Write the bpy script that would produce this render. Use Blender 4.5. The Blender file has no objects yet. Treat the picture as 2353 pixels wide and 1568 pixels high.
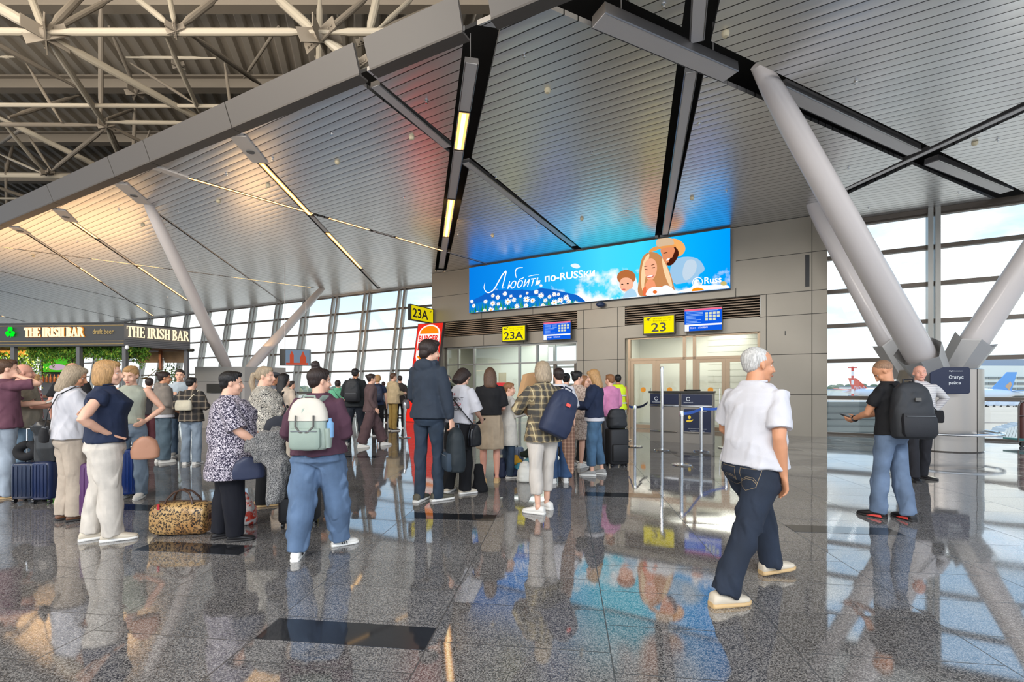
import bpy, bmesh, math, random
import numpy as np
from mathutils import Vector as V, Matrix as M4, noise
from math import sin, cos, pi, radians as R, sqrt, atan2, tan
random.seed(7)
SC = bpy.context.scene
COL = SC.collection
F, CX, HY, EYE, CZ = 1060.0, 1176.5, 888.0, 1.42, 6.25

# ---------------------------------------------------------------- camera, world, sun, added fills and lamps, exposure
cam = bpy.data.cameras.new('camera'); co = bpy.data.objects.new('camera', cam); COL.objects.link(co)
co.location = (0, 0, EYE); co.rotation_euler = (pi/2, 0, 0)
cam.sensor_width = 36; cam.lens = F/2353*36; cam.shift_y = (HY-784)/2353; cam.clip_end = 2000; cam.clip_start = .05
SC.camera = co
SC.view_settings.view_transform = 'Standard'; SC.view_settings.look = 'None'
SC.view_settings.exposure = 0.13; SC.view_settings.gamma = 1.0; SC.view_settings.use_curve_mapping = False

W = bpy.data.worlds.new('sky'); SC.world = W; W.use_nodes = True
nt = W.node_tree; nt.nodes.clear()
def N(nt, t, **k):
    n = nt.nodes.new(t)
    for a, b in k.items():
        if a == 'inp':
            for i, v in b.items(): n.inputs[i].default_value = v
        else: setattr(n, a, b)
    return n
tc = N(nt, 'ShaderNodeTexCoord'); sep = N(nt, 'ShaderNodeSeparateXYZ')
nt.links.new(tc.outputs['Generated'], sep.inputs[0])
ramp = N(nt, 'ShaderNodeValToRGB'); e = ramp.color_ramp.elements
e[0].position = 0.0; e[0].color = (.80, .86, .92, 1); e[1].position = .75; e[1].color = (.30, .50, .86, 1)
m = e.new(.28); m.color = (.42, .62, .88, 1)
m = e.new(.10); m.color = (.62, .76, .92, 1)
nt.links.new(sep.outputs[2], ramp.inputs[0])
dv = N(nt, 'ShaderNodeVectorMath', operation='MULTIPLY'); dv.inputs[1].default_value = (1, 1, 2.6)
nt.links.new(tc.outputs['Generated'], dv.inputs[0])
nz = N(nt, 'ShaderNodeTexNoise', inp={'Scale': 3.1, 'Detail': 7.0, 'Roughness': .55})
nt.links.new(dv.outputs[0], nz.inputs[0])
ad = N(nt, 'ShaderNodeMath', operation='MULTIPLY_ADD'); ad.inputs[1].default_value = -1.0; ad.inputs[2].default_value = .42
nt.links.new(sep.outputs[2], ad.inputs[0])
a2 = N(nt, 'ShaderNodeMath', operation='MULTIPLY_ADD'); a2.inputs[1].default_value = .55
nt.links.new(ad.outputs[0], a2.inputs[0]); nt.links.new(nz.outputs[0], a2.inputs[2])
cr = N(nt, 'ShaderNodeValToRGB'); cr.color_ramp.elements[0].position = .60; cr.color_ramp.elements[1].position = .72
nt.links.new(a2.outputs[0], cr.inputs[0])
nz2 = N(nt, 'ShaderNodeTexNoise', inp={'Scale': 5.0, 'Detail': 5.0}); nt.links.new(dv.outputs[0], nz2.inputs[0])
cc = N(nt, 'ShaderNodeValToRGB'); cc.color_ramp.elements[0].color = (.70, .74, .80, 1); cc.color_ramp.elements[1].color = (1, .99, .97, 1)
cc.color_ramp.elements[0].position = .35; cc.color_ramp.elements[1].position = .6
nt.links.new(nz2.outputs[0], cc.inputs[0])
mx = N(nt, 'ShaderNodeMixRGB'); nt.links.new(cr.outputs[0], mx.inputs[0]); nt.links.new(ramp.outputs[0], mx.inputs[1]); nt.links.new(cc.outputs[0], mx.inputs[2])
bg = N(nt, 'ShaderNodeBackground'); bg.inputs[1].default_value = 1.7
nt.links.new(mx.outputs[0], bg.inputs[0]); wo = N(nt, 'ShaderNodeOutputWorld'); nt.links.new(bg.outputs[0], wo.inputs[0])

sun = bpy.data.lights.new('sun', 'SUN'); so = bpy.data.objects.new('sun', sun); COL.objects.link(so)
sun.energy = 2.2; sun.angle = .01; sun.color = (1, .93, .82)
so.rotation_euler = V((-.78, -.62, -.72)).to_track_quat('-Z', 'Y').to_euler()

def area(name, loc, tgt, sx, sy, p, col=(1, 1, 1)):
    l = bpy.data.lights.new(name, 'AREA'); l.shape = 'RECTANGLE'; l.size = sx; l.size_y = sy; l.energy = p; l.color = col
    o = bpy.data.objects.new(name, l); COL.objects.link(o); o.location = loc
    o.rotation_euler = (V(tgt)-V(loc)).to_track_quat('-Z', 'Y').to_euler(); return o
# added fill lights, out of view, high behind and beside the camera
area('hall_fill_near', (-3, -7, 8.0), (-1, 5, 0), 9, 3, 1150, (1, .97, .92))
area('hall_fill_left', (-14, -2, 8.0), (-9, 9, 0), 7, 3, 950, (1, .93, .84))
area('hall_fill_right', (8, -7, 8.0), (5, 8, 1), 7, 3, 750, (.96, .97, 1))

area('deck_fill_up', (-8, 2.5, 6.0), (-9, 8, 11), 8, 2, 620, (1, .90, .78))  # upward fill added out of view to brighten deck and truss
area('shop_uplight', (-18.5, 19, 3.6), (-18.5, 19.3, 6), 7, 1.2, 330, (1, .58, .24))
area('shop_uplight', (-9.8, 17.5, 3.0), (-9.8, 17.6, 6), 1.6, 1.0, 50, (1, .58, .24))

# helpers
def P(x, y, D): return V(((x-CX)/F*D, D, EYE+(HY-y)/F*D))
def G(x, y, z=0):
    D = F*(z-EYE)/(HY-y); return V(((x-CX)/F*D, D, z))
def C(x, y, z=CZ): return G(x, y, z)
def tag(o, label=None, cat=None, group=None, kind=None):
    if label: o['label'] = label
    if cat: o['category'] = cat
    if group: o['group'] = group
    if kind: o['kind'] = kind
    return o
def empty(name, loc=(0, 0, 0), rz=0, label=None, cat=None, group=None, kind=None):
    o = bpy.data.objects.new(name, None); COL.objects.link(o); o.location = loc; o.rotation_euler = (0, 0, rz)
    o.empty_display_size = .1
    return tag(o, label, cat, group, kind)

_mats = {}
def mat(name, col=(.5, .5, .5), rough=.6, metal=0.0, emit=None, es=1.0, bump=0.0, bs=200.0, coat=0.0, ior=1.45, var=0.0, vs=20.0, sheen=0.0, alpha=1.0, aniso=0.0, stretch=(1, 1, 1)):
    if name in _mats: return _mats[name]
    m = bpy.data.materials.new(name); m.use_nodes = True; nt = m.node_tree; b = nt.nodes['Principled BSDF']
    b.inputs['Base Color'].default_value = (*col, 1); b.inputs['Roughness'].default_value = rough
    b.inputs['Metallic'].default_value = metal; b.inputs['IOR'].default_value = ior
    b.inputs['Coat Weight'].default_value = coat
    if sheen: b.inputs['Sheen Weight'].default_value = sheen
    if emit: b.inputs['Emission Color'].default_value = (*emit, 1); b.inputs['Emission Strength'].default_value = es
    m.diffuse_color = (*col, 1)
    if bump or var:
        tc = N(nt, 'ShaderNodeTexCoord'); mp = N(nt, 'ShaderNodeMapping'); mp.inputs['Scale'].default_value = stretch
        nt.links.new(tc.outputs['Object'], mp.inputs[0])
    if var:
        z = N(nt, 'ShaderNodeTexNoise', inp={'Scale': vs, 'Detail': 4.0}); nt.links.new(mp.outputs[0], z.inputs[0])
        r = N(nt, 'ShaderNodeValToRGB'); r.color_ramp.elements[0].position = .3; r.color_ramp.elements[1].position = .7
        r.color_ramp.elements[0].color = (*[c*(1-var) for c in col], 1); r.color_ramp.elements[1].color = (*[min(1, c*(1+var)) for c in col], 1)
        nt.links.new(z.outputs[0], r.inputs[0]); nt.links.new(r.outputs[0], b.inputs['Base Color'])
    if bump:
        z = N(nt, 'ShaderNodeTexNoise', inp={'Scale': bs, 'Detail': 3.0}); nt.links.new(mp.outputs[0], z.inputs[0])
        bp = N(nt, 'ShaderNodeBump'); bp.inputs['Strength'].default_value = bump; bp.inputs['Distance'].default_value = .004
        nt.links.new(z.outputs[0], bp.inputs['Height']); nt.links.new(bp.outputs[0], b.inputs['Normal'])
    _mats[name] = m; return m
def emis(name, col, s=1.0):
    if name in _mats: return _mats[name]
    m = bpy.data.materials.new(name); m.use_nodes = True; nt = m.node_tree; nt.nodes.clear()
    e = N(nt, 'ShaderNodeEmission'); e.inputs[0].default_value = (*col, 1); e.inputs[1].default_value = s
    o = N(nt, 'ShaderNodeOutputMaterial'); nt.links.new(e.outputs[0], o.inputs[0]); _mats[name] = m; return m
def cl(name, r, g, b, **k):   # cloth from display rgb 0-255
    gy = .3*r+.6*g+.1*b; ds = k.pop('ds', .14); c = [(((v+(gy-v)*ds)/255)**2.2)*.88 for v in (r, g, b)]
    k.setdefault('rough', .85); k.setdefault('bump', .25); k.setdefault('bs', 260); k.setdefault('var', .12); k.setdefault('vs', 9)
    return mat(name, tuple(c), **k)
def rgb(r, g, b): return tuple(((v/255)**2.2) for v in (r, g, b))

class MB:
    def __init__(s): s.v = []; s.f = []; s.m = []; s.mi = 0; s.mats = []
    def use(s, m):
        if m not in s.mats: s.mats.append(m)
        s.mi = s.mats.index(m); return s
    def add(s, vs, fs):
        n = len(s.v); s.v += [V(v) for v in vs]
        for f in fs: s.f.append([i+n for i in f]); s.m.append(s.mi)
        return s
    def box(s, c, size, rot=None, taper=None):
        a, b, d = size[0]/2, size[1]/2, size[2]/2; t = taper or 1
        vs = [V((x*a*(t if z > 0 else 1), y*b*(t if z > 0 else 1), z*d)) for x in (-1, 1) for y in (-1, 1) for z in (-1, 1)]
        if rot is not None:
            rot = rot if not isinstance(rot, (int, float)) else M4.Rotation(rot, 3, 'Z')
            vs = [rot @ v for v in vs]
        return s.add([v+V(c) for v in vs], [(0, 1, 3, 2), (4, 6, 7, 5), (0, 4, 5, 1), (2, 3, 7, 6), (0, 2, 6, 4), (1, 5, 7, 3)])
    def hexa(s, vs): return s.add(vs, [(0, 3, 2, 1), (4, 5, 6, 7), (0, 1, 5, 4), (1, 2, 6, 5), (2, 3, 7, 6), (3, 0, 4, 7)])
    def prism(s, poly, vec):  # poly: list of 3d points, extruded by vec
        n = len(poly); vec = V(vec)
        return s.add([V(p) for p in poly]+[V(p)+vec for p in poly], [tuple(range(n))[::-1], tuple(range(n, 2*n))]+[(i, (i+1) % n, (i+1) % n+n, i+n) for i in range(n)])
    def rbox(s, c, size, r=.02, rot=None, seg=3, axis=2):   # box rounded in plan (corners about one axis), chamfered on the caps
        dims = [size[i] for i in range(3) if i != axis]; h = size[axis]
        pts = []
        for k, (sx, sy) in enumerate([(1, 1), (-1, 1), (-1, -1), (1, -1)]):
            for i in range(seg+1):
                a = pi/2*k+pi/2*i/seg
                pts.append((sx*(dims[0]/2-r)+r*cos(a), sy*(dims[1]/2-r)+r*sin(a)))
        n = len(pts); rings = []
        q = min(r*.6, h*.25)
        for z, k in ((-h/2, q), (-h/2+q*.35, q*.3), (-h/2+q, 0), (h/2-q, 0), (h/2-q*.35, q*.3), (h/2, q)):
            rg = []
            for x, y in pts:
                x2 = x*(1-k/(dims[0]/2)); y2 = y*(1-k/(dims[1]/2)); v = [x2, y2]; v.insert(axis, z); rg.append(V(v))
            rings.append(rg)
        rm = None
        if rot is not None: rm = rot if not isinstance(rot, (int, float)) else M4.Rotation(rot, 3, 'Z')
        vs = [(rm @ v if rm is not None else v)+V(c) for rg in rings for v in rg]
        fs = [tuple(range(n))[::-1], tuple(range(5*n, 6*n))]
        for j in range(5): fs += [(j*n+i, j*n+(i+1) % n, (j+1)*n+(i+1) % n, (j+1)*n+i) for i in range(n)]
        return s.add(vs, fs)
    def rings(s, rings, cap=True, closed=False):
        n = len(rings[0]); vs = [v for r in rings for v in r]; fs = []
        for j in range(len(rings)-1): fs += [(j*n+i, j*n+(i+1) % n, (j+1)*n+(i+1) % n, (j+1)*n+i) for i in range(n)]
        if closed:
            j = len(rings)-1; fs += [(j*n+i, j*n+(i+1) % n, (i+1) % n, i) for i in range(n)]
        elif cap: fs += [tuple(range(n))[::-1], tuple(range((len(rings)-1)*n, len(rings)*n))]
        return s.add(vs, fs)
    def loft(s, secs, n=14, cap=True, sq=2.0):  # secs: (center, ax, ay) vectors
        rg = []
        for c, ax, ay in secs:
            r = []
            for i in range(n):
                a = 2*pi*i/n; x, y = cos(a), sin(a)
                if sq != 2:
                    x = math.copysign(abs(x)**(2/sq), x); y = math.copysign(abs(y)**(2/sq), y)
                r.append(V(c)+V(ax)*x+V(ay)*y)
            rg.append(r)
        return s.rings(rg, cap)
    def tube(s, pts, r, n=8, cap=True, round_ends=False, flat=1.0, up=(0, 0, 1), closed=False):
        pts = [V(p) for p in pts]; k = len(pts)
        rs = list(r) if hasattr(r, '__len__') else [r]*k
        if round_ends:
            d0 = (pts[0]-pts[1]).normalized(); d1 = (pts[-1]-pts[-2]).normalized()
            pts = [pts[0]+d0*rs[0]*.85]+[pts[0]+d0*rs[0]*.5]+pts+[pts[-1]+d1*rs[-1]*.5]+[pts[-1]+d1*rs[-1]*.85]
            rs = [rs[0]*.45, rs[0]*.85]+rs+[rs[-1]*.85, rs[-1]*.45]; k = len(pts)
        t = (pts[1]-pts[0]).normalized(); u = V(up)
        if abs(t.dot(u)) > .95: u = V((1, 0, 0)) if abs(t.x) < .9 else V((0, 1, 0))
        a = (u-t*u.dot(t)).normalized(); secs = []
        for i in range(k):
            if closed: t = (pts[(i+1) % k]-pts[i-1]).normalized()
            elif i == 0: t = (pts[1]-pts[0]).normalized()
            elif i == k-1: t = (pts[-1]-pts[-2]).normalized()
            else: t = ((pts[i+1]-pts[i]).normalized()+(pts[i]-pts[i-1]).normalized()); t = t.normalized() if t.length > 1e-6 else (pts[i+1]-pts[i]).normalized()
            a = (a-t*a.dot(t)).normalized(); b = t.cross(a)
            secs.append([pts[i]+a*(cos(2*pi*j/n)*rs[i]*flat)+b*(sin(2*pi*j/n)*rs[i]) for j in range(n)])
        return s.rings(secs, cap, closed)
    def bar(s, a, b, w, h, up=(0, 0, 1)):  # rectangular bar a->b, w across, h along up
        a, b = V(a), V(b); t = (b-a).normalized(); u = V(up); u = (u-t*u.dot(t)).normalized(); sd = t.cross(u)
        r = lambda p: [p-sd*w/2-u*h/2, p+sd*w/2-u*h/2, p+sd*w/2+u*h/2, p-sd*w/2+u*h/2]
        return s.rings([r(a), r(b)])
    def ell(s, c, r, rot=None, nu=14, nv=9):
        rr = r if hasattr(r, '__len__') else (r, r, r); vs = []; fs = []
        vs.append(V((0, 0, -rr[2])))
        for j in range(1, nv):
            p = -pi/2+pi*j/nv
            for i in range(nu):
                a = 2*pi*i/nu; vs.append(V((rr[0]*cos(p)*cos(a), rr[1]*cos(p)*sin(a), rr[2]*sin(p))))
        vs.append(V((0, 0, rr[2])))
        for i in range(nu): fs.append((0, 1+(i+1) % nu, 1+i))
        for j in range(nv-2):
            for i in range(nu): fs.append((1+j*nu+i, 1+j*nu+(i+1) % nu, 1+(j+1)*nu+(i+1) % nu, 1+(j+1)*nu+i))
        e = len(vs)-1
        for i in range(nu): fs.append((e, 1+(nv-2)*nu+i, 1+(nv-2)*nu+(i+1) % nu))
        if rot is not None: vs = [rot @ v for v in vs]
        return s.add([v+V(c) for v in vs], fs)
    def lathe(s, prof, c=(0, 0, 0), n=24):
        return s.rings([[V((r*cos(2*pi*i/n), r*sin(2*pi*i/n), z))+V(c) for i in range(n)] for r, z in prof])
    def xf(s, m, frm=0):
        for i in range(frm, len(s.v)): s.v[i] = m @ s.v[i]
        return s
    def build(s, name, m=None, parent=None, smooth=True, loc=None, ang=35):
        me = bpy.data.meshes.new(name); me.from_pydata([tuple(v) for v in s.v], [], s.f)
        if m is not None: me.materials.append(m)
        else:
            for x in s.mats: me.materials.append(x)
            me.polygons.foreach_set('material_index', s.m)
        me.validate(); bm = bmesh.new(); bm.from_mesh(me); bmesh.ops.recalc_face_normals(bm, faces=bm.faces)
        if smooth:
            for f in bm.faces: f.smooth = True
            ca = R(ang)
            for ed in bm.edges:
                if len(ed.link_faces) == 2 and ed.link_faces[0].normal.angle(ed.link_faces[1].normal, 0) > ca: ed.smooth = False
        bm.to_mesh(me); bm.free()
        o = bpy.data.objects.new(name, me); COL.objects.link(o)
        if parent: o.parent = parent
        if loc is not None: o.location = loc
        return o
def struct(name, mb, m=None, parent=None, smooth=False):
    o = mb.build(name, m, parent, smooth); o['kind'] = 'structure'; return o
def text(s, size, m, name='lettering', parent=None, origin=(0, 0, 0), xd=(1, 0, 0), yd=(0, 0, 1), depth=.004, shear=0, off=0, sx=1.0, align='LEFT', res=3):
    cu = bpy.data.curves.new('t', 'FONT'); cu.body = s; cu.size = size; cu.extrude = depth/2; cu.shear = shear; cu.offset = off; cu.align_x = align; cu.resolution_u = res
    o = bpy.data.objects.new('t', cu); COL.objects.link(o); dg = bpy.context.evaluated_depsgraph_get()
    me = bpy.data.meshes.new_from_object(o.evaluated_get(dg)); bpy.data.objects.remove(o)
    xd, yd = V(xd).normalized(), V(yd).normalized(); zd = xd.cross(yd)
    for v in me.vertices:
        c = v.co; v.co = V(origin)+xd*c.x*sx+yd*c.y+zd*(c.z+depth/2)
    me.materials.clear(); me.materials.append(m)
    o = bpy.data.objects.new(name, me); COL.objects.link(o)
    if parent: o.parent = parent
    return o

# gate wall frame: t along the wall to the left, d out into the hall
P0 = G(1901, 1005); UD = V((-.8704, .4923, 0)); ND = V((-.4923, -.8704, 0))
def Wp(t, d, z): return P0+UD*t+ND*d+V((0, 0, z))
def wt(x, d=0.0):
    k = (x-CX)/F; o = P0+ND*d
    return (k*o.y-o.x)/(UD.x-k*UD.y)
def wz(x, y, d=0.0):
    t = wt(x, d); D = (P0+UD*t+ND*d).y; return EYE+(HY-y)/F*D
def wbox(mb, t0, t1, d0, d1, z0, z1):
    a, b, c, d = Wp(t0, d0, 0), Wp(t1, d0, 0), Wp(t1, d1, 0), Wp(t0, d1, 0)
    z = lambda p, h: V((p.x, p.y, h))
    return mb.hexa([z(a, z0), z(b, z0), z(c, z0), z(d, z0), z(a, z1), z(b, z1), z(c, z1), z(d, z1)])
# ---------------------------------------------------------------- setting: floor
def math_node(nt, op, a, b=None, c=None):
    n = N(nt, 'ShaderNodeMath', operation=op)
    for i, x in enumerate((a, b, c)):
        if x is None: continue
        if hasattr(x, 'links') or hasattr(x, 'is_linked'): nt.links.new(x, n.inputs[i])
        else: n.inputs[i].default_value = x
    return n.outputs[0]
FA = V((.1162, .9932, 0)); FB = V((.9932, -.1162, 0))   # floor joints run along FA
def dotn(nt, pos, vec):
    d = N(nt, 'ShaderNodeVectorMath', operation='DOT_PRODUCT'); nt.links.new(pos, d.inputs[0]); d.inputs[1].default_value = tuple(vec)
    return d.outputs['Value']
def floor_mat():
    m = bpy.data.materials.new('polished_granite'); m.use_nodes = True; nt = m.node_tree; b = nt.nodes['Principled BSDF']
    g = N(nt, 'ShaderNodeNewGeometry'); pos = g.outputs['Position']
    u = math_node(nt, 'SUBTRACT', dotn(nt, pos, FB), .237); v = dotn(nt, pos, FA)
    col = math_node(nt, 'FLOOR', math_node(nt, 'DIVIDE', u, .99))
    fu = math_node(nt, 'ABSOLUTE', math_node(nt, 'SUBTRACT', math_node(nt, 'FRACT', math_node(nt, 'DIVIDE', u, .99)), .5))
    ju = math_node(nt, 'GREATER_THAN', fu, .4965)
    off = math_node(nt, 'MULTIPLY', math_node(nt, 'FRACT', math_node(nt, 'MULTIPLY', col, .37)), .46)
    vv = math_node(nt, 'DIVIDE', math_node(nt, 'ADD', v, off), .465)
    fv = math_node(nt, 'ABSOLUTE', math_node(nt, 'SUBTRACT', math_node(nt, 'FRACT', vv), .5))
    jv = math_node(nt, 'GREATER_THAN', fv, .494)
    j = math_node(nt, 'MAXIMUM', ju, jv)
    # tile tone
    cmb = N(nt, 'ShaderNodeCombineXYZ'); nt.links.new(col, cmb.inputs[0]); nt.links.new(math_node(nt, 'FLOOR', vv), cmb.inputs[1])
    wn = N(nt, 'ShaderNodeTexWhiteNoise'); nt.links.new(cmb.outputs[0], wn.inputs[0])
    vo = N(nt, 'ShaderNodeTexVoronoi', inp={'Scale': 190.0}); nt.links.new(pos, vo.inputs['Vector'])
    n1 = N(nt, 'ShaderNodeTexNoise', inp={'Scale': 130.0, 'Detail': 3.0, 'Roughness': .7}); nt.links.new(pos, n1.inputs['Vector'])
    sp = N(nt, 'ShaderNodeSeparateColor'); nt.links.new(vo.outputs['Color'], sp.inputs[0])
    s = math_node(nt, 'ADD', math_node(nt, 'MULTIPLY', sp.outputs[0], .6), math_node(nt, 'MULTIPLY', n1.outputs[0], .55))
    r = N(nt, 'ShaderNodeValToRGB'); nt.links.new(s, r.inputs[0]); e = r.color_ramp.elements
    e[0].position = .28; e[0].color = (.02, .02, .022, 1); e[1].position = .85; e[1].color = (.34, .325, .31, 1)
    k = e.new(.5); k.color = (.11, .105, .105, 1)
    hs = N(nt, 'ShaderNodeMixRGB', blend_type='MULTIPLY'); hs.inputs[0].default_value = 1
    nt.links.new(r.outputs[0], hs.inputs[1])
    tv = math_node(nt, 'MULTIPLY_ADD', wn.outputs[0], .22, .86); nt.links.new(tv, hs.inputs[2])
    mx = N(nt, 'ShaderNodeMixRGB'); nt.links.new(j, mx.inputs[0]); nt.links.new(hs.outputs[0], mx.inputs[1]); mx.inputs[2].default_value = (.02, .02, .02, 1)
    nt.links.new(mx.outputs[0], b.inputs['Base Color'])
    n2 = N(nt, 'ShaderNodeTexNoise', inp={'Scale': .9, 'Detail': 4.0}); nt.links.new(pos, n2.inputs['Vector'])
    nt.links.new(math_node(nt, 'ADD', math_node(nt, 'MULTIPLY_ADD', n2.outputs[0], .07, .015), math_node(nt, 'MULTIPLY', j, .4)), b.inputs['Roughness'])
    b.inputs['IOR'].default_value = 3.0
    # each slab lies a hair off level, so reflections break at the joints
    wn2 = N(nt, 'ShaderNodeTexWhiteNoise'); nt.links.new(cmb.outputs[0], wn2.inputs[0])
    sb = N(nt, 'ShaderNodeVectorMath', operation='SUBTRACT'); nt.links.new(wn2.outputs['Color'], sb.inputs[0]); sb.inputs[1].default_value = (.5, .5, .5)
    sc = N(nt, 'ShaderNodeVectorMath', operation='SCALE'); nt.links.new(sb.outputs[0], sc.inputs[0]); sc.inputs['Scale'].default_value = .006
    av = N(nt, 'ShaderNodeVectorMath', operation='ADD'); nt.links.new(sc.outputs[0], av.inputs[0]); nt.links.new(g.outputs['Normal'], av.inputs[1])
    nm = N(nt, 'ShaderNodeVectorMath', operation='NORMALIZE'); nt.links.new(av.outputs[0], nm.inputs[0]); nt.links.new(nm.outputs[0], b.inputs['Normal'])
    return m
FT = -22
q = MB()   # the hall floor ends at the glass: a polygon following both facades
LU = V((-.898, .44, 0)); LN = V((.44, .898, 0))       # left facade: direction away from the gate block, and outward
LT = V((-3.98, 21.97, 0)); LK = .15
def Lp(t, z, o=0): return LT+LU*t+LN*(o-LK*(CZ-z))+V((0, 0, z))
RD = -1.1
def Rp(t, z, o=0): return Wp(-t, RD-o, z)
fl = [Lp(62, 0, .2), Lp(-1.2, 0, .2), Rp(-14.2, 0, 2.9), Rp(0, 0, 2.9), Rp(0, 0, .15), Rp(16, 0, .15), V((26, -14, 0)), V((-62, -14, 0))]
q.prism([V((p.x, p.y, 0)) for p in fl], (0, 0, -.3)); struct('floor', q, floor_mat())
dark = mat('black_granite', (.018, .019, .022), .05, ior=1.8, bump=.0)
tn = [0]
def trim(mb, m, name=None, smooth=False):
    tn[0] += 1; return struct(name or 'trim_%d' % tn[0], mb, m, smooth=smooth)
for x, y in [(800, 1456), (452, 1260), (1045, 1188), (1465, 1139), (1955, 1219), (322, 1167), (1770, 1107), (1640, 1049), (1830, 1034), (800, 1050), (1400, 1066)]:
    p = G(x, y); u = math.floor((p.dot(FB)-.237)/.99)*.99+.237; v = p.dot(FA)
    a = FB*(u+.004)+FA*(v-.115); b2 = FB*(u+.986)+FA*(v-.115); w = FA*.23
    trim(MB().prism([a, b2, b2+w, a+w], (0, 0, .0015)), dark)

# ---------------------------------------------------------------- ceiling of metal slats
def slat_mat(name, direction, pitch=.185, tone=.72):
    m = bpy.data.materials.new(name); m.use_nodes = True; nt = m.node_tree; b = nt.nodes['Principled BSDF']
    g = N(nt, 'ShaderNodeNewGeometry'); pos = g.outputs['Position']
    d = V(direction).normalized(); nrm = V((-d.y, d.x, 0))
    u = math_node(nt, 'DIVIDE', dotn(nt, pos, nrm), pitch); fr = math_node(nt, 'FRACT', u)
    c = math_node(nt, 'ABSOLUTE', math_node(nt, 'SUBTRACT', fr, .5))
    gr = math_node(nt, 'GREATER_THAN', c, .455)
    wn = N(nt, 'ShaderNodeTexWhiteNoise', noise_dimensions='1D'); nt.links.new(math_node(nt, 'FLOOR', u), wn.inputs['W'])
    val = math_node(nt, 'MULTIPLY_ADD', wn.outputs[0], .05, tone)
    cb = N(nt, 'ShaderNodeCombineXYZ'); nt.links.new(val, cb.inputs[0]); nt.links.new(math_node(nt, 'MULTIPLY', val, 1.0), cb.inputs[1]); nt.links.new(math_node(nt, 'MULTIPLY', val, 1.01), cb.inputs[2])
    mx = N(nt, 'ShaderNodeMixRGB'); nt.links.new(gr, mx.inputs[0]); nt.links.new(cb.outputs[0], mx.inputs[1]); mx.inputs[2].default_value = (.012, .011, .010, 1)
    nt.links.new(mx.outputs[0], b.inputs['Base Color'])
    nt.links.new(math_node(nt, 'MULTIPLY', math_node(nt, 'SUBTRACT', 1.0, gr), .93), b.inputs['Metallic'])
    b.inputs['Roughness'].default_value = .30
    # cushioned, slightly dented sheet: stretches reflections across the slats
    n1 = N(nt, 'ShaderNodeTexNoise', inp={'Scale': .7, 'Detail': 2.0}); nt.links.new(pos, n1.inputs['Vector'])
    h = math_node(nt, 'ADD', math_node(nt, 'MULTIPLY', math_node(nt, 'MULTIPLY', c, c), -.010), math_node(nt, 'MULTIPLY', n1.outputs[0], .012))
    bp = N(nt, 'ShaderNodeBump'); bp.inputs['Strength'].default_value = 1; bp.inputs['Distance'].default_value = 1
    nt.links.new(h, bp.inputs['Height']); nt.links.new(bp.outputs[0], b.inputs['Normal'])
    return m
FD = V((.89, -.456, 0)).normalized(); FO = C(840, 165); FO.z = 0   # inner edge (fascia) of the low ceiling
# channels: end pixels on the ceiling, half width
CH = [((1110, 60), (1012, 625), .235), ((826, 170), (1332, 577), .15), ((1240, -40), (2352, 466), .27), ((1625, -60), (1520, 545), .21),
      ((2420, 215), (1912, 455), .20), ((598, 372), (872, 664), .10), ((428, 408), (1122, 607), .085), ((162, 507), (432, 692), .085),
      ((60, 535), (352, 727), .07), ((-60, 560), (722, 662), .07), ((338, 473), (652, 697), .05), ((-60, 610), (432, 722), .05),
      ((-60, 655), (292, 735), .05), ((-60, 712), (60, 740), .07)]
bm = bmesh.new()
pts = [FO-FD*56, FO+FD*14, FO+FD*14+V((14, 4, 0)), Rp(16, 0, .1), Rp(0, 0, .1), Rp(-15.2, 0, .3), Lp(-.8, CZ, .1), Lp(60, CZ, .1)]
bm.faces.new([bm.verts.new((p.x, p.y, CZ)) for p in pts])
bmesh.ops.triangulate(bm, faces=bm.faces[:])
def cut(p, n): bmesh.ops.bisect_plane(bm, geom=bm.verts[:]+bm.edges[:]+bm.faces[:], plane_co=p, plane_no=n)
rects = []
for a, b2, w in CH:
    A, B = C(*a), C(*b2); t = (B-A).normalized(); n = V((-t.y, t.x, 0)); rects.append((A, B, t, n, w))
    cut(A+n*w, n); cut(A-n*w, n); cut(A, t); cut(B, t)
dele = []
for f in bm.faces:
    c = f.calc_center_median()
    for A, B, t, n, w in rects:
        if abs((c-A).dot(n)) < w and 0 < (c-A).dot(t) < (B-A).length: dele.append(f); break
bmesh.ops.delete(bm, geom=dele, context='FACES')
r = bmesh.ops.extrude_face_region(bm, geom=bm.faces[:]); bmesh.ops.translate(bm, verts=[x for x in r['geom'] if isinstance(x, bmesh.types.BMVert)], vec=(0, 0, .07))
bmesh.ops.recalc_face_normals(bm, faces=bm.faces)
me = bpy.data.meshes.new('ceiling'); bm.to_mesh(me); bm.free(); me.materials.append(slat_mat('ceiling_slats', UD)); o = bpy.data.objects.new('ceiling', me); COL.objects.link(o); o['kind'] = 'structure'
plen = mat('plenum_dark', (.02, .019, .018), .9)
q = MB(); q.prism([V((p.x, p.y, CZ+.62)) for p in [pts[0]+V((.3, .6, 0)), pts[1]+V((.3, .6, 0))]+pts[2:]], (0, 0, .06)); struct('ceiling', q, plen)
for a, b2, nn in ((Rp(16, 0, .14), Rp(-15.2, 0, .34), ND), (Lp(-.8, CZ, .14), Lp(60, CZ, .14), LN)):
    q = MB(); a.z = b2.z = CZ+.35; q.bar(a, b2, .06, .62); struct('wall_ceiling_void', q, plen)
alu = mat('painted_aluminium', (.42, .41, .40), .38, .35); pale = mat('pale_trim', (.088, .080, .073), .5, .1); plate = mat('cover_plate', (.80, .74, .68), .5, .0)
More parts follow.
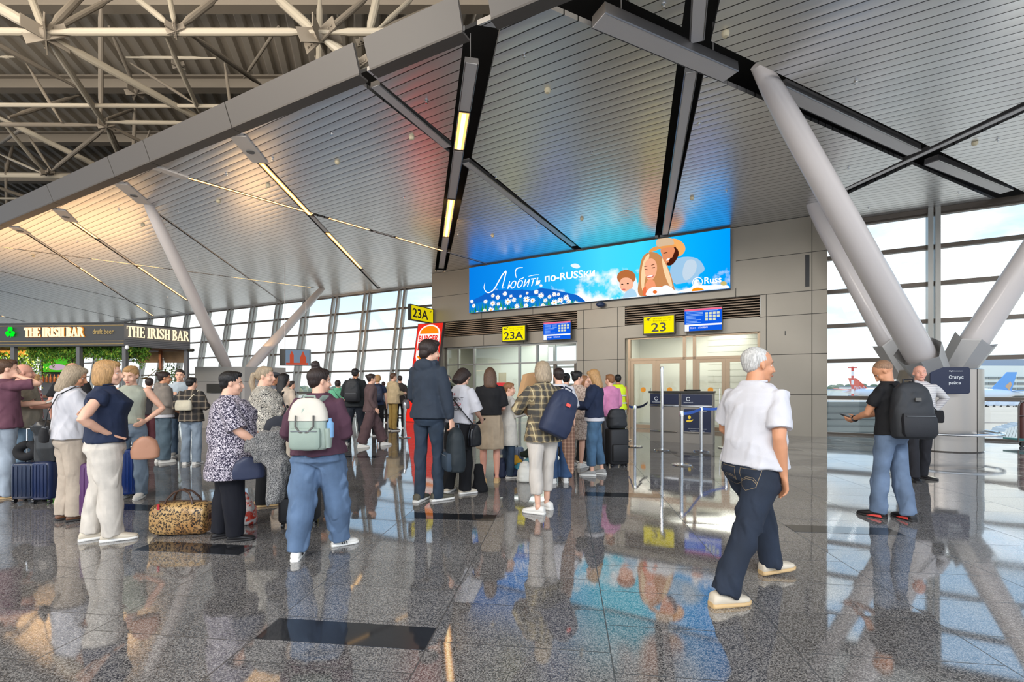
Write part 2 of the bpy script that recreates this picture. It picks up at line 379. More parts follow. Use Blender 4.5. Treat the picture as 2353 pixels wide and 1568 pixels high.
# fascia boards along the inner edge, one per bay
FP = [(-150, 570), (0, 515), (30, 503), (132, 465), (267, 405), (352, 372), (545, 297), (828, 168), (850, 160), (1068, 72)]
def fproj(x, y): p = C(x, y); return FO+FD*(p-FO).dot(FD)
fs = [fproj(*p) for p in FP]
bays = [(fs[0], fs[1]), (fs[1], fs[3]), (fs[3], fs[4]), (fs[4], fs[5]), (fs[5], fs[6]), (fs[6], fs[7]), (fs[8], fs[9]), (fproj(1125, 40), FO+FD*14)]
z = V((0, 0, 1)); FNn = V((-FD.y, FD.x, 0))     # towards the glass
if FNn.y < 0: FNn = -FNn
for a, b2 in bays:
    g2 = FD*.012; a = a+g2*1; b2 = b2-g2
    q = MB().use(pale)
    q.prism([a-FNn*.02+z*(CZ-.02), a-FNn*.16+z*(CZ+.38), a-FNn*.12+z*(CZ+.39), a+FNn*.03+z*(CZ-.02)], b2-a)
    q.prism([a-FNn*.03+z*(CZ-.035), a+FNn*.16+z*(CZ-.035), a+FNn*.16+z*(CZ-.003), a-FNn*.03+z*(CZ-.003)], b2-a)
    trim(q, pale)
# plain cover plates where the light lines meet the fascia
for (a, b2, w) in [((545, 310), (598, 372), .16), ((275, 420), (332, 467), .15), ((135, 481), (164, 508), .14), ((30, 520), (58, 535), .13), ((352, 383), (430, 409), .10)]:
    A, B = C(*a), C(*b2); q = MB().bar(A-z*.015, B-z*.015, w*2, .03); trim(q, plate)
    if w > .12:
        tag(MB().lathe([(.001, 0), (.075, 0), (.08, .012), (.001, .012)], n=20).build('ceiling_speaker', mat('grille', (.16, .16, .16), .6), loc=A.lerp(B, .55)-z*.043), 'round grey speaker in a ceiling cover plate by the fascia', 'speaker', 'round ceiling speakers')
# linear lights hanging in the channels
hous = mat('light_housing', (.30, .29, .29), .3, .7); dif = mat('unlit_diffuser', (.55, .53, .53), .35, .1); warm = emis('warm_tube', (1.0, .46, .14), 2.0)
warmc = emis('warm_tube_core', (1.0, .74, .36), 2.6)
def light(a, b2, w, lit, label, h=.10, drop=0.0, group=None):
    A, B = C(*a), C(*b2); t = (B-A).normalized(); n = V((-t.y, t.x, 0)); L = (B-A).length
    r = empty('linear_light', A+V((0, 0, drop)), 0, label, 'light', group)
    q = MB(); bt = B-A
    q.prism([n*-w+z*.012, n*-w*.9+z*h, n*w*.9+z*h, n*w+z*.012, n*(w-.012)+z*.0, n*(w-.012)+z*.02, n*-(w-.012)+z*.02, n*-(w-.012)+z*0], bt)
    q.build('housing', hous, r, False)
    q = MB(); ww = w-.022
    q.prism([n*-ww+z*.006, n*-ww+z*.018, n*ww+z*.018, n*ww+z*.006], bt); q.build('diffuser', warm if lit else dif, r, False)
    if lit:
        q = MB(); q.prism([n*-ww*.45+z*.002, n*-ww*.45+z*.0055, n*ww*.45+z*.0055, n*ww*.45+z*.002], bt); q.build('tube', warmc, r, False)
    for k in (.15, .85): MB().tube([A.lerp(B, k)-A+z*(h-.01), A.lerp(B, k)-A+z*(.6-drop)], .008, 6).build('hanger', hous, r, False)
    return r
def along(a, b2, segs, w, txt, **k):
    A, B = V((*a, 0)), V((*b2, 0))
    for i, (s, e, lit, lab) in enumerate(segs):
        p, q2 = C(*a).lerp(C(*b2), s), C(*a).lerp(C(*b2), e)
        # back to pixels
        px = lambda c: (CX+c.x/c.y*F, HY-(c.z-EYE)/c.y*F)
        light(px(p), px(q2), w, lit, txt % lab, **k)
def frac(a, b2, x):    # fraction along the 3d channel whose pixel x is x
    A, B = C(*a), C(*b2); k = (x-CX)/F; return (k*A.y-A.x)/((B.x-A.x)-k*(B.y-A.y))
def segs(a, b2, lst):
    f = (lambda yy: frac_y(a, b2, yy)); return [(f(s)+.002, f(e)-.002, l, n) for s, e, l, n in lst]
def frac_y(a, b2, y):
    A, B = C(*a), C(*b2); D = F*(CZ-EYE)/(HY-y); return (D-A.y)/(B.y-A.y)
a, b2 = (1084, 145), (1014, 618)
along(a, b2, segs(a, b2, [(145, 258, 0, 'upper dark piece nearest the gap in the fascia'), (260, 346, 1, 'upper of its two lit pieces'), (348, 458, 0, 'dark piece at the crossing'), (460, 545, 1, 'lower of its two lit pieces'), (547, 618, 0, 'short dark end piece beside the gate wall')]), .11, 'linear light in the wide steep channel, %s')
a, b2 = (862, 200), (1028, 340)
along(a, b2, [(0, 1, 0, 'between fascia and steep light line')], .10, 'unlit grey linear light in the slanting channel %s')
a, b2 = (1070, 376), (1318, 566)
along(a, b2, [(0, 1, 0, 'running down to the billboard')], .10, 'unlit grey linear light in the slanting channel %s')
light((1375, 28), (1678, 160), .15, 0, 'large unlit tube light in the widest channel, left of the big white strut', .16, -.12)
light((1790, 206), (2100, 350), .13, 0, 'large unlit tube light in the widest channel, between big strut and channel crossing', .14, -.03)
light((2140, 372), (2312, 440), .13, 0, 'large unlit tube light in the widest channel, right of the channel crossing', .14, -.03)
light((1612, -60), (1601, 98), .10, 0, 'unlit linear light entering the top of the picture above the channel junction')
light((1588, 168), (1528, 540), .10, 0, 'long unlit linear light running down to the right part of the billboard')
light((2400, 228), (1918, 448), .085, 0, 'thin unlit linear light crossing the wide channel by the right windows')
a, b2 = (600, 376), (870, 660)
along(a, b2, segs(a, b2, [(376, 496, 1, 'upper lit piece from the fascia plate'), (498, 534, 0, 'short dark piece at the crossing'), (536, 618, 1, 'lower lit piece'), (620, 660, 0, 'dark end at the window wall')]), .075, 'linear light from the fascia plate to the windows, %s')
a, b2 = (430, 409), (1121, 606.5)
along(a, b2, segs(a, b2, [(409, 492, 1, 'lit first piece'), (502, 529, 1, 'lit piece just past the crossing'), (531, 545, 0, 'dark piece before its last lit one'), (546, 577, 1, 'last lit piece'), (580, 606, 0, 'dark end over the gate sign')]), .062, 'shallow slanting linear light above the left windows, %s')
a, b2 = (164, 508), (431, 691)
along(a, b2, segs(a, b2, [(508, 549, 1, 'lit first piece'), (551, 612, 0, 'dark middle'), (614, 690, 1, 'lit last piece')]), .062, 'linear light left of the slim white strut, %s')
a, b2 = (62, 536), (351, 726)
along(a, b2, segs(a, b2, [(536, 614, 0, 'dark first piece'), (616, 648, 1, 'lit middle'), (650, 700, 0, 'dark piece'), (702, 726, 1, 'lit end')]), .05, 'second linear light from the left edge, %s')
a, b2 = (-60, 560), (721, 661.8)
along(a, b2, segs(a, b2, [(564, 572, 1, 'lit piece at the left edge'), (574, 594, 0, 'dark piece'), (595, 617, 1, 'lit piece left of the slim strut'), (619, 635, 0, 'dark piece behind the strut'), (637, 661, 1, 'lit end by the far strut')]), .05, 'shallow linear light crossing low over the left hall, %s')
light((340, 474), (650, 696), .035, 0, 'thin unlit linear light running from strut top to window wall')
light((-40, 700), (30, 741), .06, 1, 'short lit linear light above the bar sign at the left edge')
# sprinklers and detectors
sprk = mat('chrome', (.75, .75, .75), .15, 1.0); ivory = mat('ivory_plastic', rgb(225, 212, 178), .45)
sp0 = None
for x, y in [(1205, 126), (1360, 350), (1607, 282), (1967, 186), (1950, 385), (1525, 10), (1140, 405), (1440, 485), (1669, 438), (1234, 522), (1996, 477), (2293, 320), (2203, 443), (980, 230), (762, 305), (626, 362), (410, 486), (858, 502), (520, 397), (273, 481), (178, 554), (928, 453), (598, 533), (805, 610), (386, 683), (455, 590), (1052, 540)]:
    c = C(x, y)
    q = MB().lathe([(.001, 0), (.032, 0), (.032, -.006), (.008, -.010), (.008, -.045), (.028, -.048), (.028, -.052), (.001, -.054)], n=12) if sp0 is None else None
    if q: sp0 = tag(q.build('sprinkler_head', sprk, loc=c-z*.001), 'small chrome sprinkler head hanging from the slatted metal ceiling', 'sprinkler', 'ceiling sprinklers')
    else: o = sp0.copy(); COL.objects.link(o); o.location = c-z*.001
sd0 = None
for x, y in [(1258, 205), (1667, 74), (946, 314), (775, 371), (1337, 502), (1590, 454), (1132, 541), (1890, 397), (2240, 327), (502, 461), (616, 425), (76, 587), (328, 516)]:
    c = C(x, y)
    if sd0 is None:
        sd0 = tag(MB().lathe([(.001, 0), (.05, 0), (.052, -.02), (.044, -.048), (.03, -.062), (.001, -.064)], n=18).build('smoke_detector', ivory, loc=c-z*.001), 'round ivory smoke detector under the slatted metal ceiling', 'smoke detector', 'ceiling smoke detectors')
    else: o = sd0.copy(); COL.objects.link(o); o.location = c-z*.001

# ---------------------------------------------------------------- high roof: corrugated deck, beams and space truss
steel = mat('truss_paint', rgb(168, 158, 140), .45, bump=.1, bs=30); steel2 = mat('truss_dusty', rgb(128, 118, 104), .7, bump=.2, bs=30)
DZ = 10.9
dk = V((-.31, .951, 0)); dn = V((.951, .31, 0)); q = MB(); i = 0
prof = []
for i in range(-75, 46):
    b0 = i*.42
    for du, h in ((0, 0), (.06, .13), (.20, .13), (.26, 0)): prof.append((b0+du, h))
def dend(u):   # the high roof stops a little past the fascia
    p = dn*u; w = FO+V((.456, .89, 0))*10; nn = V((.456, .89, 0)); return (w-p).dot(nn)/dk.dot(nn)
n0 = len(prof); A = [dn*u+dk*-9+z*(DZ+h) for u, h in prof]; B = [dn*u+dk*max(-8.9, dend(u))+z*(DZ+h) for u, h in prof]
q.add(A+B, [(i, i+1, n0+i+1, n0+i) for i in range(n0-1)]); struct('ceiling', q, mat('roof_deck', rgb(182, 172, 156), .6, .05))
q = MB(); q.add([p+z*.3 for p in (A[0], A[-1], B[-1], B[0])], [(0, 1, 2, 3)]); struct('ceiling', q, plen)
q = MB(); w_ = FO+V((.456, .89, 0))*10; q.prism([w_-FD*36+z*(CZ+.6), w_+FD*16+z*(CZ+.6), w_+FD*16+z*(DZ+.3), w_-FD*36+z*(DZ+.3)], (.03, .05, 0)); struct('wall_sky_block', q, plen)  # unseen wall added to keep sky light out of the roof void
def beamx(y, zt, h=.35):
    D = F*(zt-EYE)/(HY-y); q = MB().use(steel2)
    e = FO.x+10/.456*1-(D-FO.y)*.89/.456
    for zz, ww, hh in ((zt, .28, .04), (zt+h, .28, .04), (zt+h/2, .03, h)): q.box(((e-30)/2, D, zz+0), (e+30, ww, hh))
    trim(q, steel2)
for y, zt in ((20, 10.3), (207, 10.3), (330, 10.3), (418, 10.3)): beamx(y, zt)
def T(x, y, zt): return G(x, y, zt)
NB = 7.9
tr = empty('roof_truss', T(100, 78, NB), 0, 'grey steel space truss of tubes and bolted nodes under the corrugated roof', 'truss'); tr0 = tr.location.copy()
def mem(a, b2, r, m=steel, name='tube', ov=0):
    A, B = T(*a)-tr0, T(*b2)-tr0; L = (B-A).length; t = (B-A)/L; e = min(.35, L*.15)
    q = MB().tube([A, A+t*e, A+t*(e+.18), B-t*(e+.18), B-t*e, B], [r*.42, r*.48, r*.76, r*.76, r*.48, r*.42], 10); q.build(name, m, tr)
def gus(p, s, a):   # bolted gusset plates at a node
    c = T(*p)-tr0; q = MB()
    for k in range(3):
        an = a+k*pi/3
        q.box(c, (s*1.7, .025, s*.55), M4.Rotation(an, 3, 'Z') @ M4.Rotation(.35*(k-1), 3, 'Y'))
        for sx in (-1, 1):
            for j in (0, 1, 2):
                q.ell(c+M4.Rotation(an, 3, 'Z') @ (M4.Rotation(.35*(k-1), 3, 'Y') @ V((sx*s*(.35+.16*j), .02, -.04))), .022, nu=6, nv=4)
    q.ell(c, s*.26); q.build('node', steel2, tr)
b = NB
for A_, B_, r, m_ in [((-120, 72, b), (100, 74, b), .085, steel), ((100, 74, b), (735, 74, b), .085, steel), ((735, 74, b), (1300, 74, b), .085, steel),
    ((-140, -60, 9.0), (100, 76, b), .13, steel), ((58, -40, 9.4), (105, 80, b), .085, steel), ((105, 80, b), (244, 290, b), .085, steel), ((244, 290, b), (290, 395, b), .08, steel),
    ((105, 80, b), (492, 292, b), .10, steel), ((232, -20, 10.2), (232, 282, b), .07, steel2), ((250, 60, 10.2), (312, 205, 9.6), .06, steel2),
    ((300, -15, 9.2), (395, 62, b), .075, steel), ((385, -30, 9.6), (403, 66, b), .06, steel), ((505, -10, 9.4), (408, 66, b), .08, steel2),
    ((205, -30, 9.8), (110, 70, b), .09, steel2), ((110, 75, b), (260, -5, 9.8), .07, steel2), ((620, -20, 9.2), (735, 84, b), .12, steel), ((735, -20, 9.9), (733, 190, 7.6), .085, steel), ((735, 84, b), (860, 175, 7.4), .13, steel),
    ((860, -20, 9.7), (742, 80, b), .07, steel2), ((872, -30, 9.4), (844, 92, 8.2), .10, steel), ((960, -15, 9.8), (868, 68, 8.2), .06, steel), ((1010, 10, 10), (870, 70, 8.2), .06, steel2), ((844, 92, 8.2), (1000, 120, 7.4), .05, steel2), ((1068, 90, 7.6), (1120, 150, 7.2), .06, steel),
    ((290, 132, 9.6), (496, 134, 9.6), .05, steel), ((436, 78, b), (600, 195, 9.3), .075, steel2), ((516, 145, 9.6), (532, 262, 8.2), .05, steel2), ((380, 82, b), (466, 274, b), .06, steel),
    ((300, 145, 9.6), (450, 240, 8.2), .045, steel2), ((-80, 62, 9.5), (175, 200, 9.6), .085, steel2), ((0, 131, 9.6), (35, 131, 9.6), .05, steel), ((60, 145, 9.6), (142, 282, b), .05, steel2),
    ((-60, 241, b), (600, 245, b), .06, steel), ((-40, 286, b), (230, 288, b), .07, steel2), ((244, 281, b), (452, 283, b), .065, steel), ((250, 288, b), (372, 350, b), .06, steel2), ((252, 292, b), (292, 388, b), .05, steel2),
    ((-20, 262, 8.4), (262, 400, b), .10, steel), ((8, 284, 8.4), (102, 396, b), .07, steel), ((60, 305, 9), (118, 392, b), .05, steel2), ((0, 355, 9), (92, 396, b), .05, steel), ((-120, 402, b), (262, 406, b), .11, steel),
    ((240, 296, b), (120, 392, b), .07, steel2), ((30, 335, 10), (12, 400, b), .06, steel2), ((12, 375, 9.6), (16, 490, 8), .055, steel2), ((135, 410, b), (160, 455, 8.2), .05, steel2), ((-30, 422, 8.2), (118, 474, 8.0), .08, steel2),
    ((0, 330, 10), (60, 290, 8.4), .06, steel2), ((310, 240, 9.8), (306, 372, 8), .06, steel2), ((310, 250, 9.8), (240, 276, b), .05, steel2), ((344, 300, 8.6), (320, 378, 8), .05, steel2), ((440, 300, 8), (376, 350, 8), .06, steel2), ((606, 232, 8.2), (470, 288, b), .07, steel2), ((-30, 456, 8), (150, 458, 8), .05, steel), ((20, 270, b), (180, 220, 9.8), .07, steel2), ((600, 195, 9.3), (700, 225, 8.4), .05, steel2), ((725, 130, 8.6), (760, 200, 7.6), .06, steel2), ((640, 60, 10.2), (560, 180, 10.2), .05, steel2)]:
    mem(A_, B_, r, m_)
for p, s, a in [((105, 78, b), .42, .2), ((735, 82, b), .46, .6), ((844, 92, 8.2), .26, 1.1), ((403, 66, b), .2, 0), ((244, 287, b), .22, .3), ((492, 290, b), .34, .8), ((262, 402, b), .34, .1), ((108, 396, b), .22, 1.4), ((312, 210, 9.6), .3, .4), ((410, 150, 10.2), .2, 0), ((820, 150, 7.5), .3, .7), ((14, 486, 8), .3, 0), ((640, 215, 9), .3, .5)]: gus(p, s, a)

# ---------------------------------------------------------------- struts carrying the roof
strutm = mat('strut_paint', rgb(205, 198, 195), .35, coat=.2); brushed = mat('brushed_steel', (.38, .35, .32), .28, .9, bump=.1, bs=60, stretch=(1, 1, 30)); 
def cigar(name_lab, A, B, r0, r1, sleeve=True, cat='column'):
    r = empty('roof_strut', A, 0, name_lab, cat); L = (B-A).length; t = (B-A).normalized()
    prof = [(0, .62), (.04, .8), (.10, .97), (.2, 1), (.85, 1), (.94, .9), (1, .7)]
    MB().tube([t*L*k for k, s in prof], [(r0+(r1-r0)*k)*s for k, s in prof], 28).build('tube', strutm, r)
    if sleeve:
        q = MB(); sd = t.cross(V((0, 0, 1))).normalized(); up = sd.cross(t)
        rg = []
        for l, o_ in ((.02, 1.0), (.80, 1.22), (.83, 1.22)): rg.append([t*(l+(.10 if i % 2 else 0)*(l > .1))+sd*cos(pi/4*i+.39)*r0*o_*1.12+up*sin(pi/4*i+.39)*r0*o_*1.12 for i in range(8)])
        rg.append([t*.6+sd*cos(pi/4*i+.39)*r0*1.02+up*sin(pi/4*i+.39)*r0*1.02 for i in range(8)]); q.rings(rg)
        q.build('base_plate', alu, r, False)
    return r
pc = V((9.75, 10.55, 0))
pr = .74
q = empty('column_pedestal', pc, 0, 'round brushed steel column base by the right windows, tubular bumper rail around it', 'pedestal')
MB().lathe([(pr-.02, 0), (pr, .02), (pr, 1.78), (pr-.02, 1.80), (.01, 1.80)], n=48).build('drum', brushed, q)
MB().tube([V((cos(a), sin(a), 0))*(pr+.30)+z*.40 for a in [2*pi*i/40 for i in range(40)]], .03, 10, closed=True).build('bumper_rail', sprk, q)
for a in (.4, 1.9, 3.6, 5.1): MB().tube([V((cos(a), sin(a), 0))*(pr-.02)+z*.40, V((cos(a), sin(a), 0))*(pr+.30)+z*.40], .02, 8).build('rail_bracket', sprk, q)
s2 = MB()
for a in (-1.35, -2.4, -.2): s2.box((cos(a)*pr, sin(a)*pr, .9), (.008, .006, 1.78), M4.Rotation(a+pi/2, 3, 'Z'))
s2.build('panel_joint', plen, q, False)
pt = pc+z*1.76
cigar('thickest white strut rising up left from the steel column base', pt+V((-.38, -.25, -.1)), C(1742, 183)+z*.25, .30, .17)
cigar('white strut behind the thick one, reaching the gate wall top', pt+V((-.40, .34, -.1)), C(1862, 472)+z*.1, .25, .17)
cigar('white strut rising up right out of the picture', pt+V((.30, 0, -.1)), C(2570, 300)+z*.2, .28, .19)
LB = P(548, 846, 16.8)
cigar('slim white strut leaning up left to the ceiling edge', LB+V((-.35, 0, -.1)), C(336, 468)+z*.1, .20, .14, False)
cigar('slim white strut leaning up right to the left window wall', LB+V((.25, .1, -.1)), C(742, 664)+z*.05, .20, .15, False)

# ---------------------------------------------------------------- glass facades
mul = mat('facade_metal', rgb(150, 148, 142), .35, .6); mul2 = mat('facade_dark', rgb(92, 84, 76), .4, .5)
def glass_mat():
    m = bpy.data.materials.new('window_glass'); m.use_nodes = True; nt = m.node_tree; nt.nodes.clear()
    t = N(nt, 'ShaderNodeBsdfTransparent'); t.inputs[0].default_value = (.93, .96, .95, 1); g = N(nt, 'ShaderNodeBsdfGlossy'); g.inputs['Roughness'].default_value = .01
    lw = N(nt, 'ShaderNodeLayerWeight'); f = N(nt, 'ShaderNodeMath', operation='MULTIPLY_ADD'); nt.links.new(math_node(nt, 'POWER', lw.outputs['Facing'], 5.0), f.inputs[0]); f.inputs[1].default_value = .5; f.inputs[2].default_value = .03; mx = N(nt, 'ShaderNodeMixShader'); o = N(nt, 'ShaderNodeOutputMaterial')
    nt.links.new(f.outputs[0], mx.inputs[0]); nt.links.new(t.outputs[0], mx.inputs[1]); nt.links.new(g.outputs[0], mx.inputs[2]); nt.links.new(mx.outputs[0], o.inputs[0]); return m
glass = glass_mat()
LV = [1.08, 2.17, 3.2, 4.22, 5.22]
w1 = empty('window_1', Lp(8, 0), 0, kind='structure'); w2 = empty('window_2', Rp(4, 0), 0, kind='structure')
def wpart(w, name, mb, m): mb.xf(M4.Translation(-w.location)); return mb.build(name, m, w, False)
for k in range(-1, 26):
    t = 1.34+2.235*k
    if t < -1: continue
    for dt in (0, .33):
        q = MB(); a, b2 = Lp(t+dt, 0), Lp(t+dt, CZ)
        q.bar(a-LN*.02, b2-LN*.02, .13, .16, LN); wpart(w1, 'mullion', q, mul)
for zz in LV+[.06, CZ-.07]:
    q = MB(); q.bar(Lp(-1.2, zz), Lp(60, zz), .10, .09, z); wpart(w1, 'transom', q, mul2)
for k in range(0, 25):
    t = 1.34+2.235*k+.165; q = MB().prism([Lp(t, .05, .05), Lp(t+2.2, .05, .05), Lp(t+2.2, CZ, .05), Lp(t, CZ, .05)], LN*.012); wpart(w1, 'pane', q, glass)
q = MB().prism([Lp(-1.2, .05, .05), Lp(1.4, .05, .05), Lp(1.4, CZ, .05), Lp(-1.2, CZ, .05)], LN*.012); wpart(w1, 'pane', q, glass)
k2 = (2122-CX)/F; o_ = Rp(0, 0); t2 = -(k2*o_.y-o_.x)/((-UD.x)*-1*-1*-1-0) if False else None
for tm in (2.45, 8.1, 13.5):
    for dt, w in ((-.06, .10), (.09, .13)):
        q = MB(); q.bar(Rp(tm+dt, 0, -.10), Rp(tm+dt, CZ, -.10), .11, .24, ND); wpart(w2, 'mullion', q, mul)
for zz, h in [(.03, .06), (1.08, .11), (2.17, .11), (3.2, .11), (4.22, .11), (5.22, .11), (CZ-.09, .16)]:
    q = MB(); q.bar(Rp(-.2, zz), Rp(15, zz), .16, h, z); wpart(w2, 'transom', q, mul2)
for t in (0, 2.45, 8.1, 13.5):
    e_ = {0: 2.45, 2.45: 8.1, 8.1: 13.5, 13.5: 15}[t]
    q = MB().prism([Rp(t, .05, .05), Rp(e_, .05, .05), Rp(e_, CZ, .05), Rp(t, CZ, .05)], -ND*.012); wpart(w2, 'pane', q, glass)
q = MB(); q.bar(Lp(-1.2, CZ-.02, -.05), Lp(60, CZ-.02, -.05), .1, .1); trim(q, mul)
q = MB(); q.bar(Rp(-.2, CZ-.06, -.1), Rp(15, CZ-.06, -.1), .12, .14); trim(q, mul2)

# ---------------------------------------------------------------- gate block
wallm = mat('wall_panels', rgb(146, 139, 127), .42, .35, bump=.05, bs=40, var=.04, vs=.8); joint = mat('panel_joint', (.03, .028, .025), .8)
inner = mat('vestibule_white', rgb(228, 226, 214), .6); louv = mat('louvre_dark', rgb(158, 138, 118), .5, .2); louvb = mat('louvre_back', (.02, .018, .016), .9)
bronze = mat('bronze_frame', rgb(150, 130, 108), .35, .6)
BD = -2.9
q = MB().use(wallm)
wbox(q, 0, 1.65, -.35, 0, 0, 6.24); wbox(q, 5.70, 7.42, -.35, 0, 0, 4.12); wbox(q, 13.42, 14.05, -.35, 0, 0, 4.12)
wbox(q, 1.65, 14.05, -.35, 0, 4.12, 6.24); wbox(q, 1.65, 5.70, -.35, 0, 3.05, 3.48); wbox(q, 7.42, 13.42, -.35, 0, 3.05, 3.48)
wbox(q, 0, .3, BD, -.352, 0, 6.24); wbox(q, 13.75, 14.05, BD, -.352, 0, 6.24)
q.use(joint)
def jh(t0, t1, zz): wbox(q, t0, t1, -.004, .003, zz-.008, zz+.008)
def jv(t, z0, z1): wbox(q, t-.008, t+.008, -.004, .003, z0, z1)
jh(0, 14.05, 4.13); jh(0, 2.3, 5.22); jh(12.2, 14.05, 5.22)
for zz in (1.18, 2.34, 3.47): jh(0, 1.65, zz); jh(5.7, 7.42, zz)
jv(.36, 0, 6.2); jv(1.49, 0, 4.12); jv(5.95, 0, 4.12); jv(7.18, 0, 4.12)
for t in (2.3, 4.6, 6.9, 9.2, 11.5): jv(t, 4.12, 4.4)
for t in (9.6, 11.4, 3.7): jv(t, 3.05, 3.48)
wl = struct('wall_back', q)
for i, (t0, t1) in enumerate(((1.66, 5.69), (7.43, 13.41))):
    q = MB().use(louvb); wbox(q, t0, t1, -.30, -.22, 3.48, 4.12); q.use(louv)
    for k in range(8):
        zz = 3.51+k*.078
        a = [Wp(t0, -.16, zz+.045), Wp(t0, .0, zz), Wp(t0, .0, zz+.022), Wp(t0, -.16, zz+.067)]; q.prism(a, UD*(t1-t0))
    o = q.build('louvre_vent', None, None, False)
    tag(o, 'long dark louvre grille over ' + ('the gate 23 doors' if i == 0 else 'the gate 23A glazing'), 'vent')
# black slot in the wall by the column
q = MB(); wbox(q, .42, .52, .0, .02, 4.25, 5.15); tag(q.build('wall_slot', mat('black_plastic', (.012, .012, .013), .4), None, False), 'narrow black vertical strip on the beige wall right of the billboard', 'wall fitting')
q = MB(); wbox(q, 1.0, 1.02, 0, .02, 2.9, 3.02); tag(q.build('wall_hook', mat('black_plastic'), None, False), 'tiny dark fitting low on the plain beige wall panel', 'wall fitting')
# vestibule behind the doors
q = MB().use(inner)
wbox(q, .3, 5.9, BD, BD+.1, 0, 3.6); wbox(q, 5.9, 6.0, BD, -.35, 0, 3.6); wbox(q, .3, 14, BD-.0, -.36, 3.5, 3.6)
wbox(q, 9.9, 13.7, BD, BD+.1, 0, 3.5)
struct('wall_vestibule', q)
q = MB(); wbox(q, 8.2, 9.9, -1.9, -1.82, 0, 3.5) if False else None
area('vestibule_lamp', Wp(3.6, -1.6, 3.4), Wp(3.6, -1.6, 0), 3.5, 1.2, 75, (1, .95, .85)); area('vestibule_lamp', Wp(11, -1.6, 3.4), Wp(11, -1.6, 0), 4, 1.2, 70, (.93, 1, .97))
q = MB().use(inner)
for k in range(14): wbox(q, .4, 3.4, BD+.1, BD+.12, .25+k*.22, .25+k*.22+.20)
struct('trim_panelling', q)
area('linear_light_boost', C(1030, 500)-z*.15, Wp(13.3, 0, 4.6), .25, 1.0, 45, (1, .58, .22))  # extra warm light added at the lit strip to tint the gate wall
# glazing and doors of gate 23
def frame(mb, t0, t1, z0, z1, w=.07, d0=-.22, d1=-.12):
    wbox(mb, t0, t0+w, d0, d1, z0, z1); wbox(mb, t1-w, t1, d0, d1, z0, z1); wbox(mb, t0+w, t1-w, d0, d1, z1-w, z1); 
    return mb
q = MB().use(bronze)
for t in (5.58, 3.80, 3.50, 1.68): wbox(q, t-.045, t+.045, -.24, -.10, 0, 3.05)
wbox(q, 1.68, 5.62, -.24, -.10, 3.0, 3.055); wbox(q, 1.68, 5.62, -.24, -.10, 2.28, 2.36)
w3 = q.build('door_1', bronze, None, False); w3['kind'] = 'structure'
q = MB()
for t0, t1 in ((1.72, 3.46), (3.54, 3.76), (3.84, 5.54)): wbox(q, t0, t1, -.17, -.16, 2.36, 3.0)
q.build('transom_glass', glass, w3, False)
q = MB(); wbox(q, 3.54, 3.76, -.17, -.16, 0, 2.28); q.build('side_glass', glass, w3, False)
org = mat('orange_dot', rgb(236, 150, 20), .5)
for t0, t1 in ((1.72, 2.585), (2.595, 3.46), (3.84, 4.685), (4.695, 5.54)):
    q = MB(); frame(q, t0, t1, .01, 2.28, .11, -.22, -.12); wbox(q, t0+.11, t1-.11, -.22, -.12, .01, .13); lf = q.build('door_leaf', bronze, w3, False)
    q = MB(); wbox(q, t0+.11, t1-.11, -.175, -.165, .13, 2.17); q.build('pane', glass, lf, False)
    q = MB(); tm = (t0+t1)/2; c = Wp(tm, -.155, 1.30); ax = UD*.085; q.loft([(c, ax, z*.085), (c+ND*.006, ax, z*.085)], 20); q.build('warning_dot', org, lf, False)
    q = MB(); e_ = t1-.16 if (t0 in (1.72, 3.84)) else t0+.16; q.tube([Wp(e_, -.08, .85), Wp(e_, -.08, 1.35)], .014, 8); q.build('door_handle', sprk, lf)
# glazing of gate 23A
q = MB().use(mul)
for t, w in ((13.36, .09), (12.75, .07), (11.96, .07), (9.86, .07), (9.1, .08), (7.47, .09)): wbox(q, t-w/2, t+w/2, -.24, -.12, 0, 3.05)
wbox(q, 7.45, 13.4, -.24, -.12, 2.98, 3.055); wbox(q, 9.12, 13.4, -.24, -.12, 2.29, 2.34); wbox(q, 7.45, 9.12, -.24, -.12, 2.22, 2.36)
q.use(mul2); wbox(q, 9.0, 9.1, -.2, -.1, 0, 2.25); wbox(q, 8.28, 8.4, -.2, -.1, 0, 2.25); wbox(q, 7.5, 7.58, -.2, -.1, 0, 2.25)
w4 = q.build('window_3', None, None, False); w4['kind'] = 'structure'
q = MB()
for t0, t1 in ((7.5, 9.06), (9.14, 9.82), (9.9, 11.92), (12, 12.7), (12.8, 13.3)): wbox(q, t0, t1, -.185, -.175, .05, 2.95)
q.build('pane', glass, w4, False)
# outer glazing seen through gate 23A
q = MB().use(mul)
for t in (6.2, 7.4, 8.3, 9.6): wbox(q, t-.05, t+.05, BD-.1, BD+.06, 0, 3.5)
for zz in (.05, .75, 1.5, 2.25, 3.2): wbox(q, 6.1, 9.9, BD-.08, BD+.03, zz-.04, zz+.04)
w5 = q.build('window_4', None, None, False); w5['kind'] = 'structure'
q = MB(); wbox(q, 6.1, 9.9, BD-.03, BD-.02, 0, 3.4); q.build('pane', glass, w5, False)
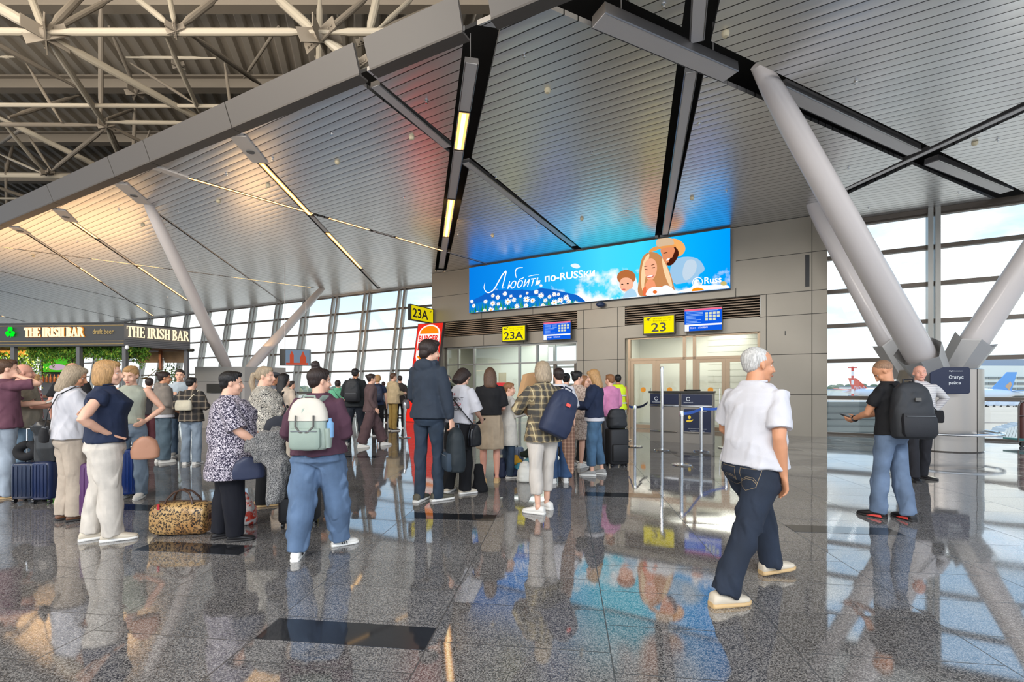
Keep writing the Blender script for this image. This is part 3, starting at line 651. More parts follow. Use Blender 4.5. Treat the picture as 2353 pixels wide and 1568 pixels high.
# ---------------------------------------------------------------- flat artwork helpers
def poly_mesh(polys, name, m, parent, kind=None):
    """polys: lists of 3d points, each a flat face of the print"""
    me = bpy.data.meshes.new(name); bm = bmesh.new()
    for p in polys:
        try: bm.faces.new([bm.verts.new(tuple(v)) for v in p])
        except ValueError: pass
    bmesh.ops.triangulate(bm, faces=bm.faces); bm.to_mesh(me); bm.free(); me.materials.append(m)
    o = bpy.data.objects.new(name, me); COL.objects.link(o)
    if parent: o.parent = parent; o.matrix_parent_inverse = M4.Translation(-parent.location) if False else M4.Identity(4)
    return o
def ellp(cx, cy, rx, ry, a=0, n=18):
    a = R(a); return [(cx+rx*cos(2*pi*i/n)*cos(a)-ry*sin(2*pi*i/n)*sin(a), cy+rx*cos(2*pi*i/n)*sin(a)+ry*sin(2*pi*i/n)*cos(a)) for i in range(n)]
def smooth_poly(pts, it=2):
    for _ in range(it):
        o = []
        for i in range(len(pts)):
            a, b = pts[i], pts[(i+1) % len(pts)]
            o += [(a[0]*.75+b[0]*.25, a[1]*.75+b[1]*.25), (a[0]*.25+b[0]*.75, a[1]*.25+b[1]*.75)]
        pts = o
    return pts
def lettering(s, m, parent, name, O, xd, yd, width, height=None, off=0, shear=0, depth=.003):
    """text whose left end and baseline start at O, scaled to a width (and cap height)"""
    o = text(s, 1.0, m, name, parent, depth=depth, off=off, shear=shear)
    xs = [v.co.x for v in o.data.vertices]; ys = [v.co.z for v in o.data.vertices]
    w = max(xs)-min(xs); h = max(ys) if min(ys) > -.05 else max(ys)
    kx = width/w; ky = (height/h) if height else kx
    xd, yd = V(xd).normalized(), V(yd).normalized(); zd = xd.cross(yd); x0 = min(xs)
    for v in o.data.vertices:
        c = v.co.copy(); v.co = V(O)+xd*(c.x-x0)*kx+yd*c.z*ky-zd*(c.y)   # text() laid it out in xz, extruded along -y
    return o

# ---------------------------------------------------------------- billboard
BDp = .20
bb = empty('billboard', (0, 0, 0), 0, 'long backlit billboard of a smiling family over daisies on a blue sky', 'billboard')
q = MB(); wbox(q, wt(1678, BDp), wt(1078, BDp), .03, BDp-.004, 4.37, 6.19); q.build('light_box', mat('billboard_case', rgb(70, 110, 160), .4, .3), bb, False)
bt0, bt1 = wt(1078, BDp), wt(1678, BDp); bz0, bz1 = 4.37, 6.19
def BPt(cx, cy, L):   # a point of the print; cx, cy measured on an upright scan 2180 x 420 wide
    u = cx/2180; v = cy/420; return Wp(bt0+(bt1-bt0)*u, BDp+L*.0015, bz1+(bz0-bz1)*v)
def scan(x, y):       # zoomed picture coordinates -> scan coordinates
    px, py = 1050+x/3.62, 500+y/3.62; t = wt(px, BDp); zz = wz(px, py, BDp)
    return ((t-bt0)/(bt1-bt0)*2180, (zz-bz1)/(bz0-bz1)*420)
def bsky():
    m = bpy.data.materials.new('billboard_sky'); m.use_nodes = True; nt = m.node_tree; nt.nodes.clear()
    uv = N(nt, 'ShaderNodeUVMap'); sp = N(nt, 'ShaderNodeSeparateXYZ'); nt.links.new(uv.outputs[0], sp.inputs[0])
    U_, V_ = sp.outputs[0], sp.outputs[1]
    r = N(nt, 'ShaderNodeValToRGB'); e = r.color_ramp.elements
    e[0].position = 0; e[0].color = (*rgb(14, 118, 214), 1); e[1].position = 1; e[1].color = (*rgb(0, 148, 238), 1)
    for p, c in ((.25, (20, 138, 226)), (.42, (40, 172, 234)), (.58, (70, 205, 236)), (.72, (60, 205, 235)), (.85, (18, 168, 240))):
        k = e.new(p); k.color = (*rgb(*c), 1)
    nt.links.new(U_, r.inputs[0])
    cx = N(nt, 'ShaderNodeCombineXYZ'); nt.links.new(math_node(nt, 'MULTIPLY', U_, 5.2), cx.inputs[0]); nt.links.new(V_, cx.inputs[1])
    nz = N(nt, 'ShaderNodeTexNoise', inp={'Scale': 3.2, 'Detail': 6.0}); nt.links.new(cx.outputs[0], nz.inputs[0])
    hh = math_node(nt, 'SUBTRACT', math_node(nt, 'ADD', nz.outputs[0], math_node(nt, 'MULTIPLY', math_node(nt, 'SUBTRACT', 1.0, V_), .42)), .30)
    ua = math_node(nt, 'MULTIPLY', math_node(nt, 'ABSOLUTE', math_node(nt, 'SUBTRACT', U_, .62)), -.25)
    rr = N(nt, 'ShaderNodeValToRGB'); rr.color_ramp.elements[0].position = .45; rr.color_ramp.elements[1].position = .62
    nt.links.new(math_node(nt, 'ADD', hh, ua), rr.inputs[0])
    mx = N(nt, 'ShaderNodeMixRGB'); nt.links.new(rr.outputs[0], mx.inputs[0]); nt.links.new(r.outputs[0], mx.inputs[1]); mx.inputs[2].default_value = (.92, .93, .93, 1)
    em = N(nt, 'ShaderNodeEmission'); em.inputs[1].default_value = 1.1; nt.links.new(mx.outputs[0], em.inputs[0])
    o = N(nt, 'ShaderNodeOutputMaterial'); nt.links.new(em.outputs[0], o.inputs[0]); return m
o = poly_mesh([[BPt(0, 0, 0), BPt(2180, 0, 0), BPt(2180, 420, 0), BPt(0, 420, 0)]], 'printed_sky', bsky(), bb)
uvl = o.data.uv_layers.new(name='UVMap')
for lp in o.data.loops:
    c = o.data.vertices[lp.vertex_index].co; d = min(range(4), key=lambda i: (c-BPt([0, 2180, 2180, 0][i], [0, 0, 420, 420][i], 0)).length)
    uvl.data[lp.index].uv = [(0, 1), (1, 1), (1, 0), (0, 0)][d]
LAY = [1]
def art(polys, name, col, s=1.05, raw=False, sm=0):
    LAY[0] += 1; L = LAY[0]; out = []
    for p in polys:
        p = p if raw else [scan(*a) for a in p]
        if sm: p = smooth_poly(p, sm)
        out.append([BPt(min(2178, max(2, a)), min(418, max(2, b)), L) for a, b in p])
    return poly_mesh(out, name, emis('print_%d_%d_%d' % col, rgb(*col), s), bb)
art([[(104, 700), (200, 655), (240, 630), (330, 603), (420, 600), (470, 618), (540, 598), (620, 610), (700, 588), (800, 600), (900, 625), (1000, 645), (1050, 680), (1070, 722), (600, 765), (104, 808)]], 'printed_mountains', (24, 96, 190))
art([[(104, 730), (260, 690), (420, 680), (640, 650), (860, 690), (1030, 700), (1060, 725), (600, 768), (104, 808)]], 'printed_hill', (20, 120, 205))
random.seed(5); bl = []
for i in range(170):
    x = random.uniform(110, 1000); yb = 800-(x-104)*.077; h = random.uniform(15, 105)*(1 if 150 < x < 800 else .6)
    dx = random.uniform(-14, 14); bl.append([(x-2.5, yb), (x+2.5, yb), (x+dx, yb-h)])
art(bl[:85], 'printed_grass', (20, 120, 60)); art(bl[85:], 'printed_grass', (70, 160, 60))
fl = [(125, 700, 22), (140, 735, 22), (238, 700, 24), (300, 715, 30), (300, 650, 22), (340, 665, 26), (345, 720, 20), (400, 635, 26), (425, 700, 36), (285, 770, 34), (475, 685, 26), (500, 740, 28), (580, 682, 34), (575, 735, 26), (630, 692, 28), (660, 620, 26), (700, 650, 30), (715, 735, 26), (735, 690, 22), (810, 640, 24), (810, 708, 34), (845, 640, 18), (860, 690, 30), (910, 668, 30), (930, 700, 24), (990, 715, 26), (230, 775, 22), (365, 760, 20), (170, 790, 16), (640, 750, 18), (770, 660, 20), (700, 568, 16), (585, 630, 16), (450, 655, 18), (530, 655, 16), (400, 760, 16), (880, 725, 16), (1080, 690, 10), (1110, 705, 9), (1220, 690, 12), (1150, 700, 8), (1290, 680, 8), (1340, 670, 8)]
pet = []; cen = []
for x, y, r_ in fl:
    x, y = scan(x, y); r_ *= .93
    n = 11
    for i in range(n):
        a = 360/n*i+random.uniform(-6, 6); pet.append(ellp(x+r_*.58*cos(R(a)), y+r_*.52*sin(R(a)), r_*.46, r_*.15, a, 8))
    cen.append(ellp(x, y+1, r_*.24, r_*.2, 0, 10))
art(pet, 'printed_daisies', (250, 250, 246), raw=True); art(cen, 'printed_daisy_centres', (240, 160, 30), raw=True)
for c in [[(940, 395), (985, 380), (1020, 395), (1028, 415), (1000, 428), (960, 415)], [(1350, 455), (1400, 440), (1470, 460), (1500, 520), (1500, 640), (1390, 640), (1330, 560)]]:
    art([c], 'printed_cloud', (225, 235, 240), sm=2)
art([[(1820, 345), (1900, 325), (1990, 335), (2040, 375), (2068, 440), (2020, 470), (1970, 520), (1900, 545), (1800, 560), (1770, 470), (1780, 400)]], 'printed_mans_shirt', (150, 190, 222), sm=1)
art([[(1900, 360), (1960, 345), (2000, 380), (1985, 470), (1900, 540), (1870, 470)]], 'printed_shirt_fold', (186, 205, 222), sm=2)
art([[(1780, 172), (1850, 186), (1892, 222), (1904, 268), (1880, 310), (1835, 335), (1815, 290), (1790, 240)]], 'printed_hat_brim', (236, 168, 98), sm=2)
art([[(1770, 232), (1820, 240), (1836, 290), (1826, 335), (1790, 300)]], 'printed_mans_hair', (60, 30, 22), sm=1)
art([[(1688, 262), (1740, 232), (1800, 238), (1822, 290), (1826, 345), (1790, 400), (1745, 402), (1722, 362), (1708, 325)]], 'printed_mans_face', (220, 138, 96), sm=1)
art([[(1830, 250), (1850, 300), (1830, 350), (1790, 400), (1750, 402), (1742, 380), (1770, 372), (1768, 345), (1800, 330), (1812, 280)]], 'printed_beard', (70, 32, 22), sm=1)
art([ellp(1757, 350, 18, 7, -30)], 'printed_mans_smile', (250, 245, 240)); art([ellp(1735, 296, 18, 5, -12)], 'printed_mans_brow', (70, 32, 22))
art([[(1592, 294), (1612, 262), (1660, 240), (1740, 226), (1815, 232), (1830, 246), (1760, 250), (1690, 262), (1640, 284)]], 'printed_hat_brim', (226, 150, 84), sm=1); art([[(1655, 250), (1662, 178), (1700, 170), (1770, 168), (1800, 185), (1812, 232), (1740, 236)]], 'printed_hat_crown', (206, 178, 146), sm=1)
art([[(1500, 640), (1515, 520), (1520, 420), (1545, 320), (1610, 283), (1680, 300), (1730, 360), (1770, 450), (1800, 540), (1820, 640), (1760, 665), (1560, 668)]], 'printed_womans_hair', (192, 132, 84), sm=2)
art([[(1530, 560), (1535, 440), (1560, 340), (1612, 290), (1580, 380), (1560, 520), (1560, 660)], [(1700, 320), (1745, 400), (1780, 500), (1800, 600), (1760, 560), (1720, 450)]], 'printed_hair_highlight', (240, 205, 160), sm=1)
art([[(1556, 420), (1575, 355), (1625, 338), (1662, 372), (1668, 440), (1645, 505), (1610, 535), (1575, 505)]], 'printed_womans_face', (240, 172, 138), sm=2)
art([ellp(1608, 492, 30, 11, -8)], 'printed_lips', (196, 60, 60)); art([ellp(1608, 490, 25, 6, -8)], 'printed_teeth', (252, 250, 248))
art([ellp(1578, 436, 15, 4, 10), ellp(1636, 420, 15, 4, -14), ellp(1574, 408, 16, 3, -8), ellp(1632, 396, 16, 3, -14)], 'printed_eyelids', (92, 48, 30))
art([[(1575, 520), (1640, 515), (1665, 600), (1640, 650), (1560, 655)]], 'printed_neck', (236, 150, 110), sm=1)
art([[(1545, 600), (1575, 560), (1580, 660), (1550, 665)], [(1690, 560), (1730, 600), (1720, 660), (1680, 655)]], 'printed_hair_tips', (228, 110, 70), sm=1)
art([ellp(1412, 500, 78, 62)], 'printed_childs_hair', (176, 106, 62)); art([[(1352, 540), (1380, 500), (1450, 505), (1475, 560), (1450, 605), (1400, 622), (1362, 600)]], 'printed_childs_face', (240, 178, 146), sm=2)
art([ellp(1378, 558, 9, 5), ellp(1424, 552, 9, 5)], 'printed_childs_eyes', (50, 34, 28)); art([ellp(1392, 600, 14, 4)], 'printed_childs_mouth', (204, 88, 84))
art([[(1375, 690), (1400, 625), (1450, 590), (1490, 610), (1508, 680)]], 'printed_childs_dress', (168, 206, 232), sm=1)
art([[(1560, 668), (1590, 600), (1640, 575), (1690, 590), (1740, 560), (1800, 590), (1830, 640), (1870, 610), (1950, 600), (1960, 560), (2050, 570), (2268, 560), (2268, 605), (1900, 640)]], 'printed_blossom', (244, 246, 248), sm=2)
art([ellp(1650, 622, 18, 14)], 'printed_blossom_centre', (226, 110, 50)); art([ellp(2006, 612, 52, 26)], 'printed_orange_blossom', (250, 140, 20)); art([ellp(2220, 552, 26, 18)], 'printed_gold_blossom', (196, 178, 110))
LAY[0] += 1; wtm = emis('print_white', (1, 1, 1), 1.15)
def bline(s, x0, x1, y0, y1, hgt, **k):
    O = BPt(*scan(x0, y0), LAY[0]); E = BPt(*scan(x1, y1), LAY[0]); return lettering(s, wtm, bb, 'slogan', O, -UD, z, (E-O).length, hgt, **k)
bline('по-RUSSки', 737, 1152, 538, 495, .25, off=.018)
# handwritten word: sheared, with long swashes
LAY[0] += 1; bline('юбить', 425, 705, 598, 553, .38, shear=.35, off=-.004)
def sw(pts, w):
    pts = [scan(*p) for p in pts]; out = []; P_ = []
    for i in range(len(pts)-1):
        for k in range(6):
            t = k/6; p0 = pts[max(0, i-1)]; p1 = pts[i]; p2 = pts[i+1]; p3 = pts[min(len(pts)-1, i+2)]
            P_.append(tuple(.5*(2*p1[j]+(p2[j]-p0[j])*t+(2*p0[j]-5*p1[j]+4*p2[j]-p3[j])*t*t+(3*p1[j]-p0[j]-3*p2[j]+p3[j])*t**3) for j in (0, 1)))
    P_.append(pts[-1]); n = len(P_)
    for i in range(n-1):
        (x0, y0), (x1, y1) = P_[i], P_[i+1]; L = math.hypot(x1-x0, y1-y0) or 1; nx, ny = -(y1-y0)/L, (x1-x0)/L
        w0 = w*(.35+.65*sin(pi*i/n)); w1 = w*(.35+.65*sin(pi*(i+1)/n))
        out.append([BPt(x0+nx*w0, y0+ny*w0, LAY[0]+1), BPt(x1+nx*w1, y1+ny*w1, LAY[0]+1), BPt(x1-nx*w1, y1-ny*w1, LAY[0]+1), BPt(x0-nx*w0, y0-ny*w0, LAY[0]+1)])
    poly_mesh(out, 'swash', wtm, bb)
sw([(240, 545), (232, 590), (262, 628), (310, 605), (350, 540), (385, 480), (415, 450), (405, 500), (390, 560), (382, 590), (400, 585)], 6); sw([(500, 505), (492, 455), (510, 425), (555, 420)], 5); sw([(600, 493), (650, 482), (690, 480)], 3)
bline('Russ', 2060, 2202, 555, 540, .20, off=.012)
LAY[0] += 1
c = scan(2003, 541); ring = []
for i in range(28):
    a0, a1 = 2*pi*i/28, 2*pi*(i+1)/28; ring.append([BPt(c[0]+r_*cos(a)*1.0, c[1]+r_*sin(a), LAY[0]) for r_, a in ((35, a0), (35, a1), (30, a1), (30, a0))])
ring.append([BPt(a, b_, LAY[0]) for a, b_ in ellp(c[0]-6, c[1]+2, 20, 22)]); poly_mesh(ring, 'round_emblem', wtm, bb)
poly_mesh([[BPt(a, b_, LAY[0]+1) for a, b_ in ellp(c[0]+5, c[1]-2, 9, 9)], [BPt(c[0]+14, c[1]+2, LAY[0]+1), BPt(c[0]+30, c[1]+16, LAY[0]+1), BPt(c[0]+14, c[1]+24, LAY[0]+1), BPt(c[0]+2, c[1]+6, LAY[0]+1)]], 'emblem_eye', emis('print_cloudgrey', rgb(200, 215, 225)), bb)
# small dome camera under it
dc = empty('dome_camera', Wp(wt(1380, .15), .15, 4.24), 0, 'dark blue-grey oval dome camera on the wall under the billboard', 'camera')
MB().ell((0, 0, 0), (.16, .12, .09)).build('dome', mat('dome_dark', rgb(48, 62, 92), .2), dc); MB().bar(V((0, 0, .02)), ND*-.14+V((0, 0, .02)), .10, .06).build('bracket', alu, dc)

# ---------------------------------------------------------------- gate signs and monitors
yel = emis('sign_yellow', rgb(250, 232, 20), 1.0); blk = mat('sign_black', (.015, .014, .01), .4); olv = emis('sign_olive', rgb(150, 135, 30), 1.0)
def plane_icon(par, O, xd, yd, s, m):
    p = lambda a, b2: V(O)+V(xd)*a*s+V(yd)*b2*s
    poly_mesh([[p(0, .35), p(.1, .30), p(.22, .40), p(.42, .42), p(.30, .70), p(.40, .70), p(.62, .48), p(.85, .58), p(1, .70), p(.96, .76), p(.8, .74), p(.55, .62)][::1], [p(.25, .32), p(.9, .34), p(.9, .28), p(.25, .26)], [p(.42, .42), p(.62, .48), p(.58, .22), p(.50, .22)]], 'plane_symbol', m, par)
def gate_sign(label, word, t0, t1, z0, z1, d, small):
    r = empty('gate_sign', Wp((t0+t1)/2, d, z0), 0, label, 'sign'); L0 = -r.location
    q = MB(); wbox(q, t0, t1, d-.16, d, z0, z1); q.xf(M4.Translation(L0)); q.build('case', blk, r, False)
    q = MB(); g = .035; wbox(q, t0-g, t1+g, d, d+.006, z0+g, z1-g); q.xf(M4.Translation(L0)); q.build('lit_face', yel, r, False)
    q = MB(); wbox(q, (t0+t1)/2-.1, (t0+t1)/2+.1, 0, d-.15, z1-.12, z1-.06); q.xf(M4.Translation(L0)); q.build('bracket', blk, r, False)
    W_ = abs(t0-t1); H_ = z1-z0; o = Wp(t0, d+.008, z0)+L0; xd = -UD
    w = W_*(.80 if len(word) > 2 else .46); lettering(word, blk, r, 'number', o+xd*(W_-w)/2+z*H_*.14, xd, z, w, H_*.46, off=.012)
    lettering('Выход на посадку', olv, r, 'small_text', o+xd*W_*.33+z*H_*.80, xd, z, W_*.56, H_*.075); lettering('Boarding gate  %s' % word, olv, r, 'small_text', o+xd*W_*.33+z*H_*.68, xd, z, W_*.56, H_*.075)
    plane_icon(r, o+xd*W_*.08+z*H_*.66, xd, z, W_*.2, blk)
gate_sign('yellow lit sign reading 23 over the doors right of the beige pier', '23', wt(1477, .3), wt(1551, .3), 3.10, 3.70, .3, '')
gate_sign('yellow lit sign reading 23A over the glazing left of the beige pier', '23A', wt(1153, .3), wt(1208, .3), 3.12, 3.73, .3, '')
def monitor(label, t0, t1, z0, z1, d, fl_, dest):
    r = empty('info_monitor', Wp((t0+t1)/2, d, z0), 0, label, 'monitor'); L0 = -r.location
    q = MB(); wbox(q, t0, t1, d-.10, d, z0, z1); q.xf(M4.Translation(L0)); q.build('case', blk, r, False)
    W_ = abs(t0-t1); H_ = z1-z0; xd = -UD; o = Wp(t0, d+.004, z0)+L0
    R4 = lambda x0, x1, y0, y1, l=0: [o+xd*W_*x+z*H_*y+ND*l*.002 for x, y in ((x0, y0), (x1, y0), (x1, y1), (x0, y1))]
    poly_mesh([R4(.015, .985, .02, .98)], 'screen', emis('screen_blue', rgb(24, 92, 222), 1.0), r)
    poly_mesh([R4(.015, .985, .90, .98, 1)], 'red_header', emis('screen_pink', rgb(236, 110, 140), 1.0), r)
    poly_mesh([R4(.015, .985, .235, .31, 1), R4(.015, .13, .02, .24, 1)], 'white_strip', emis('screen_white', (.9, .92, .95), 1.0), r)
    ln = []
    for k in range(8): ln.append(R4(.06, .06+random.uniform(.2, .42), .80-k*.062, .82-k*.062, 1))
    for k in range(3): ln.append(R4(.34, .50, .80-k*.062, .82-k*.062, 1))
    ln.append(R4(.05, .9, .86, .88, 2)); poly_mesh(ln, 'text_lines', emis('screen_pale', rgb(150, 190, 240), 1.0), r)
    ic = []
    for i in range(4):
        for j in range(3):
            if j == 2 and i == 3: continue
            ic.append(R4(.56+i*.10, .63+i*.10, .70-j*.13, .80-j*.13, 1))
    poly_mesh(ic, 'icons', emis('screen_icon', rgb(214, 222, 190), 1.0), r)
    lettering(fl_, emis('screen_white'), r, 'flight_text', o+xd*W_*.16+z*H_*.115+ND*.003, xd, z, W_*.15, H_*.07, off=.01); lettering(dest, emis('screen_white'), r, 'flight_text', o+xd*W_*.38+z*H_*.115+ND*.003, xd, z, W_*.24, H_*.07, off=.01)
    q = MB(); wbox(q, (t0+t1)/2-.1, (t0+t1)/2+.1, 0, d-.09, z1-.2, z1-.1); q.xf(M4.Translation(L0)); q.build('bracket', blk, r, False)
_e = emis
def emis(name, col=None, s=1.0): return _mats[name] if name in _mats and col is None else _e(name, col, s)
emis('screen_white', (.9, .92, .95))
monitor('blue flight monitor right of the yellow 23 sign', wt(1572, .3), wt(1660, .3), 3.12, 3.83, .3, 'TK414', 'СТАМБУЛ')
monitor('blue flight monitor right of the yellow 23A sign', wt(1248, .3), wt(1312, .3), 3.09, 3.75, .3, 'TC85', 'ЧАТЫНБАР')
# projecting 23A sign at the left end of the block
r = empty('gate_sign', Wp(13.90, .75, 3.9), 0, 'projecting yellow 23A sign at the left end of the gate wall', 'sign')
xd = -ND; zf = xd.cross(z); a = Wp(13.90, 1.5, 3.95)-r.location-z*0; a0 = V((a.x, a.y, .17))
q = MB().use(blk); q.prism([a0, a0+xd*1.42, a0+xd*1.42+z*.64, a0+z*.64], UD*.14); q.build('case', blk, r, False)
MB().bar(a0+xd*1.40+z*.32+UD*.07, a0+xd*1.60+z*.32+UD*.07, .06, .3).build('bracket', blk, r, False)
of = -UD*.008+a0; q = MB(); q.prism([of+xd*.04+z*.04, of+xd*1.38+z*.04, of+xd*1.38+z*.60, of+xd*.04+z*.60], UD*-.004); q.build('lit_face', emis('sign_yellow_b', rgb(216, 198, 24), .95), r, False)
lettering('23A', blk, r, 'number', of+xd*.1+z*.14-UD*.008, xd, z, .95, .36, off=.02); plane_icon(r, of+xd*1.15+z*.42-UD*.007, xd, z, .14, blk)

# ---------------------------------------------------------------- burger totem
redm = emis('totem_red', rgb(232, 50, 40), 1.0); orgm = emis('totem_orange', rgb(255, 135, 25), 1.0); wh = emis('totem_white', rgb(255, 240, 235), 1.0)
BK = P(960, 888, 18.2); BK.z = 0; r = empty('advertising_totem', BK, 0, 'tall leaning red burger restaurant totem left of the gate wall', 'sign')
bx = V((.93, -.36, 0)); bn = V((-.36, -.93, 0)); bk_up = V((.44*.13+.05, .898*.13, 1.0)); H_ = 3.98
pb = lambda u, v, l=0: bx*((u-.5)*1.2)+bk_up*(v*H_)+bn*(l*.002)
q = MB(); q.prism([pb(0, 0), pb(1, 0), pb(1, 1), pb(0, 1)], bn*-.16); q.build('case', mat('totem_case', (.05, .03, .03), .5), r, False)
poly_mesh([[pb(.02, .005, 1), pb(.98, .005, 1), pb(.98, .995, 1), pb(.02, .995, 1)]], 'lit_face', redm, r)
def tp(pts, l): return [pb(x, y, l) for x, y in pts]
asp = 1.2/H_
cx_, cy_ = .5, .80
arc = lambda rx, ry, cy, n=14, a0=0, a1=180: [(cx_+rx*cos(R(a0+(a1-a0)*i/n)), cy+ry*sin(R(a0+(a1-a0)*i/n))) for i in range(n+1)]
poly_mesh([tp(arc(.42, .100, .884)+[(.08, .66), (.14, .60), (.3, .575), (.7, .575), (.86, .60), (.92, .66)], 2)], 'logo_outline', wh, r)
poly_mesh([tp(arc(.36, .080, .890), 3)], 'logo_bun', orgm, r); poly_mesh([tp([(x, 2*.66-y+.005) for x, y in arc(.36, .05, .66)], 3)], 'logo_bun', orgm, r)
for s_, y0, hh in (('BURGER', .812, .062), ('KING', .722, .075)): lettering(s_, redm, r, 'logo_text', pb(.12, y0, 4), bx, bk_up, .90, hh*H_, off=.03)

# ---------------------------------------------------------------- check-in desks, posts and belts
gry = mat('desk_grey', rgb(138, 132, 124), .45, .3); navy = mat('desk_navy', rgb(24, 34, 62), .4); whp = mat('print_white_paint', (.75, .78, .8), .5); chrome = mat('polished_steel', (.72, .72, .72), .16, 1.0)
def desk(label, xa, xb, ya, yb, poster):
    A, B = G(xa, ya), G(xb, yb); r = empty('gate_desk', A, math.atan2(B.y-A.y, B.x-A.x), label, 'desk'); W_ = (B-A).length
    q = MB(); q.box((W_/2, .32, .62), (W_, .6, 1.24)); q.build('body', gry, r, False)
    MB().box((W_/2, .30, 1.27), (W_+.04, .66, .05)).build('top', blk, r, False)
    MB().box((W_/2, -.008, 1.09), (W_-.04, .016, .26)).build('navy_band', navy, r, False)
    MB().box((W_/2, -.02, .93), (W_-.02, .03, .03)).build('shelf_edge', chrome, r, False)
    MB().tube([(.04, -.05, .28), (W_-.04, -.05, .28)], .018, 8).build('kick_rail', chrome, r)
    o = V((.18, -.017, 1.10)); ring = []
    for i in range(16):
        a0, a1 = R(30)+5.2*i/16, R(30)+5.2*(i+1)/16; ring.append([o+V((k*cos(a), 0, k*sin(a))) for k, a in ((.05, a0), (.05, a1), (.036, a1), (.036, a0))])
    poly_mesh(ring, 'emblem', whp, r); lettering('ТЕРМИНАЛ', whp, r, 'small_text', (.07, -.018, 1.0), (1, 0, 0), z, .22, .025)
    if poster:
        MB().rbox((W_/2+.02, -.035, .56), (.62, .012, .58), r=.03, axis=1).build('notice_panel', navy, r, False)
        o = V((W_/2-.16, -.044, .56)); p = lambda x, y: o+V((x, 0, y))
        goldm = mat('notice_gold', rgb(236, 200, 60), .5)
        poly_mesh([[p(*a) for a in ellp(0, .09, .035, .045)], [p(-.08, .0), p(-.02, .03), (p(.04, .015)), p(.09, .045), p(.08, .01), p(.02, -.03), p(-.06, -.03)]], 'hand_symbol', goldm, r)
        for i, (s_, w_) in enumerate((('СКАНИРУЙТЕ КОД', .42), ('и узнайте о выходе', .34))): lettering(s_, whp, r, 'notice_text', (W_/2+.02-w_/2, -.044, .36-i*.05), (1, 0, 0), z, w_, .022)
        lettering('сервис пассажирам аэропорта', whp, r, 'notice_text', (W_/2-.1, -.044, .80), (1, 0, 0), z, .34, .018)
desk('left grey gate desk with navy band behind the rope posts', 1493, 1561, 1013, 1018, False)
desk('right grey gate desk with navy notice on its front', 1564, 1638, 1018, 1022, True)
MB().rbox(G(1601, 1000)*1.0+V((0, 0, 1.32)), (.36, .22, .04), r=.02).build('x', blk)
o = bpy.data.objects['x']; o.name = 'document_tray'; tag(o, 'flat black tray lying on top of the right gate desk', 'tray')
D_ = G(1601, 1018)
o.data.transform(M4.Translation(V((D_.x, D_.y+.3, 1.317))-G(1601, 1000)-V((0, 0, 1.32))))
def post(label, x, y, h=.98, name='belt_post'):
    p = G(x, y); r = empty(name, p, 0, label, 'barrier post', 'queue barrier posts'); 
    MB().lathe([(.001, 0), (.17, 0), (.175, .008), (.165, .02), (.04, .03), (.001, .03)], n=28).build('base', chrome, r)
    MB().lathe([(.032, .03), (.032, h-.10), (.038, h-.10), (.038, h-.02), (.03, h), (.001, h)], n=18).build('pole', chrome, r); return p
pa = post('chrome belt post left of the desks carrying blue and dark belts', 1459, 1027); pb_ = post('nearest chrome belt post before the gate desks', 1566, 1069)
pc_ = post('chrome belt post in front of the notice on the right desk', 1611, 1038); pd = post('chrome belt post half hidden behind the black luggage', 1437, 1012)
post('tall chrome pole standing before the left gate desk', 1521, 1035, 1.86, 'tall_pole'); post('lone chrome belt post left of the tall person in dark hoodie', 930, 1006)
bluem = cl('belt_blue', 60, 110, 220); darkb = cl('belt_dark', 22, 32, 60)
def belt(label, A, B, m, sag=.03):
    pts = [A.lerp(B, k/8)-z*sag*4*(k/8)*(1-k/8) for k in range(9)]; n = V((-(B-A).y, (B-A).x, 0)).normalized()*.004; q = MB()
    q.rings([[p-z*.028-n, p-z*.028+n, p+z*.028+n, p+z*.028-n] for p in pts]); tag(q.build('barrier_belt', m, None, False), label, 'belt')
hz = z*.93
belt('bright blue belt between the two posts left of the desks', pa+hz+V((-.04, .02, 0)), pd+hz+V((.05, 0, 0)), bluem, .02)
belt('dark belt from the left post to the left desk', pa+hz+V((.05, 0, 0)), G(1493, 1013)+V((-.03, .1, .99)), darkb)
belt('blue belt rising from the nearest post towards the man in white', pb_+hz+V((.05, 0, 0)), pc_+hz+V((-.03, -.06, 0)), bluem, .02)
belt('blue belt leaving the post by the right desk', pc_+hz+V((.05, 0, 0)), G(1665, 1030)+hz, bluem, .02)
post('chrome belt post hidden behind the walking man in white', 1668, 1030)
# small things in the gate A zone
q = MB(); wbox(q, wt(1161, -2.7), wt(1144, -2.7), -2.79, -2.77, 1.5, 2.05); tag(q.build('wall_notice', mat('notice_beige', rgb(196, 180, 150), .7), None, False), 'beige notice on the white wall behind the gate 23A glass', 'notice')
rd = empty('bag_sizer', P(1150, 888, 14.2)-z*EYE, 0, 'red headed hand luggage gauge beyond the girl in white cardigan', 'luggage gauge')
MB().box((0, 0, 1.43), (.36, .2, .2)).build('header_board', mat('red_board', rgb(206, 30, 34), .5), rd, False); MB().box((0, 0, .35), (.34, .3, .7)).build('bin', navy, rd, False); MB().bar((0, .08, .65), (0, .08, 1.35), .04, .04).build('stem', chrome, rd, False)

# notice on the column base
ns = empty('status_notice', pc+V((-.50, -.80, 1.28)), R(-22), 'navy notice with white Russian words on the steel column base', 'notice')
MB().rbox((0, 0, .26), (.66, .03, .56), r=.05, axis=1).build('board', navy, ns, False)
lettering('Статус', whp, ns, 'notice_text', (-.02, -.018, .30), (1, 0, 0), z, .24, .07, off=.01); lettering('рейса', whp, ns, 'notice_text', (-.02, -.018, .18), (1, 0, 0), z, .19, .06, off=.01)
lettering('flight status', whp, ns, 'notice_text', (-.02, -.018, .45), (1, 0, 0), z, .22, .025)

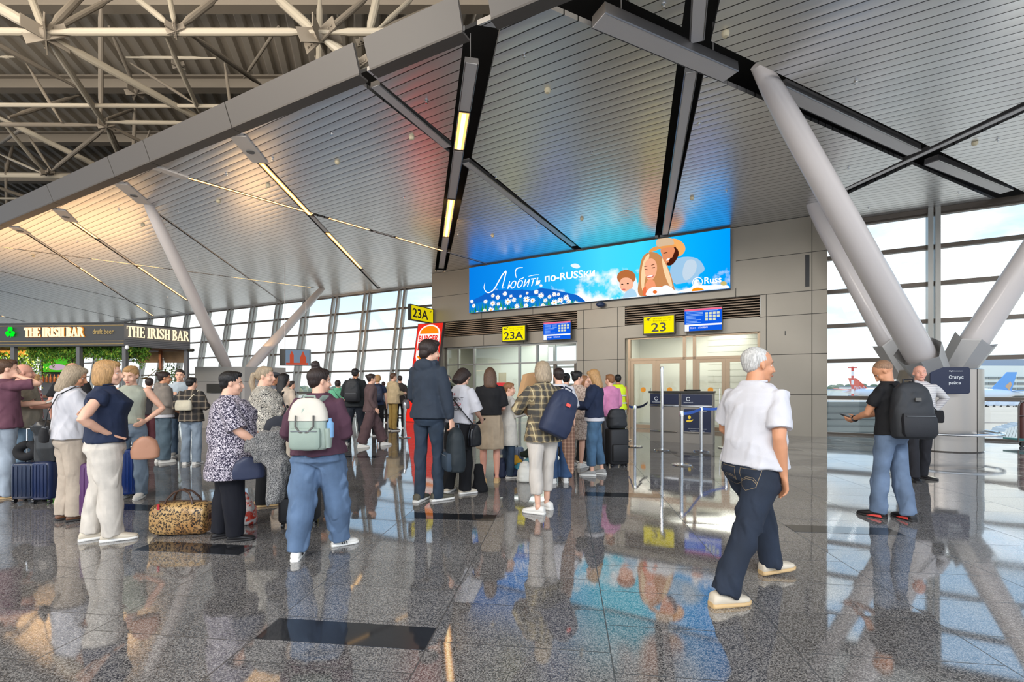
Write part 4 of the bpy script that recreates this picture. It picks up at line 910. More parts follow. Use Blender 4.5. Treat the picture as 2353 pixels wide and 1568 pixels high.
# hanging advertising screen and grey booth by the left windows
tvp = P(679, 822, 19); r = empty('hanging_screen', tvp, R(14), 'small hanging screen with a red skyline before the left windows', 'screen')
MB().box((0, 0, 0), (1.16, .14, .68)).build('case', blk, r, False)
sx = lambda x0, x1, y0, y1, l=0: [V((x, -.075-l*.002, y)) for x, y in ((x0, y0), (x1, y0), (x1, y1), (x0, y1))]
poly_mesh([sx(-.36, .55, -.31, .31)], 'picture', emis('tv_sky', rgb(120, 140, 160), .8), r)
poly_mesh([sx(-.2, -.05, -.28, .1, 1), [V((-.2, -.077, .1)), V((-.05, -.077, .1)), V((-.125, -.077, .28))], sx(.18, .42, -.28, .02, 1), [V((.2, -.077, .02)), V((.4, -.077, .02)), V((.3, -.077, .27))], sx(-.34, .5, -.3, -.22, 1)], 'picture_towers', emis('tv_red', rgb(196, 84, 60), .8), r)
for s in (-1, 1): MB().tube([(s*.4, 0, .34), (s*.4, 0, CZ-tvp.z)], .012, 6).build('hanger', hous, r)
bo = G(562, 985); r = empty('grey_booth', bo, 0, 'pale grey service booth under the two slim struts', 'booth')
bl_ = V((-(562-445)/F*bo.y, .15, 0)); br_ = V((.85, 1.0, 0))
wm = mat('booth_grey', rgb(140, 140, 138), .45, .1); wm2 = mat('booth_panel', rgb(150, 148, 146), .5)
h_ = EYE+(HY-843)/F*bo.y
q = MB(); q.prism([V((0, 0, 0)), br_, br_+bl_, bl_], z*(h_-.5)); q.build('body', wm2, r, False)
o2 = (bl_*-.02-br_*.02); q = MB(); q.prism([o2+z*(h_-.5), br_*1.03+o2+z*(h_-.5), br_*1.03+bl_*1.04+o2+z*(h_-.5), bl_*1.04+o2+z*(h_-.5)], z*.5); q.build('fascia', wm, r, False)
nf = V((0, -1, 0)); q = MB().bar(bl_*.33+nf*.03+z*.02, bl_*.33+nf*.03+z*(h_-.02), .02, .02); q.build('joint', plen, r, False)
MB().box(bl_*.25+V((0, -.045, 1.05)), (.6, .02, 1.5)).build('door', wm, r, False)
MB().box(bl_*.6+V((0, -.06, 1.35)), (.5, .05, .3)).build('display', blk, r, False)
tag(MB().lathe([(.001, 0), (.7, 0), (.72, .03), (.66, .09), (.60, .10), (.001, .10)], n=30).build('strut_base', alu, None, loc=LB+V((0, 0, -.1-.05))), 'round metal base of the two slim struts on the grey booth', 'column base')

# ---------------------------------------------------------------- Irish bar
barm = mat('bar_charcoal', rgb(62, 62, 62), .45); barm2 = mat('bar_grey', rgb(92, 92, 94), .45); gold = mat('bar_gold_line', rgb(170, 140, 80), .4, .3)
ZT, ZB = 3.15, 2.52
K1 = G(285, 742, ZT); K1.z = 0; K2 = G(437, 757, ZT); K2.z = 0; K0 = G(-230, 747, ZT); K0.z = 0
bar = empty('bar_kiosk', K1, 0, 'charcoal bar kiosk with lit shamrock sign and hanging greenery', 'kiosk')
f0 = (K0-K1); f2 = (K2-K1); back = V((-3.4, 4.4, 0))
nA = V((f0.y, -f0.x, 0)).normalized(); nA = nA if nA.y < 0 else -nA; nB = V((-f2.y, f2.x, 0)).normalized(); nB = nB if nB.x > 0 else -nB
def band(a, b2, n, z0, z1, th, m, name): q = MB(); q.prism([a+z*z0, b2+z*z0, b2+z*z1, a+z*z1], -n*th); q.build(name, m, bar, False)
Z0 = V((0, 0, 0))
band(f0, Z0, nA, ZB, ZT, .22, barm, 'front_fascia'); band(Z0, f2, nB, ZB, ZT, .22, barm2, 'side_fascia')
for zz in (ZT-.07, ZB+.13, ZB+.05):
    band(f0+nA*.012, nA*.012, nA, zz, zz+.012, .01, gold, 'gold_line')
for k in range(4): band(nB*.012, f2+nB*.012, nB, ZB+.03+k*.05, ZB+.035+k*.05, .01, barm, 'groove')
q = MB(); q.prism([p+z*(ZT-.02) for p in (f0, Z0, f2, f2+back, f0+back)], z*.04); q.build('roof', barm, bar, False)
q = MB(); q.prism([p+z*(ZB+.02) for p in (f0-nA*.05, -nA*.05, f2-nB*.05, f2+back, f0+back)], z*.03); q.build('soffit', mat('bar_wood', rgb(96, 62, 40), .5), bar, False)
for p, n_ in ((-nA*.08-nB*.08, 'post'), (f2-nB*.1+f2*-.03, 'post'), (f0*.21-nA*.1, 'post'), (f0*.5-nA*.1, 'post')):
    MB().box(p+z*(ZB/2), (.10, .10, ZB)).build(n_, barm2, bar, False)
q = MB(); q.prism([f0*.98-nA*.05, f0*.07-nA*.05, f0*.07-nA*.05+z*1.1, f0*.98-nA*.05+z*1.1], -nA*.5); q.build('counter', barm, bar, False)
q = MB(); q.prism([f0*.99+z*1.1, f0*.06+z*1.1, f0*.06+z*1.15, f0*.99+z*1.15], -nA*.62); q.build('counter_top', mat('bar_wood'), bar, False)
# back fitting with screen
A_ = P(95, 888, 14.4)-K1-z*EYE; B_ = P(172, 888, 14.2)-K1-z*EYE
q = MB(); q.prism([A_, B_, B_+z*2.5, A_+z*2.5], V((0, .3, 0))); q.build('back_cabinet', barm2, bar, False)
sc_ = [P(x, y, 14.1)-K1 for x, y in ((97, 857), (163, 857), (163, 818), (97, 818))]
q = MB().prism(sc_, V((0, .06, 0))); q.build('tv', blk, bar, False)
poly_mesh([[P(x, y, 14.08)-K1 for x, y in ((99, 855), (161, 855), (161, 820), (99, 820))]], 'tv_picture', emis('tv_green', rgb(80, 190, 50), .9), bar)
poly_mesh([[P(x, y, 14.06)-K1 for x, y in ellp(132, 844, 20, 7)]], 'tv_picture', emis('tv_pinkish', rgb(200, 170, 190), .9), bar)
q = MB()
for i, x in enumerate(range(98, 166, 9)):
    c = P(x, 872, 14.05)-K1; q.mats = q.mats
    q.lathe([(.03, -.1), (.035, 0), (.03, .06), (.012, .1), (.012, .15), (.001, .15)], c, 10)
q.build('bottles', mat('bottle_amber', rgb(150, 90, 50), .2), bar)['kind'] = 'stuff'
MB().box(P(-20, 800, 14.6)-K1, (3.6, .1, .5)).build('lit_panel', emis('bar_warm', rgb(250, 170, 70), 1.0), bar, False)
l = area('bar_lamp', K1+V((-2.5, .9, 2.45)), K1+V((-2.5, .9, 0)), 3.5, .6, 60, (1, .72, .42))
# menu boards
mbm = mat('menu_print', rgb(150, 126, 100), .6, var=.3, vs=3)
for (xa, xb, ya, yb, n_) in ((312, 366, 810, 834, 'left menu board'), (371, 427, 808, 834, 'right menu board')):
    D0 = 14.6; q = MB().prism([P(xa, ya, D0)-K1, P(xb-4, ya-1, D0)-K1, P(xb, ya+6, D0)-K1, P(xb-4, yb, D0)-K1, P(xa+8, yb, D0)-K1], V((0, .05, 0))); q.build('menu_board', mbm, bar, False)
MB().bar(P(369, 795, 14.5)-K1, P(369, 850, 14.5)-K1, .07, .07, (0, 1, 0)).build('copper_post', mat('copper', rgb(150, 100, 80), .35, .6), bar, False)
# serif letters with real depth
def serif(ch):
    S = .06; rc = lambda x0, x1, y0, y1: [(x0, y0), (x1, y0), (x1, y1), (x0, y1)]
    st = lambda x: [rc(x, x+.19, 0, 1), rc(x-.07, x+.26, 0, S), rc(x-.07, x+.26, 1-S, 1)]
    def arcs(cx, cy, ro, ri, a0, a1, sx=1, n=10): return [[(cx+sx*k*cos(R(a)), cy+k2_*sin(R(a))) for k, k2_, a in ((ro[0], ro[1], a0+(a1-a0)*i/n), (ro[0], ro[1], a0+(a1-a0)*(i+1)/n), (ri[0], ri[1], a0+(a1-a0)*(i+1)/n), (ri[0], ri[1], a0+(a1-a0)*i/n))] for i in range(n)]
    if ch == 'I': return st(.07), .40
    if ch == 'T': return [rc(.27, .46, 0, 1), rc(.18, .55, 0, S), rc(0, .73, 1-.08, 1), rc(0, .05, .72, 1), rc(.68, .73, .72, 1)], .78
    if ch == 'H': return st(.07)+st(.55)+[rc(.2, .6, .47, .54)], .88
    if ch == 'E': return st(.07)+[rc(.2, .62, .93, 1), rc(.2, .66, 0, .07), rc(.2, .48, .47, .54), rc(.57, .62, .75, 1), rc(.6, .66, 0, .28), rc(.44, .49, .38, .63)], .74
    if ch == 'R': return st(.07)+arcs(.3, .75, (.36, .25), (.17, .18), -90, 90)+[rc(.2, .32, .93, 1), rc(.2, .32, .50, .57), [(.36, .52), (.52, .54), (.80, .05), (.86, .05), (.86, 0), (.66, 0)]], .86
    if ch == 'B': return st(.07)+arcs(.3, .76, (.32, .24), (.13, .17), -90, 90)+arcs(.3, .26, (.38, .26), (.18, .19), -90, 90)+[rc(.2, .32, .93, 1), rc(.2, .32, .48, .55), rc(.2, .32, 0, .07)], .76
    if ch == 'S': return arcs(.32, .74, (.29, .26), (.12, .17), 20, 250)+arcs(.34, .27, (.31, .27), (.12, .18), -160, 75)+[[(.14, .60), (.22, .72), (.54, .42), (.46, .30)], rc(.56, .61, .68, 1), rc(.03, .08, 0, .3)], .70
    if ch == 'A': return [[(.04, .03), (.11, .03), (.42, 1), (.36, 1)], [(.36, 1), (.46, 1), (.80, .03), (.60, .03)], rc(.2, .62, .30, .36), rc(-.04, .22, 0, S), rc(.5, .9, 0, S)], .90
    return [], .30
def serif_text(s, O, xd, W_, H_, m, par, name='serif_letters', dep=.03, nrm=None):
    tot = sum(serif(c)[1] for c in s); x = 0; k = W_/tot; q = MB()
    for c in s:
        ps, w = serif(c)
        for p in ps: q.prism([V(O)+xd*((x+a)*k)+z*(b2*H_) for a, b2 in p], nrm*dep)
        x += w
    q.build(name, m, par, False)
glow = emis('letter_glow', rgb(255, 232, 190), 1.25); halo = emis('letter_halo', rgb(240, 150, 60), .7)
ax_ = (f0*-1).normalized()
def onf(x): k = (x-CX)/F; # point of front fascia at pixel x
def front_pt(x, y):
    k = (x-CX)/F; o_, d_ = K1+nA*.03, f0; t = (k*o_.y-o_.x)/(d_.x-k*d_.y); p = o_+d_*t; p.z = EYE+(HY-y)/F*p.y; return p-K1
def side_pt(x, y):
    k = (x-CX)/F; o_, d_ = K1+nB*.05, f2; t = (k*o_.y-o_.x)/(d_.x-k*d_.y); p = o_+d_*t; p.z = EYE+(HY-y)/F*p.y; return p-K1
a, b2 = front_pt(57, 775), front_pt(193, 773); serif_text('THE IRISH BAR', a, ax_, (b2-a).length, .26, glow, bar, nrm=nA)
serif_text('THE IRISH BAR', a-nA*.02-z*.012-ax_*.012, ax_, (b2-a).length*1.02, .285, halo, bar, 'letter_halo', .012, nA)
a, b2 = side_pt(291, 771), side_pt(434, 783); a.z = b2.z = 2.77; sx_ = f2.normalized(); serif_text('THE IRISH BAR', a, sx_, (b2-a).length, .30, glow, bar, nrm=nB)
a, b2 = front_pt(213, 768), front_pt(261, 767); lettering('draft beer', emis('draft_text', rgb(196, 168, 110), .9), bar, 'draft_letters', a, ax_, z, (b2-a).length, .14)
c0 = front_pt(25, 764); sh = []
for an in (90, 210, 330):
    cx1, cy1 = .085*cos(R(an)), .085*sin(R(an))
    for s in (-1, 1): sh.append([c0+ax_*u+z*v+nA*.02 for u, v in ellp(cx1+.03*cos(R(an+90*s)), cy1+.03*sin(R(an+90*s)), .062, .046, an)])
sh.append([c0+ax_*u+z*v+nA*.02 for u, v in ((-.012, 0), (.012, 0), (.03, -.15), (.005, -.15))])
poly_mesh(sh, 'shamrock', emis('shamrock_green', rgb(10, 235, 40), 1.1), bar)
MB().ell(side_pt(292, 797)+z*-.02, (.05, .05, .06)).build('small_camera', whp, bar); MB().tube([P(433, 805, 13.9)-K1, P(443, 805, 13.9)-K1], .05, 12, round_ends=True).build('spotlight', blk, bar)
# greenery
lf = [mat('leaf_a', rgb(96, 140, 52), .6), mat('leaf_b', rgb(58, 100, 40), .6), mat('leaf_c', rgb(140, 160, 60), .6)]
def foliage(name, loc, w, dpt, h, n, label, hang=True, leaf=.05, parent=None):
    q = MB(); [q.use(m) for m in lf]
    for i in range(n):
        x = random.gauss(0, .33)*w if not hang else random.uniform(-.5, .5)*w
        L = h*random.uniform(.35, 1)*(1-.5*abs(x/w)) if hang else 0
        zz = -random.random()*L if hang else random.gauss(0, .3)*h
        y = random.uniform(-.5, .5)*dpt; s = leaf*random.uniform(.6, 1.3)
        rot = M4.Rotation(random.uniform(0, 6.28), 3, 'Z') @ M4.Rotation(random.uniform(-1.2, 1.2), 3, 'X')
        q.mi = random.choice((0, 0, 1, 2)); c = V((x, y, zz))
        q.add([c+rot @ V(v)*s for v in ((0, -1, 0), (.45, 0, .12), (0, 1, 0), (-.45, 0, .12))], [(0, 1, 2, 3)])
    if hang:
        q.mi = 1
        for i in range(int(w*14)):
            x = random.uniform(-.5, .5)*w; y = random.uniform(-.4, .4)*dpt; q.tube([(x, y, 0), (x+random.uniform(-.03, .03), y, -h*random.uniform(.4, .95)*(1-.4*abs(x/w)))], .006, 4)
    o = q.build(name, None, parent, False); o.location = loc; return tag(o, label, 'plant')
for x, w, h, n, lab in [(52, .5, .50, 700, 'hanging greenery at the left end of the bar front'), (78, .45, .62, 700, 'dense hanging greenery left of the bar screen'), (105, .5, .42, 600, 'hanging greenery over the left of the bar screen'), (132, .5, .60, 700, 'hanging greenery over the middle of the bar screen'), (157, .4, .45, 500, 'hanging greenery left of the bar front post'), (200, .5, .55, 700, 'hanging greenery right of the bar front post'), (230, .55, .62, 800, 'longest hanging greenery on the bar front'), (265, .4, .5, 600, 'hanging greenery beside the bar corner post')]:
    p = front_pt(x, 797)+K1-nA*-.0; p = p-nA*.38; p.z = ZB+.02; foliage('hanging_plant', p, w, .22, h, n, lab)
for x, w, h, n, lab in [(303, .45, .45, 500, 'hanging greenery under the bar side right of its corner'), (337, .38, .62, 600, 'hanging greenery before the menu boards')]:
    p = side_pt(x, 797)+K1-nB*.3; p.z = ZB+.02; foliage('hanging_plant', p, w, .22, h, n, lab)
foliage('leafy_bush', P(35, 850, 13.6), 1.1, .5, .8, 1800, 'yellow-green leafy bush behind the bald men at the left edge', False)
foliage('leafy_bush', P(12, 838, 14.0), 1.2, .5, .6, 1200, 'leafy bush glowing warm at the left end of the bar', False)
foliage('small_tree', P(392, 865, 15.5), .7, .5, .7, 500, 'airy green plant behind the bun haired person in grey', False, .05)
al = empty('arc_lamp', P(345, 888, 15.8)-z*EYE, 0, 'thin arched lamp with a small saucer shade by the bar windows', 'lamp')
MB().tube([(.6, 0, 1.2), (.5, 0, 2.0), (.2, 0, 1.95), (-.12, 0, 1.72)], .012, 8).build('arm', gold, al); MB().lathe([(.02, .05), (.16, .0), (.15, -.01), (.02, .03)], (-.15, 0, 1.68), 16).build('shade', gold, al)
MB().tube([(.6, 0, 0), (.6, 0, 1.2)], .012, 8).build('stem', gold, al)

# ---------------------------------------------------------------- luggage trolley at the right edge
tp_ = G(2360, 1026); r = empty('luggage_trolley', tp_, 0, 'luggage trolley with a pushing frame cut by the right edge', 'trolley')
MB().tube([(-.2, 0, .10), (-.2, 0, .95), (-.17, 0, 1.02), (-.1, 0, 1.06), (.5, 0, 1.06)], .016, 8).build('frame', mat('trolley_grey', rgb(120, 110, 105), .4, .5), r)
MB().tube([(-.2, 0, .72), (.5, 0, .72)], .012, 8).build('crossbar', mat('trolley_grey'), r); MB().box((.15, .1, .16), (.7, .5, .04)).build('tray', mat('trolley_teal', rgb(90, 150, 150), .5), r, False)
MB().tube([(-.12, -.02, .05), (-.12, .02, .05)], .05, 14).build('wheel', blk, r)
o = MB().lathe([(.08, .0), (.09, .5), (.07, .62), (.05, .9), (.001, .9)], n=18).build('drinks_bottle', mat('dark_red', rgb(96, 60, 56), .4), loc=tp_+V((.02, .1, .18))); tag(o, 'tall dark red bottle shaped bin standing on the trolley', 'bottle')

# ---------------------------------------------------------------- outside: apron, aircraft, terminal, trees
gz = -4.6
q = MB(); q.box((40, 330, gz-.5), (1500, 620, 1)); struct('ground', q, mat('apron_concrete', rgb(214, 188, 160), .9, var=.06, vs=.05))
q = MB(); q.bar(V((30, 82, gz+.02)), V((190, 62, gz+.02)), 1.6, .02); trim(q, mat('apron_line', rgb(150, 130, 112), .9))
ribm = mat('bridge_grey', rgb(120, 126, 128), .5, .3)
ob = empty('passenger_bridge', Wp(-3, -4.2, 0), 0, 'grey ribbed side of a passenger bridge just outside the right windows', 'passenger bridge')
D1 = 16.0; a = [P(1890, 1075, D1), P(2228, 1075, D1-1.5), P(2263, 924, D1-1.5), P(1890, 924, D1)]
q = MB().prism([v-ob.location for v in a], V((.9, 1.6, 0))); q.build('shell', ribm, ob, False)
for k in range(9):
    y = 935+k*15; q = MB(); e = P(2260-(y-924)*.23, y, D1-1.5); q.bar(P(1890, y, D1)-ob.location-V((.02, .04, 0)), e-ob.location-V((.02, .04, 0)), .03, .022); q.build('rib', mat('bridge_dark', rgb(84, 88, 92), .5), ob, False)
MB().prism([v-ob.location for v in (P(2235, 985, 17), P(2300, 1010, 16), P(2290, 1100, 16), P(2225, 1100, 17))], V((.5, 1, 0))).build('canopy', mat('bridge_white', rgb(235, 235, 235), .6), ob, False)
q = MB()
for k in range(7): q.prism([v-ob.location for v in (P(2298+k*8, 1015, 18), P(2304+k*8, 1015, 18), P(2318+k*7, 985-k*2, 18), P(2312+k*7, 985-k*2, 18))], V((.1, .6, 0)))
q.build('bellows', mat('bridge_light', rgb(196, 198, 198), .6), ob, False)['kind'] = 'stuff'
tb = P(2300, 888, 260); tb.z = gz; r = empty('terminal_building', tb, R(6), 'white terminal building with three rows of windows across the apron', 'building')
s_ = 260/F; MB().box((30, 10, (888-838)*s_/2+3), (150*s_*2+60, 20, (888-838)*s_-gz)).build('wall', mat('terminal_white', rgb(244, 240, 226), .8), r, False)
MB().box((34, 16, (888-826)*s_/2+3.6), (150*s_*2+66, 20, (888-826)*s_-gz+1.2)).build('upper_block', mat('terminal_grey', rgb(150, 156, 168), .8), r, False)
for j, y in enumerate((869, 882, 894)):
    for i in range(12): MB().box((-12+i*6.2, -.2, (888-y)*s_-gz+EYE), (5.3, .5, 1.4)).build('window', mat('terminal_window', rgb(120, 124, 120), .3), r, False)
def tail(label, x, D, hh, col, flip, badge):
    p = P(x, 888, D); p.z = gz; r = empty('airliner', p, R(180) if flip else 0, label, 'aeroplane'); s = D/F
    m = mat('tail_%d_%d_%d' % col, rgb(*col), .35); zt = EYE-gz+hh; zf = 3.6
    q = MB().prism([V((0, -.2, zf)), V((7.5, -.2, zf)), V((9.6, -.2, zt)), V((6.6, -.2, zt))], (0, .4, 0)); q.build('tail_fin', m, r, False)
    L = 34; MB().loft([(V((12-k*L, 0, 3.4+.6*max(0, (.25-k)*3))), V((0, 1.9*s_, 0)), V((0, 0, 1.9*s_))) for k, s_ in ((0, .08), (.08, .4), (.25, .9), (.4, 1), (.9, 1), (.97, .6), (1, .1))], 20).build('fuselage', mat('fuselage_white', rgb(232, 234, 240), .3), r)
    for sgn in (-1, 1): MB().prism([V((7, sgn*.5, 4.4)), V((10.5, sgn*.5, 4.4)), V((12, sgn*5.5, 4.9)), V((10.5, sgn*5.5, 4.9))], (0, 0, .15)).build('tailplane', m, r, False)
    MB().prism([V((-12, 0, 2.8)), V((-5, 0, 2.8)), V((-3.5, 16 if not flip else 16, 3.6)), V((-5.5, 16, 3.6))], (0, 0, .3)).build('wing', mat('fuselage_white'), r, False)
    return r
t1 = tail('airliner with light blue tail fin beyond the right windows', 2268, 150, 4.6, (84, 158, 222), False, None)
p_ = [V((5.6, -.23, 6.0)), V((7.4, -.23, 7.6)), V((7.9, -.23, 6.6)), V((7.0, -.23, 4.6)), V((6.4, -.23, 5.2))]; poly_mesh([p_], 'tail_emblem', mat('tail_emblem', rgb(226, 170, 120), .5), t1)
t2 = tail('airliner with red tail fin left of the steel column base', 2003, 190, 3.4, (232, 92, 66), True, None)
lettering('КРЫЛЬЯ', mat('fuselage_white'), t2, 'tail_lettering', (8.2, .24, 4.8), (-1, 0, 0), z, 5.0, 1.1, off=.01)
ms = P(1959, 888, 170); ms.z = gz; r = empty('lattice_mast', ms, 0, 'red and white lattice mast beyond the right windows', 'mast')
hm = (888-843)*170/F-gz+EYE
for k in range(8): MB().box((0, 0, hm*(k+.5)/8), (.55, .55, hm/8)).build('section', mat('mast_red' if k % 2 else 'mast_white', rgb(220, 80, 70) if k % 2 else rgb(240, 236, 232), .6), r, False)
MB().box((0, 0, hm*.97), (3.2, .4, .3)).build('lamp_bar', mat('mast_red'), r, False)
random.seed(11)
tm_ = [mat('wood_a', rgb(112, 124, 96), .9), mat('wood_b', rgb(130, 136, 104), .9), mat('wood_c', rgb(150, 146, 112), .9)]
q = MB()
for m in tm_: q.use(m)
for i in range(700):
    x = random.uniform(-260, 420); y = random.uniform(330, 370); r_ = random.uniform(2, 4.2); q.mi = random.randint(0, 2); q.ell((x, y, gz+random.uniform(1, 5.4 if x > 0 else 4)), (r_, r_, r_*.9), nu=7, nv=5)
o = q.build('treeline', None, None, False); tag(o, 'distant wooded ridge along the far edge of the airfield', 'trees', kind='stuff')
for i, (x, y, w, h, lab) in enumerate([(1915, 898, 9, 3, 'low white shed left of the mast'), (1985, 897, 22, 4.2, 'low white hangar behind the red tail')]):
    p = P(x, y, 230+i*30); p.z = gz; rr = empty('airfield_shed', p, 0, lab+' across the airfield', 'shed'); MB().box((0, 0, h/2+1.2), (w, 8, h)).build('wall', mat('terminal_white'), rr, False); MB().box((0, 0, h+1.4), (w+.6, 8.6, .4)).build('roof', mat('terminal_grey'), rr, False); MB().box((0, 0, .6), (w+.4, 8.4, 1.3)).build('plinth', mat('terminal_grey'), rr, False)
for i, (x, lab) in enumerate([(2268, 'leftmost'), (2300, 'middle'), (2332, 'rightmost')]):
    p = P(x, 888, 135); p.z = gz; rr = empty('apron_van', p, R(8*i), '%s small white service van parked far out on the apron' % lab, 'van', 'vans on the apron')
    MB().rbox((0, 0, .95), (3.3 if i % 2 else 3.0, 1.8, 1.3), r=.25).build('body', mat('fuselage_white'), rr, False); MB().rbox((.3, 0, 1.55), (2.0, 1.6, .55), r=.2).build('cab_glass', mat('terminal_window'), rr, False)
    for sx_, sy_ in ((1, 1), (1, -1), (-1, 1), (-1, -1)): MB().tube([(sx_*1.1, sy_*.9, .33), (sx_*1.1, sy_*.75, .33)], .33, 10).build('wheel', blk, rr)
# ---------------------------------------------------------------- people
JOBS = []
def later(name, mb, m, parent, vox, smooth=2, post=None):
    """link a mesh that is fused into one continuous surface at the end"""
    o = mb.build(name, None, parent, True, ang=180); o.data.materials.clear()
    r = o.modifiers.new('fuse', 'REMESH'); r.mode = 'VOXEL'; r.voxel_size = vox; r.use_smooth_shade = True
    JOBS.append((o, m, smooth, post)); return o
def finish():
    bpy.context.view_layer.update(); dg = bpy.context.evaluated_depsgraph_get(); done = []
    for o, m, s, post in JOBS: done.append((o, bpy.data.meshes.new_from_object(o.evaluated_get(dg)), m, s, post))
    for o, me, m, s, post in done:
        o.modifiers.clear(); me.name = o.name; n = len(me.vertices)
        co = np.empty(n*3, 'f'); me.vertices.foreach_get('co', co); co = co.reshape(-1, 3)
        ed = np.empty(len(me.edges)*2, 'i'); me.edges.foreach_get('vertices', ed); ed = ed.reshape(-1, 2)
        cnt = np.zeros(n); np.add.at(cnt, ed[:, 0], 1); np.add.at(cnt, ed[:, 1], 1); cnt = np.maximum(cnt, 1)[:, None]
        for _ in range(s):
            a = np.zeros((n, 3)); np.add.at(a, ed[:, 0], co[ed[:, 1]]); np.add.at(a, ed[:, 1], co[ed[:, 0]]); co = co*.5+a/cnt*.5
        me.vertices.foreach_set('co', co.astype('f').ravel()); me.update()
        if post:
            nr = np.empty(n*3, 'f'); me.vertices.foreach_get('normal', nr) if False else me.vertex_normals.foreach_get('vector', nr)
            co = post(co, nr.reshape(-1, 3)); me.vertices.foreach_set('co', np.asarray(co, 'f').ravel())
        me.materials.clear(); me.materials.append(m); me.polygons.foreach_set('use_smooth', [True]*len(me.polygons)); me.update()
        old = o.data; o.data = me; bpy.data.meshes.remove(old)
def folds(amp, sx=7., sz=7., seed=0, drop=0.):
    """soft cloth folds; small sx = long folds across, small sz = long folds up and down"""
    rs = np.random.RandomState(seed); K = []
    for i in range(9):
        K.append((rs.uniform(-1, 1)*sx*2, rs.uniform(-1, 1)*sx*2, rs.uniform(-1, 1)*sz*2, rs.uniform(0, 6.3), rs.uniform(.5, 1)))
    def f(co, nr):
        x = co @ np.array([[k[0], k[1], k[2]] for k in K]).T*2.2+np.array([k[3] for k in K])
        w = np.sin(x+1.3*np.sin(x[:, ::-1]*.7)) @ np.array([k[4] for k in K])/9
        w = np.sign(w)*np.abs(w)**.8
        rg = (.5-np.abs(np.sin(x[:, :4]*.8+1.1*np.sin(x[:, 4:8]*.5)))).sum(1)/4; return co+nr*(np.maximum((w*1.6+rg*1.5)*1.5, -.22)*amp)[:, None]
    return f
def lerp(a, b2, k): return a+(b2-a)*k
def ik(A, T, a, b2, pole):
    A, T = V(A), V(T); d = T-A; L = min(d.length, (a+b2)*.999); d = d.normalized(); T = A+d*L
    x = (a*a-b2*b2+L*L)/(2*L); h = sqrt(max(0, a*a-x*x)); p = V(pole); p = (p-d*p.dot(d)); p = p.normalized() if p.length > 1e-4 else V((0, 1, 0))
    return A+d*x+p*h, T
SK = {'fair': (222, 172, 146), 'tan': (196, 138, 104), 'pink': (216, 156, 134), 'deep': (172, 116, 86)}
def skin(k): return mat('skin_'+k, rgb(*SK[k]), .5, bump=.05, bs=60, var=.05, vs=14)
HC = {'black': (26, 22, 22), 'dark': (44, 32, 28), 'brown': (84, 60, 44), 'blond': (176, 136, 90), 'ash': (158, 140, 116), 'white': (190, 188, 184), 'ginger': (140, 96, 62), 'grey': (90, 84, 80), 'stub': (136, 104, 80)}
def hairm(k): return mat('hair_'+k, rgb(*HC[k]), .45, bump=.9, bs=60, stretch=(6, 6, .6), var=.35, vs=26)
